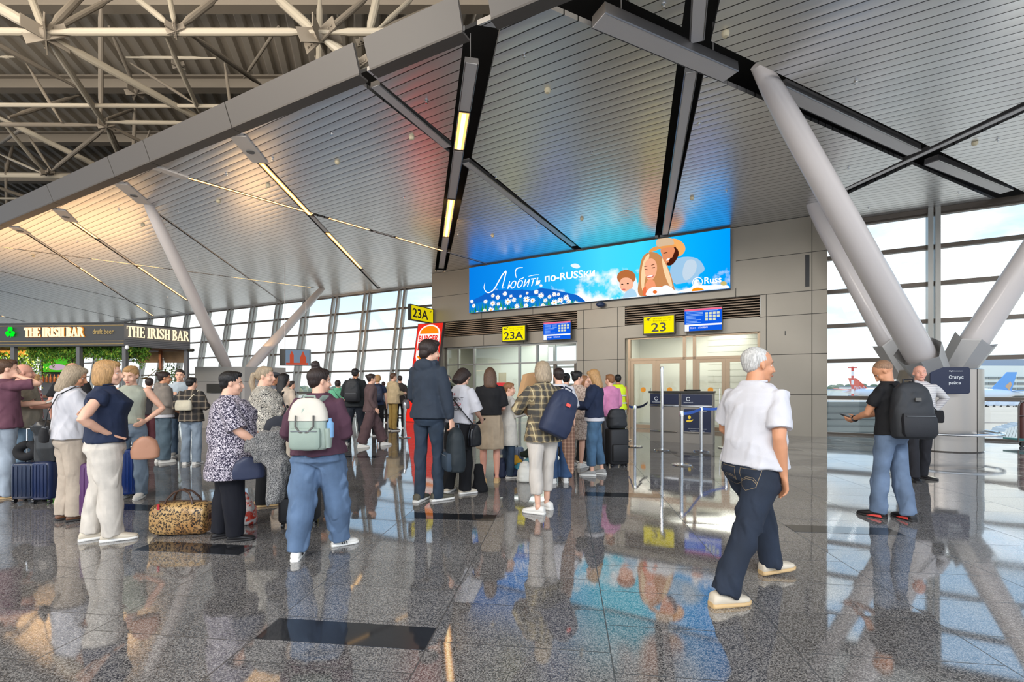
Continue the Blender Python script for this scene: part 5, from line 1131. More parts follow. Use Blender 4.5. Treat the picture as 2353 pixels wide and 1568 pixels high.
def person(label, at, H=1.68, face=0, sk='fair', hair=('short', 'dark'), top=None, bot=None, shoes=None, arms=None, legs=None, lean=0, drop=0.0, w=1.0, belly=0.0, bust=0.0, head=(0, 0), vox=.009, group=None, detail=True, roll=0, soles=None, hips=1.0):
    """at: ground point; face: heading in degrees, 0 looks away from the camera, -90 to the right of the picture"""
    r = empty('person', at, R(face), label, 'person', group); k = H/1.70; sm = skin(sk)
    Lm = M4.Translation((0, 0, .93-drop)) @ M4.Rotation(R(-lean), 4, 'X') @ M4.Rotation(R(roll), 4, 'Y') @ M4.Translation((0, 0, -.93))
    top = top or {}; bot = bot or {}; arms = arms or {}; legs = legs or {}
    # joints
    sh = {s: Lm @ V((s*.165*w**.6, -.01, 1.385)) for s in (-1, 1)}
    hip = {s: V((s*.092*w**.5, 0, .90-drop)) for s in (-1, 1)}
    A = {}; Lg = {}
    for s, key in ((-1, 'L'), (1, 'R')):
        a = arms.get(key, {}); tgt = V(a.get('to', (s*(.235*w**.7), .03, .87))); pole = a.get('pole', (s*.25, -1, -.1))
        if a.get('rel', 1): tgt = Lm @ tgt
        el, wr = ik(sh[s], tgt, .285, .25, pole); A[s] = (sh[s], el, wr, a)
        g = legs.get(key, {}); f = V(g.get('foot', (s*.10, 0, 0))); an = f+V((0, -.03 if not g.get('heel') else -.03, .085+g.get('heel', 0)))
        kn, an = ik(hip[s], an, .4085, .4085, g.get('pole', (s*.15, 1, 0))); Lg[s] = (hip[s], kn, an, f, g)
    # ---- body, one skin surface
    b = MB(); E = lambda zz, hw, hd, y=0: (Lm @ V((0, y, zz)), Lm.to_3x3() @ V((hw, 0, 0)), Lm.to_3x3() @ V((0, hd, 0)))
    ww = w
    tors = [E(.80, .09, .08), E(.86, .15*ww*hips, .10*ww), E(.95, .148*ww*hips, .10*ww), E(1.06, .125*ww, .092*ww+belly*.4, belly*.3), E(1.18, .135*ww, .10*ww, belly*.2), E(1.30, .155*ww**.7, .105*ww), E(1.385, .15*ww**.6, .082*ww, -.01), E(1.43, .09, .06, -.015), E(1.47, .056, .056, -.005), E(1.56, .050, .052, .01)]
    cov = .93 if top.get('m') else 1.0; sl_ = top.get('sleeve', 'short') if top.get('m') else 'none'
    tors = [(c_, a_*(cov if i < 7 else 1), d_*(cov if i < 7 else 1)) for i, (c_, a_, d_) in enumerate(tors)]
    b.loft(tors, 18)
    for s in (-1, 1):
        S_, el, wr, a = A[s]; d = (wr-el).normalized()
        b.tube([S_, S_.lerp(el, .3), S_.lerp(el, .75), el, el.lerp(wr, .25), el.lerp(wr, .75), wr], [(.052 if sl_ == 'none' else .028)*w**.7, (.047 if sl_ == 'none' else .038)*w**.8, (.04 if sl_ != 'long' else .032)*w**.7, (.036 if sl_ != 'long' else .028)*w**.5, (.038 if sl_ != 'long' else .028)*w**.5, .028 if sl_ != 'long' else .025, .024], 12, round_ends=True)
        # hand: palm, four fingers, thumb from its side
        nrm = V(a.get('palm', (-s, .2, 0))); 
        if a.get('bend'): d = (d+V(a['bend'])).normalized()
        nrm = (nrm-d*nrm.dot(d)).normalized(); sd = d.cross(nrm); sd = sd if sd.dot(V(a.get('thumb', (0, 1, .3)))) > 0 else -sd
        pl = .088; b.loft([(wr-d*.01, sd*.024, nrm*.018), (wr+d*.03, sd*.036, nrm*.016), (wr+d*pl, sd*.040, nrm*.012)], 10, sq=2.6)
        cu = a.get('curl', .35)
        if vox < .012:
            for i, L in enumerate((.066, .076, .072, .056)):
                o = wr+d*(pl-.008-.004*abs(i-1.3))+sd*(.030-.0205*i); dd = d.copy(); pts = [o]; ax = sd
                for seg, kk in ((.42, .55), (.33, 1), (.25, .8)):
                    an = cu*kk*(1+.08*i); dd = (dd*cos(an)+nrm*sin(an)).normalized(); pts.append(pts[-1]+dd*L*seg*1.05)
                b.tube(pts, [.0095, .009, .008, .0072], 7, round_ends=True)
            o = wr+d*.028+sd*.03; dd = (d*.62+sd*.72+nrm*.3).normalized(); d2 = (d*.85+sd*.3+nrm*.45).normalized(); b.tube([o-dd*.012, o+dd*.034, o+dd*.034+d2*.032], [.013, .0105, .009], 8, round_ends=True)
        else: b.loft([(wr+d*(pl-.01), sd*.038, nrm*.012), (wr+d*(pl+.035)+nrm*.02*cu*2, sd*.034, nrm*.011), (wr+d*(pl+.06)+nrm*.05*cu*2, sd*.026, nrm*.009)], 10, sq=2.6); b.tube([wr+d*.03+sd*.03, wr+d*.075+sd*.05+nrm*.01], [.012, .009], 7, round_ends=True)
        A[s] = (S_, el, wr, a, d, nrm, sd)
        h_, kn, an, f, g = Lg[s]; T_ = .076*w**.8*hips**.5*(.8 if bot.get('kind', 'trousers') == 'trousers' else 1)
        b.tube([h_, h_.lerp(kn, .4), kn, kn.lerp(an, .3), an.lerp(kn, .1)], [T_, T_*.85, .052*w**.5*(1 if T_ > .07 or bot.get('hem', .05) > .1 else .8), .054*w**.5*(1 if T_ > .07 else .75), .034], 12, round_ends=True)
        b.tube([an, an+V((0, .02, -.05))], [.034, .03], 10, round_ends=True)
    # head
    Hm = Lm @ M4.Translation((0, .025, 1.575)) @ M4.Rotation(R(head[0]), 4, 'Z') @ M4.Rotation(R(-head[1]), 4, 'X')
    if lean: Hm = Hm @ M4.Rotation(R(lean*.6), 4, 'X')
    H3 = Hm.to_3x3(); n0 = len(b.v)
    b.ell((0, -.014, .034), (.075, .096, .086), nu=18, nv=12); b.ell((0, .024, -.022), (.060, .064, .082), nu=16, nv=11); b.ell((0, .052, -.088), (.030, .028, .024)); b.ell((0, .03, -.072), (.048, .045, .036))
    b.loft([(V((0, .084, .022)), V((.008, 0, 0)), V((0, .008, 0))), (V((0, .097, -.012)), V((.010, 0, 0)), V((0, .013, 0))), (V((0, .103, -.032)), V((.016, 0, 0)), V((0, .014, 0))), (V((0, .092, -.040)), V((.012, 0, 0)), V((0, .010, 0)))], 10)
    b.ell((0, .070, .030), (.046, .018, .010)); b.ell((0, .083, -.062), (.022, .010, .010))
    for s in (-1, 1):
        b.ell((s*.076, -.012, -.004), (.008, .017, .030), M4.Rotation(.25*s, 3, 'Z'), 10, 8); b.ell((s*.040, .055, -.030), (.022, .024, .026))
    b.xf(Hm, n0)
    b.tube([Lm @ V((0, -.02, 1.40)), Lm @ V((0, -.005, 1.48)), Hm @ V((0, -.015, -.02))], [.060*w**.4, .054*w**.4, .052], 14)
    for i in range(len(b.v)): b.v[i] = b.v[i]*k
    eye = [Hm @ V((s*.031, .078, .004))*k for s in (-1, 1)]; fw = H3 @ V((0, 1, 0))
    def carve(co, nr):
        co = co.copy()
        for e in eye:
            d2 = ((co-np.array(e))**2).sum(1); co -= np.array(fw)*(.007*np.exp(-d2/(2*.013**2)))[:, None]
        return co
    later('body', b, sm, r, vox if detail else max(vox, .010), 1, carve)
    def part(name, mb, m, smooth=True, **kw):
        for i in range(len(mb.v)): mb.v[i] = mb.v[i]*k
        return mb.build(name, m, r, smooth, **kw)
    def lpart(name, mb, m, vx=None, s_=2, post=None):
        for i in range(len(mb.v)): mb.v[i] = mb.v[i]*k
        return later(name, mb, m, r, vx or vox*1.15, s_, post)
    if detail:
        for s in (-1, 1):
            q = MB().use(mat('eye_white', (.75, .72, .70), .2)); q.ell((s*.031, .0605, .004), (.0125, .0085, .0075)); q.use(mat('iris', (.06, .05, .045), .2)); q.ell((s*.031, .0675, .004), (.0052, .0025, .0052)); q.xf(Hm); part('eye', q, None)
            q = MB().tube([(s*.016, .083, .026), (s*.032, .081, .031), (s*.047, .070, .027)], .0030, 6); q.xf(Hm); part('eyebrow', q, hairm(hair[1] if hair[1] != 'white' else 'grey'))
        q = MB().ell((0, .0895, -.0585), (.021, .0052, .0038)); q.ell((0, .0885, -.0655), (.018, .0055, .0048)); q.xf(Hm); part('mouth', q, mat('lips', rgb(176, 96, 90), .4))
    # ---- clothes
    seed = int(abs(at[0])*131+at[1]*57) % 9999
    loose = top.get('loose', .018)
    if top.get('m'):
        t = MB(); hem = top.get('hem', .86); lo = loose; sec = []
        def hw(zz): return np.interp(zz, [.60, .80, .86, .95, 1.06, 1.18, 1.30, 1.385, 1.43, 1.462], [.18*ww, .178*ww*hips, .168*ww*hips, .154*ww*hips, .132*ww, .137*ww, .158*ww**.7, .160*ww**.6, .108, .070])
        def hd(zz): return np.interp(zz, [.60, .80, .86, .95, 1.06, 1.18, 1.30, 1.385, 1.43, 1.462], [.135*ww, .132*ww*hips, .124*ww*hips, .112*ww, .097*ww+belly*.5, .102*ww+belly*.35, .108*ww, .088*ww, .072, .064])
        zs = [hem, hem+.04]+[x for x in (.95, 1.0, 1.06, 1.18, 1.30, 1.385, 1.43, 1.462) if x > hem+.06]
        fl_ = top.get('flare', 0)
        for zz in zs:
            o_ = lo*(1.25 if zz < 1.1 else 1.0)*(1 if zz < 1.4 else .55)+fl_*max(0, (1.2-zz))
            yb = belly*.35*(1 if .9 < zz < 1.25 else .4)+(bust*.5 if 1.18 < zz < 1.36 else 0)
            sec.append(E(zz, hw(zz)+o_, hd(zz)+o_+(bust*.5 if 1.18 < zz < 1.36 else 0), yb-(.008 if zz > 1.4 else 0)))
        t.loft(sec, 22, sq=2.25)
        sl = top.get('sleeve', 'short')
        for s in (-1, 1):
            S_, el, wr = A[s][:3]; rr = (top.get('arm', .060*w**.8)+lo*.35)*.94; S_ = S_+V((0, 0, -.014))
            inn = S_+(Lm.to_3x3() @ V((-s*.07, 0, -.01)))
            if sl == 'none': t.tube([inn, S_], [rr*.9, rr*.72], 12); continue
            if sl == 'short': e = S_.lerp(el, top.get('slen', .68)); t.tube([inn, S_, S_.lerp(e, .5), e], [rr*.74, rr*.84, rr*.98, rr*1.04], 14)
            elif sl == 'half': t.tube([inn, S_, S_.lerp(el, .7), el, el.lerp(wr, .25)], [rr*.74, rr*.84, rr, rr*.98, rr*.95], 14)
            else:
                c_ = top.get('cuff', .038); t.tube([inn, S_, S_.lerp(el, .5), el, el.lerp(wr, .5), el.lerp(wr, .88), el.lerp(wr, .95)], [rr*.74, rr*.84, rr*.94, rr*.86, rr*.8, c_*1.15, c_], 14)
        if top.get('hood'):
            hc_ = Lm @ V((0, -.085, 1.43)); t.ell(hc_, (.11, .055, .075)); t.tube([Lm @ V((-.07, .03, 1.46)), Lm @ V((-.10, -.04, 1.45)), Lm @ V((0, -.10, 1.46)), Lm @ V((.10, -.04, 1.45)), Lm @ V((.07, .03, 1.46))], .035, 8, round_ends=True)
        if top.get('band'): t.loft([E(hem-.005, hw(hem)+lo*1.0, hd(hem)+lo*1.0), E(hem+.05, hw(hem)+lo*1.5, hd(hem)+lo*1.5)], 20)
        lpart(top.get('name', 'shirt'), t, top['m'], None, 2, folds(top.get('fold', .009), 8, 5, seed))
        if top.get('collar'):
            q = MB().tube([Lm @ V((.062*cos(a), .058*sin(a)-.005, 1.468+.010*sin(a))) for a in [2*pi*i/16 for i in range(16)]], .012, 8, closed=True); part('collar', q, top['collar'])
        if top.get('under'):
            q = MB(); q.loft([E(zz, hw(zz)+lo*1.05, hd(zz)+lo*1.05) for zz in (hem-.05, hem-.02, hem+.03)], 20, sq=2.2); part('undershirt', q, top['under'])
    kind = bot.get('kind', 'trousers')
    if bot.get('m'):
        t = MB(); wz_ = bot.get('waist', 1.0); lo = bot.get('loose', .012)
        if kind == 'skirt':
            hm_ = bot.get('hem', .50); fl_ = bot.get('flare', .03)
            t.loft([E(wz_, .138*ww+lo, .10*ww+lo), E(.93, .158*ww*hips+lo, .115*ww+lo), E(.85, .168*ww*hips+lo, .125*ww+lo)]+[(V((0, 0, zz)), V((.172*ww*hips+lo+fl_*f_, 0, 0)), V((0, .128*ww+lo+fl_*f_, 0))) for zz, f_ in ((lerp(.85, hm_, .5), .5), (hm_, 1))], 26)
            lpart('skirt', t, bot['m'], None, 2, folds(bot.get('fold', .010), 12, 2, seed+1))
        else:
            t.loft([E(wz_, .132*ww+lo*.6, .094*ww+lo*.6+belly*.3, belly*.15), E(.93, .150*ww*hips+lo, .106*ww+lo), E(.86, .162*ww*hips+lo, .118*ww*hips+lo), E(.80, .13*ww, .10*ww)], 24, sq=2.3)
            rt, rk, rh = bot.get('r', (.088, .068, .060)); hs = bot.get('short', 0); hem = bot.get('hem', .05)
            for s in (-1, 1):
                h_, kn, an, f, g = Lg[s]; e = (kn.lerp(an, 1-hem/.42*1.0) if hem > .06 else an+V((0, .012, .028-hem-.02))) if not hs else h_.lerp(kn, 1.05)
                top_ = h_+V((-s*.01, 0, -.02)); rt_ = rt*w**.8*hips**.5
                if hs: t.tube([top_, h_.lerp(kn, .5), e], [rt_, rt_*.95, rt_*.9], 16); continue
                t.tube([top_, h_.lerp(kn, .35), h_.lerp(kn, .75), kn, kn.lerp(e, .35), kn.lerp(e, .8), e, e+(e-kn).normalized()*.004], [rt_, rt_*.98, lerp(rt_, rk, .75), rk, rk*1.0, lerp(rk, rh, .9), rh, rh], 18)
            lpart('trousers', t, bot['m'], None, 2, folds(bot.get('fold', .011), 9, 4.5, seed+2))
    if shoes:
        for s in (-1, 1):
            h_, kn, an, f, g = Lg[s]; th = R(g.get('toe', -s*8)); he = g.get('heel', 0); lift = g.get('lift', 0)
            Fm = M4.Translation(V((f.x, f.y, he))) @ M4.Rotation(th, 4, 'Z') @ M4.Rotation(g.get('pitch', 0), 4, 'X')
            sz = shoes.get('size', 1.0)*(1.0 if H > 1.6 else .93); q = MB()
            pr_ = [(-.095, .030, .030, .045), (-.085, .038, .060, .055), (-.045, .040, .070, .062), (0, .041, .066, .060), (.05, .045, .05, .045), (.10, .048, .036, .034), (.14, .042, .028, .028), (.165, .026, .018, .022)]
            if shoes.get('low'): pr_ = [(y, a, c_*.72, d_*.8) for y, a, c_, d_ in pr_]
            q.loft([(V((0, y*sz, .018+c_*.5)), V((a, 0, 0)), V((0, 0, c_*.62))) for y, a, c_, d_ in pr_], 14, sq=2.5); q.xf(Fm)
            sh_ = part('shoe', q, shoes['m'], ang=60)
            q = MB(); q.loft([(V((0, y*sz, .012)), V((a*1.06, 0, 0)), V((0, 0, .013*(1.2 if y < 0 else 1)))) for y, a in ((-.10, .028), (-.09, .038), (-.03, .041), (.04, .045), (.10, .05), (.145, .044), (.172, .026))], 14, sq=4); q.xf(Fm)
            so_ = part('sole', q, shoes.get('sole', mat('sole_white', rgb(225, 222, 215), .6)), ang=60); so_.parent = sh_
            if shoes.get('laces'):
                q = MB()
                for i in range(4): y = .015+i*.022; zz = .075-i*.009; q.tube([(-.022, y*sz, zz), (0, (y+.01)*sz, zz+.006), (.022, y*sz, zz)], .003, 5)
                q.xf(Fm); la = part('laces', q, shoes['laces']); la.parent = sh_
            if shoes.get('stripes'):
                q = MB()
                for i in range(3):
                    for sx_ in (-1, 1): y = .0+i*.022; q.prism([V((sx_*.046, y*sz, .02)), V((sx_*.046, (y+.009)*sz, .02)), V((sx_*.036, (y-.004)*sz, .062)), V((sx_*.036, (y-.013)*sz, .062))], V((sx_*.004, 0, 0)))
                q.xf(Fm); la = part('stripes', q, shoes['stripes'], False); la.parent = sh_
            if shoes.get('flash'):
                q = MB()
                for sx_ in (-1, 1): q.prism([V((sx_*.047, -.07*sz, .018)), V((sx_*.050, .07*sz, .014)), V((sx_*.048, .02*sz, .034)), V((sx_*.044, -.06*sz, .042))], V((sx_*.004, 0, 0)))
                q.xf(Fm); la = part('flash', q, shoes['flash'], False); la.parent = sh_
    # ---- hair
    st, hcn = hair[0], hair[1]
    if st != 'bald':
        hm_ = hairm(hcn); q = MB(); hv = max(vox, .008)
        def el(c, r_, rot=None): q.ell(c, r_, rot, 16, 11)
        if st == 'buzz': el((0, -.026, .042), (.0765, .092, .086))
        elif st == 'crop': el((0, -.029, .043), (.0785, .0935, .0865)); el((0, -.055, 0), (.064, .052, .052))
        elif st == 'short': el((0, -.026, .046), (.083, .098, .088)); el((0, .022, .098), (.055, .06, .034)); el((0, -.06, -.005), (.066, .055, .055))
        elif st == 'mop': el((0, -.024, .050), (.092, .106, .094)); el((0, .035, .100), (.066, .06, .040)); el((0, -.06, -.015), (.076, .06, .07)); [el((s*.07, -.02, .03), (.026, .05, .06)) for s in (-1, 1)]
        else: el((0, -.024, .044), (.083, .100, .090)); el((0, .02, .09), (.055, .062, .035))
        if st in ('bun', 'topbun'):
            el((0, -.05, 0), (.07, .06, .07)); c_ = (0, -.115, .075) if st == 'bun' else (0, -.055, .150); el(c_, (.042, .040, .038)); q.tube([(0, -.06, .08), c_], .03, 8)
        if st == 'bob' or st == 'longbob':
            L = -.12 if st == 'bob' else -.20
            q.loft([(V((0, -.024, .09)), V((.070, 0, 0)), V((0, .085, 0))), (V((0, -.028, .03)), V((.094, 0, 0)), V((0, .096, 0))), (V((0, -.036, -.04)), V((.100, 0, 0)), V((0, .088, 0))), (V((0, -.042, L*.75)), V((.096, 0, 0)), V((0, .078, 0))), (V((0, -.045, L)), V((.080, 0, 0)), V((0, .062, 0)))], 20)
        if st == 'long':
            q.loft([(V((0, -.024, .09)), V((.065, 0, 0)), V((0, .08, 0))), (V((0, -.03, .02)), V((.09, 0, 0)), V((0, .092, 0))), (V((0, -.048, -.07)), V((.088, 0, 0)), V((0, .072, 0))), (V((0, -.075, -.18)), V((.092, 0, 0)), V((0, .050, 0))), (V((0, -.098, -.29)), V((.082, 0, 0)), V((0, .036, 0))), (V((0, -.102, -.36)), V((.050, 0, 0)), V((0, .020, 0)))], 20)
        if st == 'pony':
            el((0, -.06, .0), (.068, .055, .06)); q.tube([(0, -.10, .03), (0, -.15, .02), (0, -.165, -.08), (0, -.135, -.20), (0, -.12, -.29)], [.026, .036, .036, .028, .012], 10, round_ends=True)
        q.xf(Hm)
        rs = np.random.RandomState(seed); hi = np.array(Hm.inverted().to_3x3())
        def strands(co, nr, hi=hi, c0=np.array((Hm @ V((0, 0, 0)))*k)):
            l = (co-c0) @ hi.T; a = np.arctan2(l[:, 0], l[:, 1]); return co+nr*((np.sin(a*34+l[:, 2]*30)+np.sin(a*57-l[:, 2]*22+1))*(.0016 if st not in ('buzz',) else .0004))[:, None]
        lpart('hair', q, hm_, hv, 2, strands)
    r['k'] = k
    info = dict(r=r, k=k, Lm=Lm, Hm=Hm, A=A, Lg=Lg, w=w, at=V(at), M=M4.Translation(at) @ M4.Rotation(R(face), 4, 'Z'))
    del r['k']; return info
def world(pi_, p): return pi_['M'] @ (V(p)*pi_['k'])
def held(pi_, name, label, cat, group=None, off=(0, 0, 0)):
    """a top-level thing carried by a person, sharing the person's heading"""
    o = empty(name, world(pi_, off), pi_['r'].rotation_euler.z, label, cat, group); return o
nyl = lambda n, r_, g, b_: cl(n, r_, g, b_, rough=.6, bump=.3, bs=300, var=.06)
def backpack(pi_, label, m, m2, y=-.21, zc=1.22, W_=.31, H_=.44, D_=.15, tilt=0, straps=True, x=0, yaw=0, det='zip', pocket=True, bottle=False, patch=None):
    r = held(pi_, 'backpack', label, 'backpack', off=(x, y, zc)); r.rotation_euler.z += R(yaw); r.rotation_euler.x = R(tilt); k = pi_['k']
    q = MB().loft([(V((0, 0, z_*H_)), V((W_/2*a, 0, 0)), V((0, D_/2*b_, 0))) for z_, a, b_ in ((-.5, .80, .7), (-.47, .95, .95), (-.3, 1.0, 1.08), (0, .97, 1), (.25, .9, .85), (.40, .74, .66), (.48, .5, .45), (.5, .3, .3))], 20, sq=3.0)
    q.xf(M4.Scale(k, 4)); me = later('bag_body', q, m, r, .011, 2, folds(.006, 8, 6, 3))
    if pocket:
        q = MB().loft([(V((0, -D_*.5, z_*H_)), V((W_/2*a, 0, 0)), V((0, .04*b_, 0))) for z_, a, b_ in ((-.46, .70, .6), (-.40, .8, 1), (-.15, .8, 1), (-.06, .74, .6))], 16, sq=4); q.xf(M4.Scale(k, 4)); q.build('front_pocket', m2, r)
        MB().tube([(-W_*.33*k, (-D_*.5-.038)*k, -.11*H_*k), (W_*.33*k, (-D_*.5-.038)*k, -.11*H_*k)], .004, 6).build('zip', mat('zip_grey', rgb(120, 124, 128), .4), r)
    MB().tube([V(p)*k for p in ((-.05, .02, .49*H_), (-.045, .02, .56*H_), (.045, .02, .56*H_), (.05, .02, .49*H_))], .009, 8).build('grab_handle', m2, r)
    if straps:
        for s in (-1, 1):
            q = MB(); pts = [(s*.07, .03, .42*H_), (s*.085, .10, .52*H_), (s*.10, .20, .50*H_), (s*.115, .335, .32*H_), (s*.13, .345, .0), (s*.15, .25, -.25*H_), (s*.14, .06, -.40*H_)]
            q.tube([V(p)*k for p in pts], .028*k, 8, flat=.28, up=(0, 1, .3)); q.build('shoulder_strap', m2, r)
    if patch: MB().box(V((0, -D_*.5-.01, .18*H_))*k, (.05, .012, .035)).build('patch', patch, r, False)
    return r
# ---------------------------------------------------------------- patterned cloths
def pat(name, fn, rough=.8):
    m = bpy.data.materials.new(name); m.use_nodes = True; nt = m.node_tree; b = nt.nodes['Principled BSDF']; b.inputs['Roughness'].default_value = rough
    tc = N(nt, 'ShaderNodeTexCoord'); c = fn(nt, tc.outputs['Object']); nt.links.new(c, b.inputs['Base Color']); return m
def twoc(nt, fac, a, b2):
    mx = N(nt, 'ShaderNodeMixRGB'); nt.links.new(fac, mx.inputs[0]); mx.inputs[1].default_value = (*rgb(*a), 1) if isinstance(a, tuple) else (0, 0, 0, 1)
    if not isinstance(a, tuple): nt.links.new(a, mx.inputs[1])
    mx.inputs[2].default_value = (*rgb(*b2), 1); return mx.outputs[0]
def step(nt, x, t, w=.02):
    n = N(nt, 'ShaderNodeMapRange'); nt.links.new(x, n.inputs[0]); n.inputs[1].default_value = t-w; n.inputs[2].default_value = t+w; return n.outputs[0]
def f_speck(nt, p):
    n = N(nt, 'ShaderNodeTexNoise', inp={'Scale': 75.0, 'Detail': 1.0, 'Distortion': 1.5}); nt.links.new(p, n.inputs[0]); return twoc(nt, step(nt, n.outputs[0], .53), (34, 28, 52), (205, 196, 205))
def f_zebra(nt, p):
    n = N(nt, 'ShaderNodeTexNoise', inp={'Scale': 16.0, 'Detail': 1.0, 'Distortion': 2.2}); nt.links.new(p, n.inputs[0])
    w = math_node(nt, 'FRACT', math_node(nt, 'MULTIPLY', n.outputs[0], 9.0)); return twoc(nt, step(nt, w, .52, .05), (28, 26, 28), (224, 216, 200))
def f_leo(nt, p):
    n = N(nt, 'ShaderNodeTexNoise', inp={'Scale': 30.0, 'Detail': 1.0}); nt.links.new(p, n.inputs[0])
    mp = N(nt, 'ShaderNodeVectorMath', operation='ADD'); sc = N(nt, 'ShaderNodeVectorMath', operation='SCALE'); nt.links.new(n.outputs['Color'], sc.inputs[0]); sc.inputs['Scale'].default_value = .007
    nt.links.new(p, mp.inputs[0]); nt.links.new(sc.outputs[0], mp.inputs[1])
    v = N(nt, 'ShaderNodeTexVoronoi', inp={'Scale': 46.0}); nt.links.new(mp.outputs[0], v.inputs['Vector'])
    ring = math_node(nt, 'MULTIPLY', step(nt, v.outputs['Distance'], .22, .03), math_node(nt, 'SUBTRACT', 1.0, step(nt, v.outputs['Distance'], .50, .03)))
    n2 = N(nt, 'ShaderNodeTexNoise', inp={'Scale': 60.0}); nt.links.new(p, n2.inputs[0]); ring = math_node(nt, 'MULTIPLY', ring, step(nt, n2.outputs[0], .40, .03))
    n3 = N(nt, 'ShaderNodeTexNoise', inp={'Scale': 5.0}); nt.links.new(p, n3.inputs[0])
    return twoc(nt, ring, twoc(nt, step(nt, n3.outputs[0], .5, .2), (186, 152, 100), (140, 98, 54)), (38, 26, 16))
def f_plaid(base, d1, l1, s=11.0):
    def f(nt, p):
        sp = N(nt, 'ShaderNodeSeparateXYZ'); nt.links.new(p, sp.inputs[0]); x = math_node(nt, 'ADD', sp.outputs[0], math_node(nt, 'MULTIPLY', sp.outputs[1], .35)); zz = sp.outputs[2]
        fx = math_node(nt, 'FRACT', math_node(nt, 'MULTIPLY', x, s)); fz = math_node(nt, 'FRACT', math_node(nt, 'MULTIPLY', zz, s))
        c = twoc(nt, math_node(nt, 'MULTIPLY', math_node(nt, 'GREATER_THAN', fx, .5), .75), base, d1); c = twoc(nt, math_node(nt, 'MULTIPLY', math_node(nt, 'GREATER_THAN', fz, .5), .55), c, d1)
        for f_ in (fx, fz):
            a = math_node(nt, 'MULTIPLY', math_node(nt, 'GREATER_THAN', f_, .22), math_node(nt, 'LESS_THAN', f_, .30)); c = twoc(nt, math_node(nt, 'MULTIPLY', a, .8), c, l1)
        return c
    return f
def f_stripe(nt, p):
    sp = N(nt, 'ShaderNodeSeparateXYZ'); nt.links.new(p, sp.inputs[0]); f = math_node(nt, 'FRACT', math_node(nt, 'MULTIPLY', sp.outputs[2], 38.0)); return twoc(nt, math_node(nt, 'GREATER_THAN', f, .72), (206, 202, 200), (150, 146, 150))
def f_tweed(nt, p):
    n = N(nt, 'ShaderNodeTexNoise', inp={'Scale': 190.0, 'Detail': 2.0}); nt.links.new(p, n.inputs[0]); return twoc(nt, step(nt, n.outputs[0], .52, .1), (50, 50, 52), (150, 148, 145))
M_speck, M_zebra, M_leo, M_stripe, M_tweed = pat('speckled_print', f_speck), pat('leafy_print', f_zebra), pat('leopard_print', f_leo, .35), pat('striped_cotton', f_stripe), pat('tweed', f_tweed, .95)
M_plaid = pat('plaid_flannel', f_plaid((128, 112, 84), (50, 52, 54), (196, 180, 140), 14.0)); M_plaid2 = pat('dark_plaid', f_plaid((74, 66, 58), (30, 30, 32), (150, 136, 116), 9)); M_check = pat('brown_check', f_plaid((150, 116, 96), (110, 80, 66), (186, 150, 126), 22))
M_beigep = pat('beige_print', lambda nt, p: twoc(nt, step(nt, (lambda n: (nt.links.new(p, n.inputs[0]), n.outputs[0])[1])(N(nt, 'ShaderNodeTexNoise', inp={'Scale': 40.0})), .52, .05), (196, 176, 160), (150, 128, 116)))
den = lambda n, r_, g, b_: cl('denim_'+n, r_, g, b_, ds=.32, var=.28, vs=5, bump=.3, bs=320)
S_w = mat('shoe_white', rgb(226, 222, 214), .55, bump=.2, bs=120); S_b = mat('shoe_beige', rgb(204, 192, 172), .6, bump=.2, bs=120); S_k = mat('shoe_black', rgb(30, 28, 30), .5); S_br = mat('shoe_brown', rgb(106, 70, 48), .5); S_g = mat('shoe_grey', rgb(150, 148, 144), .7, bump=.3, bs=150); S_o = mat('shoe_olive', rgb(88, 84, 72), .6, bump=.3, bs=120)
sol_d = mat('sole_dark', rgb(40, 38, 38), .6); sol_t = mat('sole_tan', rgb(196, 164, 118), .6); lace = mat('lace_white', rgb(230, 228, 222), .7)
white = cl('white_cotton', 208, 206, 211, var=.02); k_ = cl('black_cotton', 28, 28, 31); navy_ = cl('navy_cotton', 34, 46, 74); blacktr = cl('black_trousers', 22, 22, 26)
def gp(x, y): return G(x, y)
def gd(x, D): return V(((x-CX)/F*D, D, 0))
V_ = {}
# near people
V_['tee'] = person('grey haired man in white T-shirt and dark jeans striding right', gp(1728, 1354), 1.775, -64, 'tan', ('crop', 'white'), dict(m=white, hem=.905, slen=.78, loose=.030, fold=.012), dict(m=den('dark', 34, 46, 66), r=(.100, .078, .080), fold=.013, hem=.03), dict(m=S_b, sole=sol_t, laces=lace),
    dict(R=dict(to=(.21, .02, .87), pole=(.4, -1, 0), palm=(-.6, -1, 0), thumb=(-1, .4, 0), curl=.45), L=dict(to=(-.20, .26, 1.00), pole=(-.7, -.8, 0))),
    dict(R=dict(foot=(.08, -.36, 0), toe=-14), L=dict(foot=(-.10, .36, 0), toe=-16, heel=.015, pitch=.10)), w=1.14, belly=.055, head=(-24, 2), lean=4, drop=.075, vox=.0075)
V_['pack'] = person('young man in black T-shirt and blue jeans looking down, big backpack on', gp(2048, 1192), 1.70, 24, 'tan', ('buzz', 'stub'), dict(m=k_, hem=.90, loose=.016, slen=.62), dict(m=den('mid', 96, 122, 158), r=(.092, .075, .078), hem=.03, fold=.014), dict(m=S_k, sole=sol_d, flash=mat('flash_red', rgb(214, 70, 62), .5)),
    dict(L=dict(to=(-.05, .34, 1.07), pole=(-.7, -.8, -.5), palm=(.6, 0, 1), curl=.8), R=dict(to=(.07, .36, 1.09), pole=(.7, -.8, -.5), palm=(-.5, -.2, 1), curl=.8)), dict(L=dict(foot=(-.09, .10, 0)), R=dict(foot=(.10, -.09, 0), toe=-22)), lean=4, head=(24, 42), vox=.008)
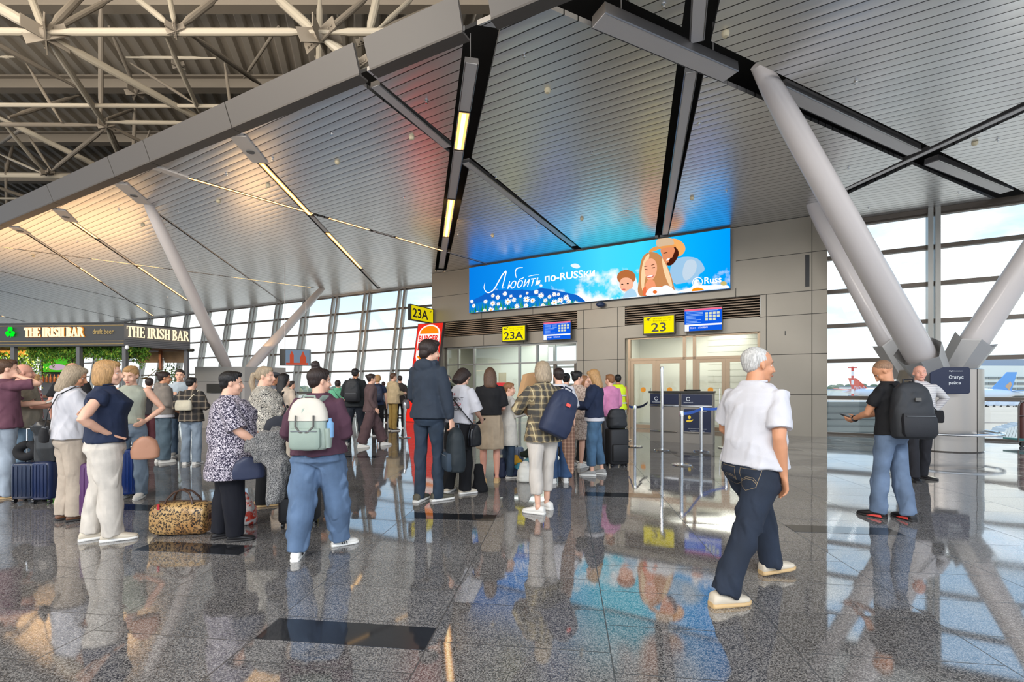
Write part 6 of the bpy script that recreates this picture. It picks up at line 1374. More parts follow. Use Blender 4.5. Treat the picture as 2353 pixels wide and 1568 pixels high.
V_['polo'] = person('older man in striped grey shirt with black strap, by the column base', gp(2112, 1103), 1.74, 158, 'pink', ('bald', 'white'), dict(m=M_stripe, hem=.86, loose=.03, sleeve='long'), dict(m=cl('charcoal_trousers', 38, 38, 44), r=(.092, .07, .066)), dict(m=S_k, sole=sol_d, low=1),
    dict(L=dict(to=(-.22, -.16, 1.0), pole=(-1, -.4, 0)), R=dict(to=(.24, -.05, .92), pole=(.5, -1, 0))), dict(R=dict(foot=(.10, .16, 0)), L=dict(foot=(-.09, -.12, 0), toe=60)), w=1.05, belly=.03, head=(-6, -6), vox=.010)
V_['blouse'] = person('short dark haired woman in speckled blouse, black trousers and flat shoes', gp(527, 1240), 1.555, -60, 'fair', ('short', 'black'), dict(m=M_speck, hem=.64, loose=.035, slen=.95, arm=.088, flare=.0, fold=.010), dict(m=cl('navy_black', 18, 20, 32), r=(.118, .10, .085), hem=.03), dict(m=S_k, sole=sol_d, low=1),
    dict(R=dict(to=(.22, .27, .96), pole=(.6, -1, -.6), palm=(-.4, 0, 1), curl=.5), L=dict(to=(-.02, .30, 1.0), pole=(-.5, -1, -.6), curl=.5)), dict(R=dict(foot=(.09, .07, 0)), L=dict(foot=(-.09, -.07, 0))), w=1.42, belly=.08, bust=.06, vox=.008, hips=1.02, head=(0, 4))
V_['green'] = person('woman with topbun, burgundy jumper and wide blue jeans seen from behind', gp(733, 1272), 1.575, 2, 'fair', ('topbun', 'dark'), dict(m=cl('burgundy_knit', 88, 54, 70), hem=.92, sleeve='long', loose=.042, arm=.075, fold=.012), dict(m=den('wide', 84, 116, 158), r=(.118, .118, .082), fold=.018, hem=.04, loose=.03), dict(m=S_w, stripes=S_k),
    dict(L=dict(to=(-.25, .20, 1.02), pole=(-.3, -1, -.2), palm=(.2, 0, 1), curl=.6), R=dict(to=(.16, .26, 1.06), pole=(.35, -1, -.4), curl=.6)), dict(L=dict(foot=(-.15, -.12, 0), toe=12), R=dict(foot=(.13, .22, 0), toe=-62)), w=1.12, head=(-44, 4), vox=.0075, hips=1.1)
V_['bob'] = person('blonde bobbed woman in navy top and cream wide trousers, hands on hips', gp(243, 1240), 1.66, -54, 'fair', ('bob', 'blond'), dict(m=navy_, hem=.93, loose=.020, slen=.30, fold=.008), dict(m=cl('cream_trousers', 212, 202, 188), r=(.110, .088, .080), hem=.035, fold=.012, waist=1.03), dict(m=S_b, laces=lace, size=1.05),
    dict(R=dict(to=(.19, .03, 1.02), pole=(1, -1.1, .1), palm=(-1, .2, 0), curl=.9, bend=(-.5, -.1, -.2), thumb=(0, -.3, -1)), L=dict(to=(-.20, .02, 1.0), pole=(-1, -.7, .1), palm=(1, .2, 0))), dict(R=dict(foot=(.09, .07, 0)), L=dict(foot=(-.08, -.10, 0))), w=1.22, bust=.05, belly=.02, vox=.0075, head=(-6, 2))
V_['phone'] = person('woman with long ash hair in white T-shirt and beige trousers reading her phone', gp(160, 1196), 1.64, -34, 'tan', ('longbob', 'ash'), dict(m=white, hem=.90, loose=.035, slen=.85, arm=.075, fold=.01), dict(m=cl('beige_trousers', 190, 172, 152), r=(.098, .085, .092), hem=.03, fold=.012), dict(m=S_br, sole=sol_d, low=1),
    dict(R=dict(to=(.08, .33, 1.10), pole=(.6, -1, -.6), palm=(-.2, .2, 1), curl=.7), L=dict(to=(-.05, .34, 1.12), pole=(-.6, -1, -.6), curl=.7)), dict(R=dict(foot=(.08, .05, 0))), lean=2, w=1.08, head=(-16, 20), vox=.008)
V_['hood'] = person('tall young man in dark hooded top and navy jeans seen from behind', gp(985, 1152), 1.985, -27, 'fair', ('mop', 'dark'), dict(m=cl('dark_sweat', 48, 58, 72), hem=.88, sleeve='long', loose=.034, arm=.074, hood=1, fold=.010), dict(m=den('navy', 44, 62, 84), r=(.082, .060, .056), hem=.06), dict(m=S_o, laces=lace),
    dict(R=dict(to=(.25, .05, .85), pole=(.3, -1, 0), palm=(-1, .1, 0), curl=1.1), L=dict(to=(-.16, .2, .95), pole=(-.5, -1, 0))), dict(R=dict(foot=(.08, .08, 0), toe=-30), L=dict(foot=(-.09, -.03, 0))), head=(-32, 4), vox=.0085)
V_['print'] = person('dark bobbed person in white printed T-shirt and black wide trousers', gp(1055, 1133), 1.66, -34, 'fair', ('bob', 'dark'), dict(m=white, hem=.95, loose=.042, slen=1.0, arm=.086, fold=.012), dict(m=blacktr, r=(.10, .088, .088), hem=.04, fold=.012), dict(m=S_b, laces=lace),
    dict(R=dict(to=(.14, .30, 1.02), pole=(.7, -1, -.2), curl=.7), L=dict(to=(-.06, .28, .98), pole=(-.7, -1, -.2))), dict(R=dict(foot=(.10, .02, 0), toe=-30), L=dict(foot=(-.16, -.03, 0), toe=15)), lean=5, head=(-22, 34), vox=.009)
V_['skirt'] = person('brown haired woman in black T-shirt and beige knee skirt, seen from behind', gp(1126, 1108), 1.69, 6, 'pink', ('longbob', 'brown'), dict(m=k_, hem=1.0, loose=.03, slen=.9, arm=.078), dict(m=cl('beige_skirt', 178, 156, 128), kind='skirt', hem=.50, flare=.03, waist=1.03), dict(m=mat('shoe_tan', rgb(190, 156, 112), .6), sole=sol_t, low=1), dict(R=dict(to=(.16, .26, 1.05)), L=dict(to=(-.14, .28, 1.06))), vox=.010, head=(0, 14))
V_['girl'] = person('red haired girl in long off-white cardigan and jeans looking right', gp(1168, 1097), 1.475, -64, 'fair', ('pony', 'ginger'), dict(m=cl('cream_knit', 206, 200, 188, bump=.8, bs=90), hem=.58, sleeve='long', loose=.02, fold=.006), dict(m=den('deep', 44, 66, 92), r=(.085, .068, .075)), dict(m=S_g, sole=mat('sole_white')), dict(R=dict(to=(.08, .30, 1.14), pole=(.5, -1, -.6), palm=(0, 0, 1)), L=dict(to=(-.05, .32, 1.16), pole=(-.5, -1, -.6))), head=(-28, 2), vox=.009)
V_['flannel'] = person('fair bobbed woman in plaid shirt and white cropped trousers from behind', gp(1247, 1176), 1.70, 24, 'fair', ('bob', 'ash'), dict(m=M_plaid, hem=.80, sleeve='long', loose=.034, arm=.072, fold=.012), dict(m=cl('white_denim', 206, 196, 184, var=.05), r=(.098, .074, .066), hem=.14, fold=.012), dict(m=S_w, laces=lace),
    dict(L=dict(to=(-.12, .34, 1.14), pole=(-.9, -.7, -.5), palm=(.2, 0, 1), curl=.9), R=dict(to=(.08, .30, 1.10), pole=(.9, -.6, -.5), curl=.8)), dict(L=dict(foot=(-.10, -.05, 0), toe=40), R=dict(foot=(.09, .10, 0), toe=20)), head=(4, 6), vox=.0085)
V_['coffee'] = person('blonde woman in navy jumper and blue jeans holding a white cup, facing left', gp(1366, 1092), 1.685, 72, 'fair', ('longbob', 'blond'), dict(m=cl('navy_knit', 32, 44, 72), hem=.93, sleeve='long', loose=.038, arm=.08, under=white), dict(m=den('blue', 64, 108, 148), r=(.096, .08, .072), hem=.08), dict(m=S_g), dict(L=dict(to=(-.08, .34, 1.14), pole=(-.5, -1, -.7), palm=(1, 0, .2), curl=.9), R=dict(to=(.06, .32, 1.08), pole=(.5, -1, -.7), curl=.8)), dict(L=dict(foot=(-.09, .06, 0)), R=dict(foot=(.09, -.08, 0))), head=(0, 16), vox=.009)
V_['pink'] = person('ginger haired woman in pink jumper behind the black stacked luggage', gp(1402, 1056), 1.65, 22, 'fair', ('short', 'ginger'), dict(m=cl('pink_knit', 222, 132, 178), hem=.86, sleeve='long', loose=.036, arm=.078), dict(m=cl('grey_trousers', 96, 96, 100)), dict(m=S_w), dict(R=dict(to=(.2, .2, .95))), vox=.012, head=(14, 4))
V_['vest'] = person('worker in yellow reflective vest behind the woman in pink', gp(1420, 1024), 1.70, -8, 'deep', ('short', 'black'), dict(m=mat('hi_vis', rgb(214, 236, 40), .6, emit=None), hem=.86, sleeve='none', loose=.04), dict(m=blacktr), dict(m=S_k, sole=sol_d), vox=.014, detail=False)
q = V_['vest']['r']
for zz in (1.02, 1.2): MB().tube([V((.20*cos(a), .155*sin(a), zz)) for a in [2*pi*i/24 for i in range(24)]], .022, 6, closed=True, flat=1).build('reflective_band', mat('reflector', rgb(210, 214, 214), .3, .5), q)
V_['zebra'] = person('fair ponytailed woman in black and white leafy blouse with folded arms', gp(606, 1160), 1.655, -60, 'fair', ('pony', 'ash'), dict(m=M_zebra, hem=.72, loose=.036, sleeve='half', arm=.085), dict(m=blacktr, r=(.10, .085, .082)), dict(m=S_k, sole=sol_t, low=1), dict(R=dict(to=(-.10, .22, 1.17), pole=(.9, .1, -1), palm=(0, -1, 0)), L=dict(to=(.12, .24, 1.12), pole=(-.9, .1, -1))), w=1.22, bust=.05, belly=.04, head=(-24, 2), vox=.009)
V_['sage'] = person('woman in sage strap top with one hand on hip behind the navy top', gp(302, 1145), 1.67, -165, 'fair', ('bun', 'blond'), dict(m=cl('sage_top', 160, 164, 146), hem=.96, sleeve='none', loose=.008), dict(m=den('soft', 112, 134, 156), r=(.092, .075, .07)), dict(m=S_w), dict(L=dict(to=(-.19, .08, 1.0), pole=(-1, -.8, .1), palm=(1, 0, 0), bend=(0, .7, 0)), R=dict(to=(.2, .1, .95))), vox=.009, head=(0, 14))
V_['marn'] = person('man in plum shirt and pale jeans cut by the left edge, hand at neck', gd(12, 5.9), 1.76, -40, 'fair', ('short', 'brown'), dict(m=cl('plum_shirt', 112, 68, 84), hem=.86, loose=.03, slen=.85), dict(m=den('pale', 156, 172, 190), r=(.098, .08, .078)), dict(m=S_br, sole=sol_t), dict(R=dict(to=(.06, .10, 1.50), pole=(.5, 1, -.2), rel=1), L=dict(to=(-.05, .36, 1.16), pole=(-.6, -1, -.6), palm=(0, 0, 1))), vox=.009, head=(0, 0))
V_['bald'] = person('bald older man in khaki waistcoat behind the dark suitcases', gd(50, 6.35), 1.73, -42, 'pink', ('bald', 'grey'), dict(m=cl('khaki_cloth', 140, 130, 112), hem=.84, loose=.04, sleeve='short', slen=.7), dict(m=den('sky', 120, 158, 190), r=(.098, .08, .078)), dict(m=S_br, sole=sol_t), dict(R=dict(to=(.10, .33, 1.12), pole=(.6, -1, -.6)), L=dict(to=(-.05, .34, 1.14))), w=1.15, belly=.05, vox=.009)
V_['glas'] = person('bald man in black T-shirt seen from behind, left of the ash haired woman', gd(165, 7.2), 1.79, 14, 'pink', ('bald', 'grey'), dict(m=k_, hem=.86, loose=.03), dict(m=den('dark', 40, 60, 88)), dict(m=S_k), vox=.011, w=1.1, head=(12, 6))
V_['redw'] = person('blonde woman in red patterned top beyond the bald man at left', gd(76, 8.3), 1.64, -34, 'fair', ('longbob', 'blond'), dict(m=pat('red_print', lambda nt, p: twoc(nt, step(nt, (lambda n: (nt.links.new(p, n.inputs[0]), n.outputs[0])[1])(N(nt, 'ShaderNodeTexNoise', inp={'Scale': 30.0})), .5, .05), (150, 60, 66), (210, 190, 186))), hem=.86, sleeve='half'), dict(m=blacktr), dict(m=S_k), dict(R=dict(to=(.08, .26, 1.25), pole=(.6, -1, -.6))), vox=.012)
V_['greyh'] = person('dark bun haired person in grey hooded top and wide jeans', gd(375, 8.6), 1.69, -36, 'tan', ('bun', 'dark'), dict(m=cl('grey_sweat', 134, 124, 114), hem=.90, sleeve='long', loose=.042, arm=.08, hood=1, under=white), dict(m=den('slate', 82, 106, 122), r=(.10, .095, .10), hem=.03), dict(m=S_w), dict(R=dict(to=(.14, .24, 1.0)), L=dict(to=(-.14, .22, .98))), vox=.010, head=(-12, 4))
V_['front'] = person('young man in pale blue shirt facing the camera with a black bag', gd(414, 9.4), 1.76, -152, 'fair', ('short', 'dark'), dict(m=cl('pale_shirt', 176, 190, 200), hem=.88, sleeve='long', loose=.03), dict(m=den('mid2', 66, 92, 120)), dict(m=S_g), dict(R=dict(to=(.12, .20, 1.20), pole=(.7, -.8, -.5)), L=dict(to=(-.12, .24, 1.05), pole=(-.7, -.8, -.5))), vox=.010)
V_['dplaid'] = person('dark haired person in dark plaid shirt with cream sling bag', gd(440, 8.4), 1.58, 6, 'fair', ('short', 'black'), dict(m=M_plaid2, hem=.84, sleeve='long', loose=.045, arm=.085), dict(m=den('light', 136, 156, 176), r=(.095, .08, .08)), dict(m=S_w), dict(R=dict(to=(.2, .2, 1.15)), L=dict(to=(-.2, .2, 1.1))), vox=.011, head=(-20, 0))
V_['cap'] = person('bearded man in flat grey cap and grey shirt behind the leafy blouse', gd(626, 8.3), 1.67, -38, 'tan', ('short', 'dark'), dict(m=cl('slate_shirt', 104, 110, 122), hem=.86), dict(m=blacktr), dict(m=S_k), vox=.012)
V_['beige'] = person('black haired woman in beige blouse with small black backpack', gd(652, 8.0), 1.64, -8, 'fair', ('long', 'black'), dict(m=cl('beige_blouse', 206, 184, 160), hem=.9, sleeve='long', loose=.03), dict(m=cl('beige_trousers')) if False else dict(m=cl('sand_trousers', 190, 176, 156)), dict(m=S_w), vox=.011, head=(-20, 6))
V_['kid'] = person('small dark haired person far behind the beige blouse', gd(669, 12.5), 1.56, -40, 'fair', ('short', 'dark'), dict(m=cl('dusty_top', 120, 110, 112), hem=.86), dict(m=blacktr), dict(m=S_k), vox=.016, detail=False)
V_['tall'] = person('dark haired man in black top behind the topbun, facing right', gd(738, 9.2), 1.76, -58, 'tan', ('short', 'black'), dict(m=k_, hem=.86), dict(m=blacktr), dict(m=S_k), dict(R=dict(to=(.08, .3, 1.1))), vox=.012)
V_['mint'] = person('person in mint green hooded top seen from behind', gp(776, 1014), 1.575, 6, 'fair', ('short', 'dark'), dict(m=cl('mint_sweat', 98, 186, 142), hem=.80, sleeve='long', loose=.05, arm=.085, hood=1), dict(m=cl('olive_trousers', 104, 96, 84), r=(.1, .09, .09)), dict(m=S_g), dict(R=dict(to=(.2, .2, 1.1)), L=dict(to=(-.2, .15, 1.0))), vox=.013, detail=False)
V_['far1'] = person('pinkish dressed person half hidden between mint hood and black backpack', gd(796, 14), 1.53, 0, 'fair', ('bun', 'brown'), dict(m=cl('blush_top', 190, 140, 130), hem=.86), dict(m=blacktr), dict(m=S_k), vox=.018, detail=False)
V_['bk'] = person('tall man in black jacket and dark jeans with black backpack, mid hall', gp(816, 1020), 1.86, 4, 'tan', ('short', 'black'), dict(m=cl('black_jacket', 40, 44, 46), hem=.84, sleeve='long', loose=.05, arm=.085), dict(m=den('ink', 34, 42, 56), r=(.10, .085, .085)), dict(m=S_g), dict(R=dict(to=(.2, .22, 1.05)), L=dict(to=(-.2, .22, 1.05))), dict(L=dict(foot=(-.16, -.1, 0)), R=dict(foot=(.16, .1, 0))), vox=.013, detail=False, w=1.1)
V_['brown'] = person('dark haired woman in brown suit with wide legs walking right', gp(852, 1027), 1.71, -60, 'fair', ('bun', 'dark'), dict(m=cl('brown_suit', 100, 78, 78), hem=.82, sleeve='long', loose=.035), dict(m=cl('brown_suit2', 96, 72, 74), r=(.12, .12, .12), hem=.02, fold=.02), dict(m=S_w), dict(R=dict(to=(.22, .06, .9))), dict(R=dict(foot=(.08, -.22, 0)), L=dict(foot=(-.08, .34, 0))), vox=.013, detail=False)
V_['fairb'] = person('fair haired person with navy backpack beyond the brown suit', gd(868, 13.2), 1.74, 10, 'fair', ('mop', 'blond'), dict(m=navy_, hem=.86), dict(m=blacktr), dict(m=S_k), vox=.018, detail=False)
V_['far2'] = person('distant person in blue-grey against the windows', gd(881, 18), 1.6, 30, 'fair', ('short', 'dark'), dict(m=cl('steel_top', 90, 104, 124), hem=.86), dict(m=blacktr), dict(m=S_k), vox=.022, detail=False)
V_['yel'] = person('person in cream jacket and mustard trousers near the windows', gp(903, 990), 1.84, -46, 'fair', ('short', 'brown'), dict(m=cl('cream_jacket', 206, 180, 136), hem=.80, sleeve='long', loose=.05, arm=.085), dict(m=cl('mustard', 172, 138, 66), r=(.095, .075, .07)), dict(m=S_k), dict(R=dict(to=(.1, .3, 1.1))), vox=.016, detail=False)
V_['far3'] = person('person in dark jacket close behind the cream jacket', gd(919, 15.6), 1.78, 20, 'fair', ('short', 'dark'), dict(m=cl('dark_coat', 62, 56, 54), hem=.78, sleeve='long'), dict(m=blacktr), dict(m=S_k), vox=.018, detail=False)
V_['guard'] = person('man in open dark green jacket facing the camera by the burger totem', gp(1030, 989), 1.77, 172, 'fair', ('short', 'grey'), dict(m=cl('green_jacket', 74, 78, 62), hem=.80, sleeve='long', loose=.045), dict(m=den('dk', 50, 54, 66)), dict(m=S_g), vox=.014)
V_['wsh'] = person('person in loose white shirt and blue jeans behind the navy bag', gp(1284, 1108), 1.69, 8, 'fair', ('short', 'dark'), dict(m=white, hem=.86, loose=.045, arm=.085, slen=1.0), dict(m=den('royal', 50, 88, 140), r=(.10, .09, .095), hem=.02), dict(m=S_w), vox=.012, detail=False)
V_['bunp'] = person('dark bun haired woman in beige print dress beside the cup holder', gd(1326, 8.1), 1.685, -38, 'fair', ('bun', 'black'), dict(m=M_beigep, hem=.86, loose=.03, sleeve='half'), dict(m=M_beigep, kind='skirt', hem=.50, flare=.05), dict(m=S_w), dict(R=dict(to=(.1, .26, 1.1))), vox=.011, head=(-30, 6))
V_['longh'] = person('woman with long brown hair in black trousers facing the cup holder', gd(1341, 8.7), 1.62, -120, 'fair', ('long', 'ginger'), dict(m=cl('smoke_top', 84, 78, 78), hem=.9, sleeve='long'), dict(m=blacktr, r=(.10, .095, .10)), dict(m=S_k), dict(R=dict(to=(.1, .26, 1.0)), L=dict(to=(-.1, .26, 1.05))), vox=.011)
V_['gry2'] = person('dark haired person in grey between white shirt and bun', gd(1301, 9.1), 1.68, -20, 'fair', ('bun', 'black'), dict(m=cl('grey_knit', 120, 116, 114), hem=.86, sleeve='long'), dict(m=blacktr), dict(m=S_k), vox=.012, detail=False)

V_['maroon'] = person('person in maroon trousers half hidden behind the grey hooded top', gd(343, 9.9), 1.60, 30, 'fair', ('short', 'dark'), dict(m=cl('soot_top', 52, 50, 54), hem=.86, sleeve='long'), dict(m=cl('maroon_trousers', 86, 40, 48), r=(.1, .09, .09)), dict(m=S_g), vox=.014, detail=False)
# ---------------------------------------------------------------- extras worn or carried
P_ = V_['print']; t = MB(); kk = P_['k']
t.loft([(P_['Lm'] @ V((0, 0, zz)), V((a, 0, 0)), V((0, b_, 0))) for zz, a, b_ in ((.99, .165, .13), (.90, .195, .155), (.75, .205, .165), (.60, .21, .17))], 26)
for i in range(len(t.v)): t.v[i] = t.v[i]*kk
later('overskirt', t, blacktr, P_['r'], .01, 2, folds(.012, 12, 2, 9))
cp = V_['cap']; q = MB(); q.ell((0, -.01, .085), (.105, .125, .05)); q.loft([(V((0, .09, .065)), V((.07, 0, 0)), V((0, 0, .010))), (V((0, .155, .050)), V((.045, 0, 0)), V((0, 0, .006)))], 14); q.xf(cp['Hm']); q.xf(M4.Scale(cp['k'], 4)); q.build('flat_cap', cl('cap_grey', 70, 72, 78), cp['r'])
q = MB().ell((0, .052, -.085), (.046, .042, .042)); q.xf(cp['Hm']); q.xf(M4.Scale(cp['k'], 4)); q.build('beard', hairm('dark'), cp['r'])
def sleeve_collar(key, m):
    pi_ = V_[key]; q = MB().tube([pi_['Lm'] @ V((.068*cos(a)*pi_['w']**.3, .062*sin(a)-.006, 1.468+.006*sin(a))) for a in [2*pi*i/20 for i in range(20)]], .008, 8, closed=True); q.xf(M4.Scale(pi_['k'], 4)); q.build('neckband', m, pi_['r'])
for kx, m in (('tee', white), ('phone', white), ('print', white), ('pack', k_), ('green', cl('burgundy_knit', 0, 0, 0)), ('bob', navy_)): sleeve_collar(kx, m)
def at_hand(key, s, d=.10, n=.03):
    pi_ = V_[key]; S_, el, wr, a, dd, nrm, sd = pi_['A'][s]; return wr+dd*d+nrm*n
def slab(key, s, name, label, cat, size, m, off=(0, 0, 0), rot=None, d=.09, n=.03):
    pi_ = V_[key]; p = at_hand(key, s, d, n)+V(off)
    o = MB().rbox((0, 0, 0), size, r=min(size[:2])*.12).build(name, m); o.location = world(pi_, p); o.rotation_euler = rot or (R(25), 0, pi_['r'].rotation_euler.z); return tag(o, label, cat)
blk2 = mat('phone_black', (.012, .012, .014), .15)
slab('pack', 1, 'smartphone', 'dark phone in the hands of the young man with big backpack', 'phone', (.075, .15, .009), blk2)
slab('phone', 1, 'smartphone', 'dark phone held by the ash haired woman in white T-shirt', 'phone', (.075, .15, .009), blk2)
slab('marn', -1, 'travel_papers', 'folded papers and phone held by the man in plum shirt', 'papers', (.12, .19, .02), mat('paper', rgb(214, 206, 190), .8))
slab('girl', 1, 'paper_sheet', 'white sheet held by the girl in off-white cardigan', 'paper', (.16, .20, .004), mat('paper_w', rgb(236, 236, 236), .8))
slab('coffee', 1, 'smartphone', 'dark phone in the right hand of the woman with the cup', 'phone', (.075, .15, .009), blk2)
slab('print', 1, 'smartphone', 'phone held by the person in white printed T-shirt', 'phone', (.075, .15, .009), blk2)
p = V_['blouse']; h = at_hand('blouse', 1, .10, .0)
r = held(p, 'passport', 'red passport with white boarding slip in the blouse woman\'s hand', 'passport', off=h+V((-.0, .03, .03))); r.rotation_euler.x = R(60)
MB().rbox((0, 0, 0), (.09, .13, .012), r=.008).build('cover', mat('passport_red', rgb(150, 34, 60), .5), r, False); MB().box((.0, .02, .010), (.10, .15, .003)).build('boarding_slip', mat('paper_w', (1, 1, 1)), r, False)
p = V_['coffee']; r = held(p, 'paper_cup', 'white paper cup held by the blonde woman in navy jumper', 'cup', off=at_hand('coffee', -1, .07, .045)); MB().lathe([(.001, -.06), (.028, -.06), (.040, .05), (.001, .05)], n=20).build('cup', S_w, r); MB().lathe([(.001, .05), (.043, .05), (.043, .06), (.036, .068), (.001, .068)], n=20).build('lid', S_w, r)
# backpacks
b1 = backpack(V_['green'], 'white and sage green backpack on the topbun woman', nyl('pack_sage', 160, 176, 162), nyl('pack_sage_dark', 148, 166, 152), y=-.235, zc=1.20, W_=.33, H_=.44, D_=.14)
k = V_['green']['k']; q = MB().loft([(V((0, 0, z_*.44)), V((.167*a, 0, 0)), V((0, .072*b_, 0))) for z_, a, b_ in ((.08, .97, 1.0), (.25, .92, .90), (.40, .76, .70), (.485, .52, .50), (.508, .3, .34))], 20, sq=3.0); q.xf(M4.Scale(k*1.03, 4)); q.build('cream_top', nyl('pack_cream', 216, 208, 192), b1)
for s in (-1, 1): MB().tube([V(v_)*k for v_ in ((s*.075, -.085, .085), (s*.075, -.09, -.01), (s*.03, -.105, -.06), (0, -.10, -.065))], .008, 6).build('handle_loop', mat('strap_grey', rgb(90, 88, 84), .6), b1)
q = MB().lathe([(.03, -.09), (.032, .03), (.014, .055), (.014, .075), (.001, .078)], V((.185, .0, -.02)), 14); q.xf(M4.Scale(k, 4)); q.build('water_bottle', mat('bottle_blue', rgb(120, 160, 200), .2), b1)
q = MB().loft([(V((.17, 0, zz)), V((.03*a, 0, 0)), V((0, .055*a, 0))) for zz, a in ((-.20, .7), (-.12, 1), (-.03, .95))], 12); q.xf(M4.Scale(k, 4)); q.build('side_pocket', nyl('pack_sage', 0, 0, 0), b1)
backpack(V_['pack'], 'large black backpack on the young man by the column', nyl('pack_black', 44, 46, 50), nyl('pack_black2', 34, 35, 40), y=-.22, x=-.08, yaw=-34, zc=1.17, W_=.38, H_=.58, D_=.20, tilt=-6, patch=mat('strap_grey', (1, 1, 1)))
backpack(V_['bk'], 'black backpack on the tall man mid hall', nyl('pack_black', 0, 0, 0), nyl('pack_black2', 0, 0, 0), y=-.25, zc=1.2, W_=.34, H_=.5, D_=.18)
backpack(V_['fairb'], 'navy backpack on the fair haired distant person', nyl('pack_navy', 40, 50, 78), nyl('pack_navy2', 34, 42, 66), y=-.24, zc=1.2)
backpack(V_['beige'], 'small black backpack on the beige blouse', nyl('pack_black', 0, 0, 0), nyl('pack_black2', 0, 0, 0), y=-.18, zc=1.22, W_=.22, H_=.28, D_=.10)
bb_ = backpack(V_['flannel'], 'big slouching navy bag slung over the plaid shirt', nyl('pack_navy', 0, 0, 0), nyl('pack_navy2', 0, 0, 0), y=-.24, zc=1.13, W_=.36, H_=.52, D_=.20, x=.09, pocket=False, straps=False, patch=mat('patch_red', rgb(226, 90, 80), .5)); bb_.rotation_euler.y = R(24)
for s in (1,): MB().tube([V(v_) for v_ in ((.02, .05, .24), (-.02, .12, .30), (-.02, .22, .29), (.0, .34, .10), (.1, .30, -.15))], .022, 8, flat=.3).build('shoulder_strap', nyl('pack_navy2', 0, 0, 0), bb_)
backpack(V_['hood'], 'dark backpack hanging from the tall young man\'s right hand', nyl('pack_bottle', 34, 44, 50), nyl('pack_slate', 52, 68, 84), x=.30, y=.06, zc=.56, W_=.26, H_=.46, D_=.18, straps=False, yaw=-40)
backpack(V_['front'], 'black backpack held in front of the man facing the camera', nyl('pack_black', 0, 0, 0), nyl('pack_black2', 0, 0, 0), y=.30, x=-.05, zc=.98, W_=.32, H_=.46, D_=.16, straps=False, yaw=180)
def sling(pi_, label, m, pos, size, strap_pts, name='shoulder_bag', cat='bag', rot=0):
    r = held(pi_, name, label, cat, off=pos); k = pi_['k']; sx_, sy_, sz_ = size
    q = MB().loft([(V((0, 0, z_*sz_)), V((sx_/2*a, 0, 0)), V((0, sy_/2*b_, 0))) for z_, a, b_ in ((-.5, .7, .6), (-.45, .95, 1), (-.1, 1, 1.05), (.3, .95, .8), (.48, .88, .35), (.5, .85, .25))], 18, sq=3); q.xf(M4.Rotation(R(rot), 4, 'Z')); q.xf(M4.Scale(k, 4)); later('bag_body', q, m, r, .010, 2, folds(.002, 9, 6, 5))
    MB().tube([(V(p_)-V(pos))*k for p_ in strap_pts], .011, 6, flat=.4).build('strap', m, r); 
    q = MB().tube([(-sx_*.4, 0, sz_*.5), (sx_*.4, 0, sz_*.5)], .004, 6); q.xf(M4.Rotation(R(rot), 4, 'Z')); q.xf(M4.Scale(k, 4)); q.build('zip', mat('zip_grey', (1, 1, 1)), r); return r
navl = mat('navy_leather', rgb(44, 50, 72), .45, bump=.2, bs=80)
sling(V_['blouse'], 'navy leather crossbody bag on the blouse woman', navl, (.33, .17, .76), (.10, .28, .22), [(.15, -.12, 1.15), (.20, -.02, 1.02), (.21, .10, .93), (.20, .18, .90)][0:4])
MB().tube([V(v_)*V_['blouse']['k']-(V((.20, .24, .80))*V_['blouse']['k']) for v_ in ((-.10, -.12, 1.44), (.02, -.19, 1.34), (.14, -.18, 1.16), (.22, -.08, 1.0), (.22, .12, .90))], .012, 6, flat=.4).build('strap', navl, V_['blouse']['r']) if False else None
sling(V_['zebra'], 'dark crossbody bag over the leafy blouse', cl('bag_charcoal', 56, 58, 66), (.20, .16, .98), (.13, .34, .24), [(-.10, .02, 1.46), (.02, .19, 1.32), (.12, .24, 1.18), (.19, .20, 1.08)])
tanl = mat('tan_leather', rgb(176, 128, 102), .5, bump=.2, bs=80)
sling(V_['bob'], 'tan handbag with lilac scarf behind the navy top', tanl, (.13, .30, .86), (.12, .22, .22), [(-.12, -.02, 1.46), (.06, -.19, 1.2), (.19, -.06, 1.05), (.18, .16, .96)])
sling(V_['dplaid'], 'cream sling bag on the dark plaid shirt', cl('bag_cream', 206, 196, 170), (-.02, -.22, 1.16), (.30, .12, .20), [(.14, -.02, 1.45), (.10, -.16, 1.34), (.04, -.2, 1.24)])
sling(V_['print'], 'small glossy black bag hanging beside the printed T-shirt', mat('patent_black', rgb(26, 26, 30), .25), (.27, .0, .80), (.10, .24, .30), [(-.12, -.02, 1.46), (.02, -.17, 1.3), (.18, -.12, 1.1), (.26, -.02, .95)])
sling(V_['mint'], 'black bag on the hip of the mint hood', k_, (.24, .0, .92), (.2, .24, .22), [(-.1, -.1, 1.45), (.1, -.2, 1.2), (.24, -.05, 1.03)])
sling(V_['polo'], 'black strap and pouch worn by the older man in striped shirt', k_, (-.16, .16, .95), (.14, .08, .18), [(.10, .04, 1.46), (.04, .17, 1.3), (-.08, .20, 1.1), (-.15, .18, 1.02)])
sling(V_['phone'], 'thin black shoulder strap and small bag on the ash haired woman', k_, (-.02, -.20, .95), (.18, .07, .16), [(.10, .03, 1.47), (.13, -.12, 1.38), (.10, -.19, 1.2), (.02, -.20, 1.03)])
# watch
w_ = V_['pack']; S_, el, wr, a, dd, nrm, sd = w_['A'][-1]; q = MB().tube([wr-dd*.03+(nrm*cos(t_)+sd*sin(t_))*.031 for t_ in [2*pi*i/16 for i in range(16)]], .008, 6, closed=True); q.xf(M4.Scale(w_['k'], 4)); q.build('wrist_watch', blk2, w_['r'])
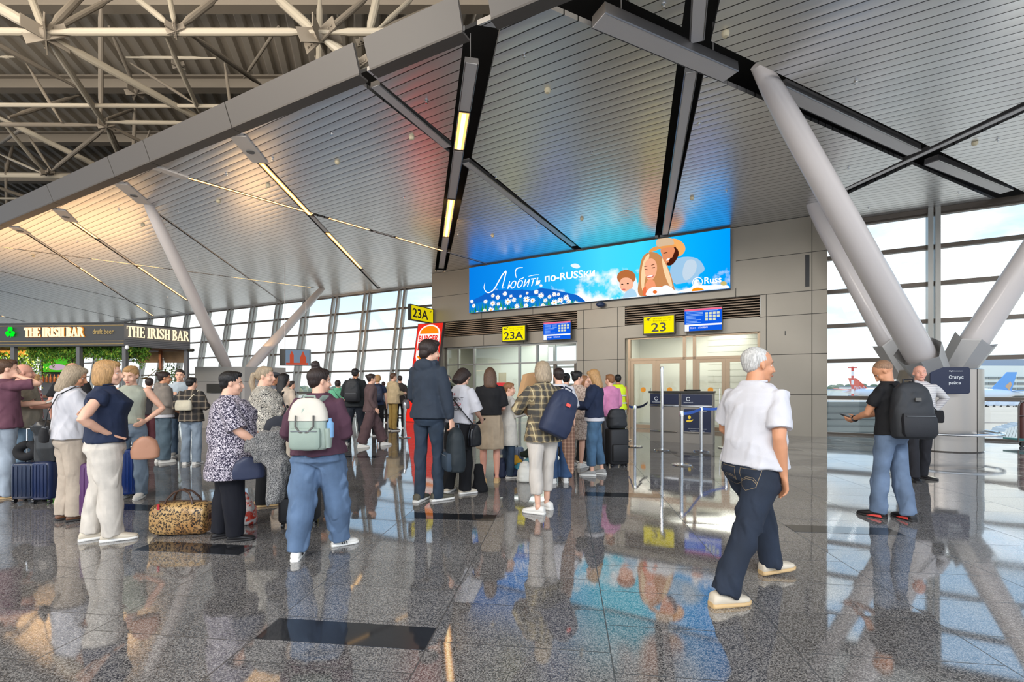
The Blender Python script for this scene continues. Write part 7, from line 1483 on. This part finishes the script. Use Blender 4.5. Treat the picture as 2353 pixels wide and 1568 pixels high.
# jeans pocket stitching on the striding man
p = V_['tee']; stm = mat('stitch', rgb(136, 120, 96), .7)
POCK = (p, stm)

# ---------------------------------------------------------------- things on the floor
def suitcase(label, x, y, W_, D_, H_, col, rz, handle=.35, soft=False):
    r = empty('suitcase', gp(x, y), R(rz), label, 'suitcase'); m = mat('case_%d_%d_%d' % col, rgb(*col), .55 if soft else .32, bump=.3 if soft else .05, bs=200)
    MB().rbox((0, 0, .05+H_/2), (W_, D_, H_), r=.05).build('shell', m, r)
    if not soft:
        for i in range(5): MB().rbox(((i-2)*W_*.17, -D_/2-.002, .05+H_/2), (W_*.05, .014, H_*.84), r=.006).build('ridge', m, r)
    else:
        MB().rbox((0, -D_/2-.015, .05+H_*.33), (W_*.8, .05, H_*.48), r=.02).build('front_pocket', m, r)
    MB().tube([(0, -D_*.02, .06)]*1+[(0, D_*.02, .06)], .004, 4) if False else None
    for sx_ in (-1, 1):
        for sy_ in (-1, 1): MB().tube([(sx_*W_*.38-.012, sy_*D_*.33, .028), (sx_*W_*.38+.012, sy_*D_*.33, .028)], .028, 12).build('wheel', blk2, r)
    MB().tube([(-.045, 0, H_+.05), (-.04, 0, H_+.085), (.04, 0, H_+.085), (.045, 0, H_+.05)], .010, 8).build('carry_handle', blk2, r)
    if handle: MB().tube([(-.09, D_*.36, H_), (-.09, D_*.36, H_+.05+handle), (.09, D_*.36, H_+.05+handle), (.09, D_*.36, H_)], .009, 8).build('pull_handle', mat('polished_steel'), r)
    return r
suitcase('left one of two ribbed navy suitcases under the black jacket', 68, 1153, .27, .22, .44, (34, 44, 66), 8, .40)
suitcase('right one of two ribbed navy suitcases under the black jacket', 109, 1155, .22, .22, .46, (30, 42, 74), 8, .0)
suitcase('purple ribbed suitcase behind the cream wide trousers', 213, 1192, .34, .24, .56, (92, 58, 100), 6, .42)
suitcase('bright navy suitcase below the tan handbag', 297, 1143, .22, .26, .58, (24, 52, 112), 20, .3)
suitcase('black soft suitcase behind the wide blue jeans', 690, 1208, .36, .26, .46, (30, 31, 34), 6, .0, True)
suitcase('tall black suitcase carrying a black bag, right of the blue jeans', 1417, 1072, .36, .27, .62, (34, 34, 36), 12, .3, True)
suitcase('grey-blue suitcase lying behind the heap of clothes', 1183, 1080, .30, .2, .34, (104, 118, 142), 0, 0)
def soft(name, label, cat, loc, rz, secs, m, sq=2.6, fold=.012, vx=.012, seed=2, group=None):
    r = empty(name, loc, R(rz), label, cat, group); q = MB().loft(secs, 20, sq=sq); later('bag_body', q, m, r, vx, 2, folds(fold, 9, 8, seed)); return r
sec = lambda lst: [(V((x, y, zz)), V((a, 0, 0)), V((0, b_, 0))) for x, y, zz, a, b_ in lst]
bp_ = soft('black_bag', 'black bag stacked on top of the tall black suitcase', 'bag', gp(1417, 1072)+V((0, 0, .68)), 12, sec([(0, 0, 0, .16, .11), (0, 0, .05, .18, .14), (0, 0, .22, .17, .13), (0, 0, .32, .13, .09), (0, 0, .34, .08, .05)]), nyl('pack_black', 0, 0, 0))
# leopard bag
r = empty('travel_bag', gp(421, 1226), R(4), 'leopard print travel bag with brown handles on the floor', 'bag')
q = MB(); q.loft([(V((x, 0, .155)), V((0, .125*a, 0)), V((0, 0, .150*b_))) for x, a, b_ in ((-.255, .6, .62), (-.245, .9, .9), (-.20, 1, 1), (0, 1.02, 1.04), (.20, 1, 1), (.245, .9, .9), (.255, .6, .62))], 22, sq=3.2)
later('bag_body', q, M_leo, r, .008, 2, folds(.006, 7, 7, 4)); brl = mat('brown_leather', rgb(70, 50, 40), .4)
for s in (-1, 1): MB().tube([(-.13, s*.07, .29), (-.115, s*.06, .34), (-.07, s*.03, .40), (0, s*.015, .425), (.07, s*.03, .40), (.115, s*.06, .34), (.13, s*.07, .29)], .0095, 8).build('handle', brl, r)
MB().tube([(-.22, 0, .309), (-.1, 0, .315), (.1, 0, .315), (.22, 0, .309)], .006, 6).build('zip', brl, r); MB().rbox((.262, 0, .17), (.012, .10, .06), r=.01).build('end_tab', brl, r); MB().box((-.14, -.135, .29), (.02, .012, .05)).build('tag', mat('tag_red', rgb(170, 40, 50), .5), r, False)
# red and white carrier
M_red = pat('red_carrier', lambda nt, p: twoc(nt, step(nt, (lambda n: (nt.links.new(p, n.inputs[0]), n.outputs[0])[1])(N(nt, 'ShaderNodeTexNoise', inp={'Scale': 14.0, 'Distortion': 1.0})), .52, .03), (196, 62, 44), (206, 200, 196)), .3)
soft('carrier_bag', 'red and silver carrier bag standing behind the black trousers', 'bag', gp(566, 1204), 0, sec([(0, 0, 0, .085, .07), (0, 0, .02, .095, .085), (0, 0, .16, .09, .07), (-.01, 0, .26, .06, .03), (-.02, 0, .33, .02, .012)]), M_red, fold=.01, vx=.008)
# heap by the girl
soft('white_sack', 'white plastic sack with red showing, on the floor beside white trousers', 'bag', gp(1207, 1107), 0, sec([(0, 0, 0, .10, .10), (0, 0, .03, .125, .12), (0, 0, .16, .115, .11), (0, 0, .27, .07, .06), (0, 0, .31, .03, .03)]), mat('sack_white', rgb(216, 214, 204), .5, bump=.4, bs=40), fold=.016, vx=.010)
soft('backpack', 'small navy backpack with yellow tab at the girl\'s feet', 'backpack', gp(1150, 1097), 0, sec([(0, 0, 0, .08, .07), (0, 0, .03, .10, .08), (0, 0, .2, .095, .08), (0, 0, .3, .06, .05)]), nyl('pack_navy', 0, 0, 0))
def heap(label, x, y, zc, r_, m, seed, sy=.6, sz=.6):
    o = empty('clothing', gp(x, y)+V((0, 0, zc)), 0, label, 'clothes'); q = MB().ell((0, 0, 0), (r_, r_*sy, r_*sz)); later('folded_cloth', q, m, o, .010, 1, folds(.03, 9, 9, seed)); return o
heap('mustard yellow garment in the heap beside the white sack', 1183, 1090, .20, .13, cl('mustard_cloth', 226, 160, 30), 3); heap('teal garment tucked in the heap beside the white sack', 1192, 1094, .13, .10, cl('teal_cloth', 60, 140, 160), 4)
heap('dark green garment on top of the heap behind the white sack', 1213, 1086, .30, .12, cl('forest_cloth', 36, 48, 38), 5); heap('blue-green garment above the white sack', 1216, 1094, .24, .09, cl('aqua_cloth', 90, 150, 160), 6); heap('navy bag base of the heap left of the white sack', 1180, 1098, .07, .13, navy_, 7, .7, .5)
# kraft bag held up by the woman in plaid
p = V_['flannel']; r = empty('paper_bag', P(1211, 903, 5.45), R(24), 'tall brown paper bag held by the woman in plaid shirt', 'bag'); r.rotation_euler.y = R(16); kr = mat('kraft', rgb(190, 150, 108), .8, bump=.3, bs=12)
MB().prism([(-.085, -.06, -.24), (.085, -.06, -.24), (.085, -.06, .18), (.0, -.06, .25), (-.085, -.06, .20)], (0, .12, 0)).build('bag_body', kr, r, False); MB().prism([(.088, -.055, -.23), (.10, 0, -.22), (.10, 0, .2), (.088, -.055, .17)], (.004, .05, 0)).build('side_fold', kr, r, False)
# hanging coats and scarves
def drape(name, label, cat, loc, rz, pts, widths, m, seed, th=.05, fold=.03, vx=.012):
    r = empty(name, loc, R(rz), label, cat); q = MB().loft([(V(p_), V((w_, 0, 0)), V((0, th*(.7+.3*(i % 2)), 0))) for i, (p_, w_) in enumerate(zip(pts, widths))], 22, sq=2.4); later('cloth', q, m, r, vx, 2, folds(fold, 14, 3, seed)); return r
drape('folded_coat', 'grey tweed coat hanging over the topbun woman\'s left arm', 'coat', P(630, 1000, 4.0), 0, [(.10, 0, .06), (.02, 0, .03), (-.06, 0, -.05), (-.08, 0, -.13), (-.02, 0, -.20), (.04, 0, -.28), (.02, 0, -.40), (-.0, 0, -.56), (-.01, 0, -.60)], [.05, .13, .17, .16, .14, .10, .085, .07, .05], M_tweed, 3, .07, .022, .009)
drape('checked_shawl', 'brown checked shawl hanging down behind the plaid shirt', 'shawl', P(1303, 960, 5.7), 0, [(-.02, 0, .15), (0, 0, 0), (.01, 0, -.2), (.02, 0, -.4), (.05, 0, -.62), (.06, 0, -.70)], [.05, .08, .09, .085, .04, .012], M_check, 5, .03, .012, .009)
drape('patterned_jacket', 'brown patterned jacket tucked on top of the navy bag', 'jacket', P(1303, 915, 5.15), 0, [(-.03, 0, .10), (-.02, 0, .06), (0, 0, 0), (.03, 0, -.06), (.03, 0, -.12)], [.03, .07, .075, .06, .02], M_check, 8, .05, .014, .009)
drape('black_jacket', 'black leather jacket draped over the navy suitcases', 'jacket', gp(106, 1155)+V((0, .0, .52)), 0, [(.03, 0, -.02), (.03, 0, .15), (.0, 0, .30), (-.02, 0, .42), (-.04, 0, .48)], [.12, .13, .15, .12, .04], mat('jacket_leather', rgb(46, 46, 46), .35), 4, .09, .022, .010)
r = empty('neck_pillow', gp(68, 1153)+V((-.01, -.02, .60)), 0, 'black horseshoe neck pillow resting on the left navy suitcase', 'pillow'); MB().tube([V((.11*sin(a), .02*cos(a), .075*cos(a)+.03)) for a in [R(20+320*i/16) for i in range(17)]], .05, 12, round_ends=True).build('cushion', k_, r)
soft('black_tote', 'limp black tote standing beside the black wide trousers', 'bag', gp(1103, 1130), 0, sec([(0, 0, 0, .10, .08), (0, 0, .03, .10, .08), (-.01, 0, .2, .075, .05), (-.02, 0, .36, .06, .02), (-.02, 0, .38, .05, .015)]), blacktr, fold=.014)
sling(V_['yel'], 'lilac-grey handbag carried by the cream jacket', cl('bag_lilac', 110, 104, 112), (.22, .30, .78), (.3, .16, .26), [(.1, .28, 1.1), (.2, .3, 1.0), (.22, .3, .92)])

finish()
# details laid on the finished cloth
from mathutils.bvhtree import BVHTree
def cloth_of(r, name): return next(c for c in r.children if c.name.split('.')[0] == name)
def project(pi_, part, polys, m, name, direction, off=.003):
    """polys in the person's own scaled space; slid along direction until they lie on the cloth"""
    ob = cloth_of(pi_['r'], part); bv = BVHTree.FromPolygons([v.co for v in ob.data.vertices], [tuple(p.vertices) for p in ob.data.polygons]); d = V(direction).normalized(); out = []
    for pl in polys:
        q = []
        for v in pl:
            h = bv.ray_cast(V(v)-d*.5, d)
            if h[0] is None: q = None; break
            q.append(h[0]-d*off)
        if q: out.append(q)
    return poly_mesh(out, name, m, ob) if out else None
def ribbon(pts, w, nv=8):
    out = []
    for a, b2 in zip(pts, pts[1:]):
        a, b2 = V(a), V(b2); t = (b2-a).normalized(); s = t.cross(V((0, 1, 0))).normalized()*w/2
        for i in range(nv): p0, p1 = a.lerp(b2, i/nv), a.lerp(b2, (i+1)/nv); out.append([p0-s, p1-s, p1+s, p0+s])
    return out
tk = V_['tee']
for sx_ in (-1, 1):
    c = sx_*.085; pk = [(c-.065, 0, .865), (c+.065, 0, .865), (c+.062, 0, .755), (c, 0, .725), (c-.062, 0, .755), (c-.065, 0, .865)]
    project(tk, 'trousers', ribbon(pk, .0028), stm, 'pocket_stitching', (0, 1, 0)); project(tk, 'trousers', ribbon([(c-.062, 0, .785), (c-.02, 0, .81), (c+.03, 0, .81), (c+.062, 0, .785)], .0028)+ribbon([(c-.062, 0, .775), (c-.02, 0, .798), (c+.03, 0, .798), (c+.062, 0, .775)], .003), stm, 'pocket_stitching', (0, 1, 0))
def project_text(pi_, part, s, m, O, w_, h_, off=.004, name='print_lettering'):
    ob = cloth_of(pi_['r'], part); bv = BVHTree.FromPolygons([v.co for v in ob.data.vertices], [tuple(p.vertices) for p in ob.data.polygons]); o = lettering(s, m, ob, name, O, (1, 0, 0), (0, 0, 1), w_, h_, depth=.0, off=.01)
    for v in o.data.vertices:
        h = bv.ray_cast(V((v.co.x, -1, v.co.z)), V((0, 1, 0)))
        if h[0] is not None: v.co = h[0]-V((0, off, 0))
ink = mat('print_black', (.03, .02, .02), .7); inkr = mat('print_red', rgb(190, 40, 50), .7)
project_text(V_['print'], 'shirt', '6.03', inkr, (-.10, 0, 1.30), .12, .030); project_text(V_['print'], 'shirt', 'MOVEMENT', ink, (-.13, 0, 1.235), .27, .042); project_text(V_['print'], 'shirt', 'RECORD', inkr, (-.10, 0, 1.165), .21, .042); project_text(V_['print'], 'shirt', 'MOTION', ink, (-.11, 0, 1.10), .23, .042)
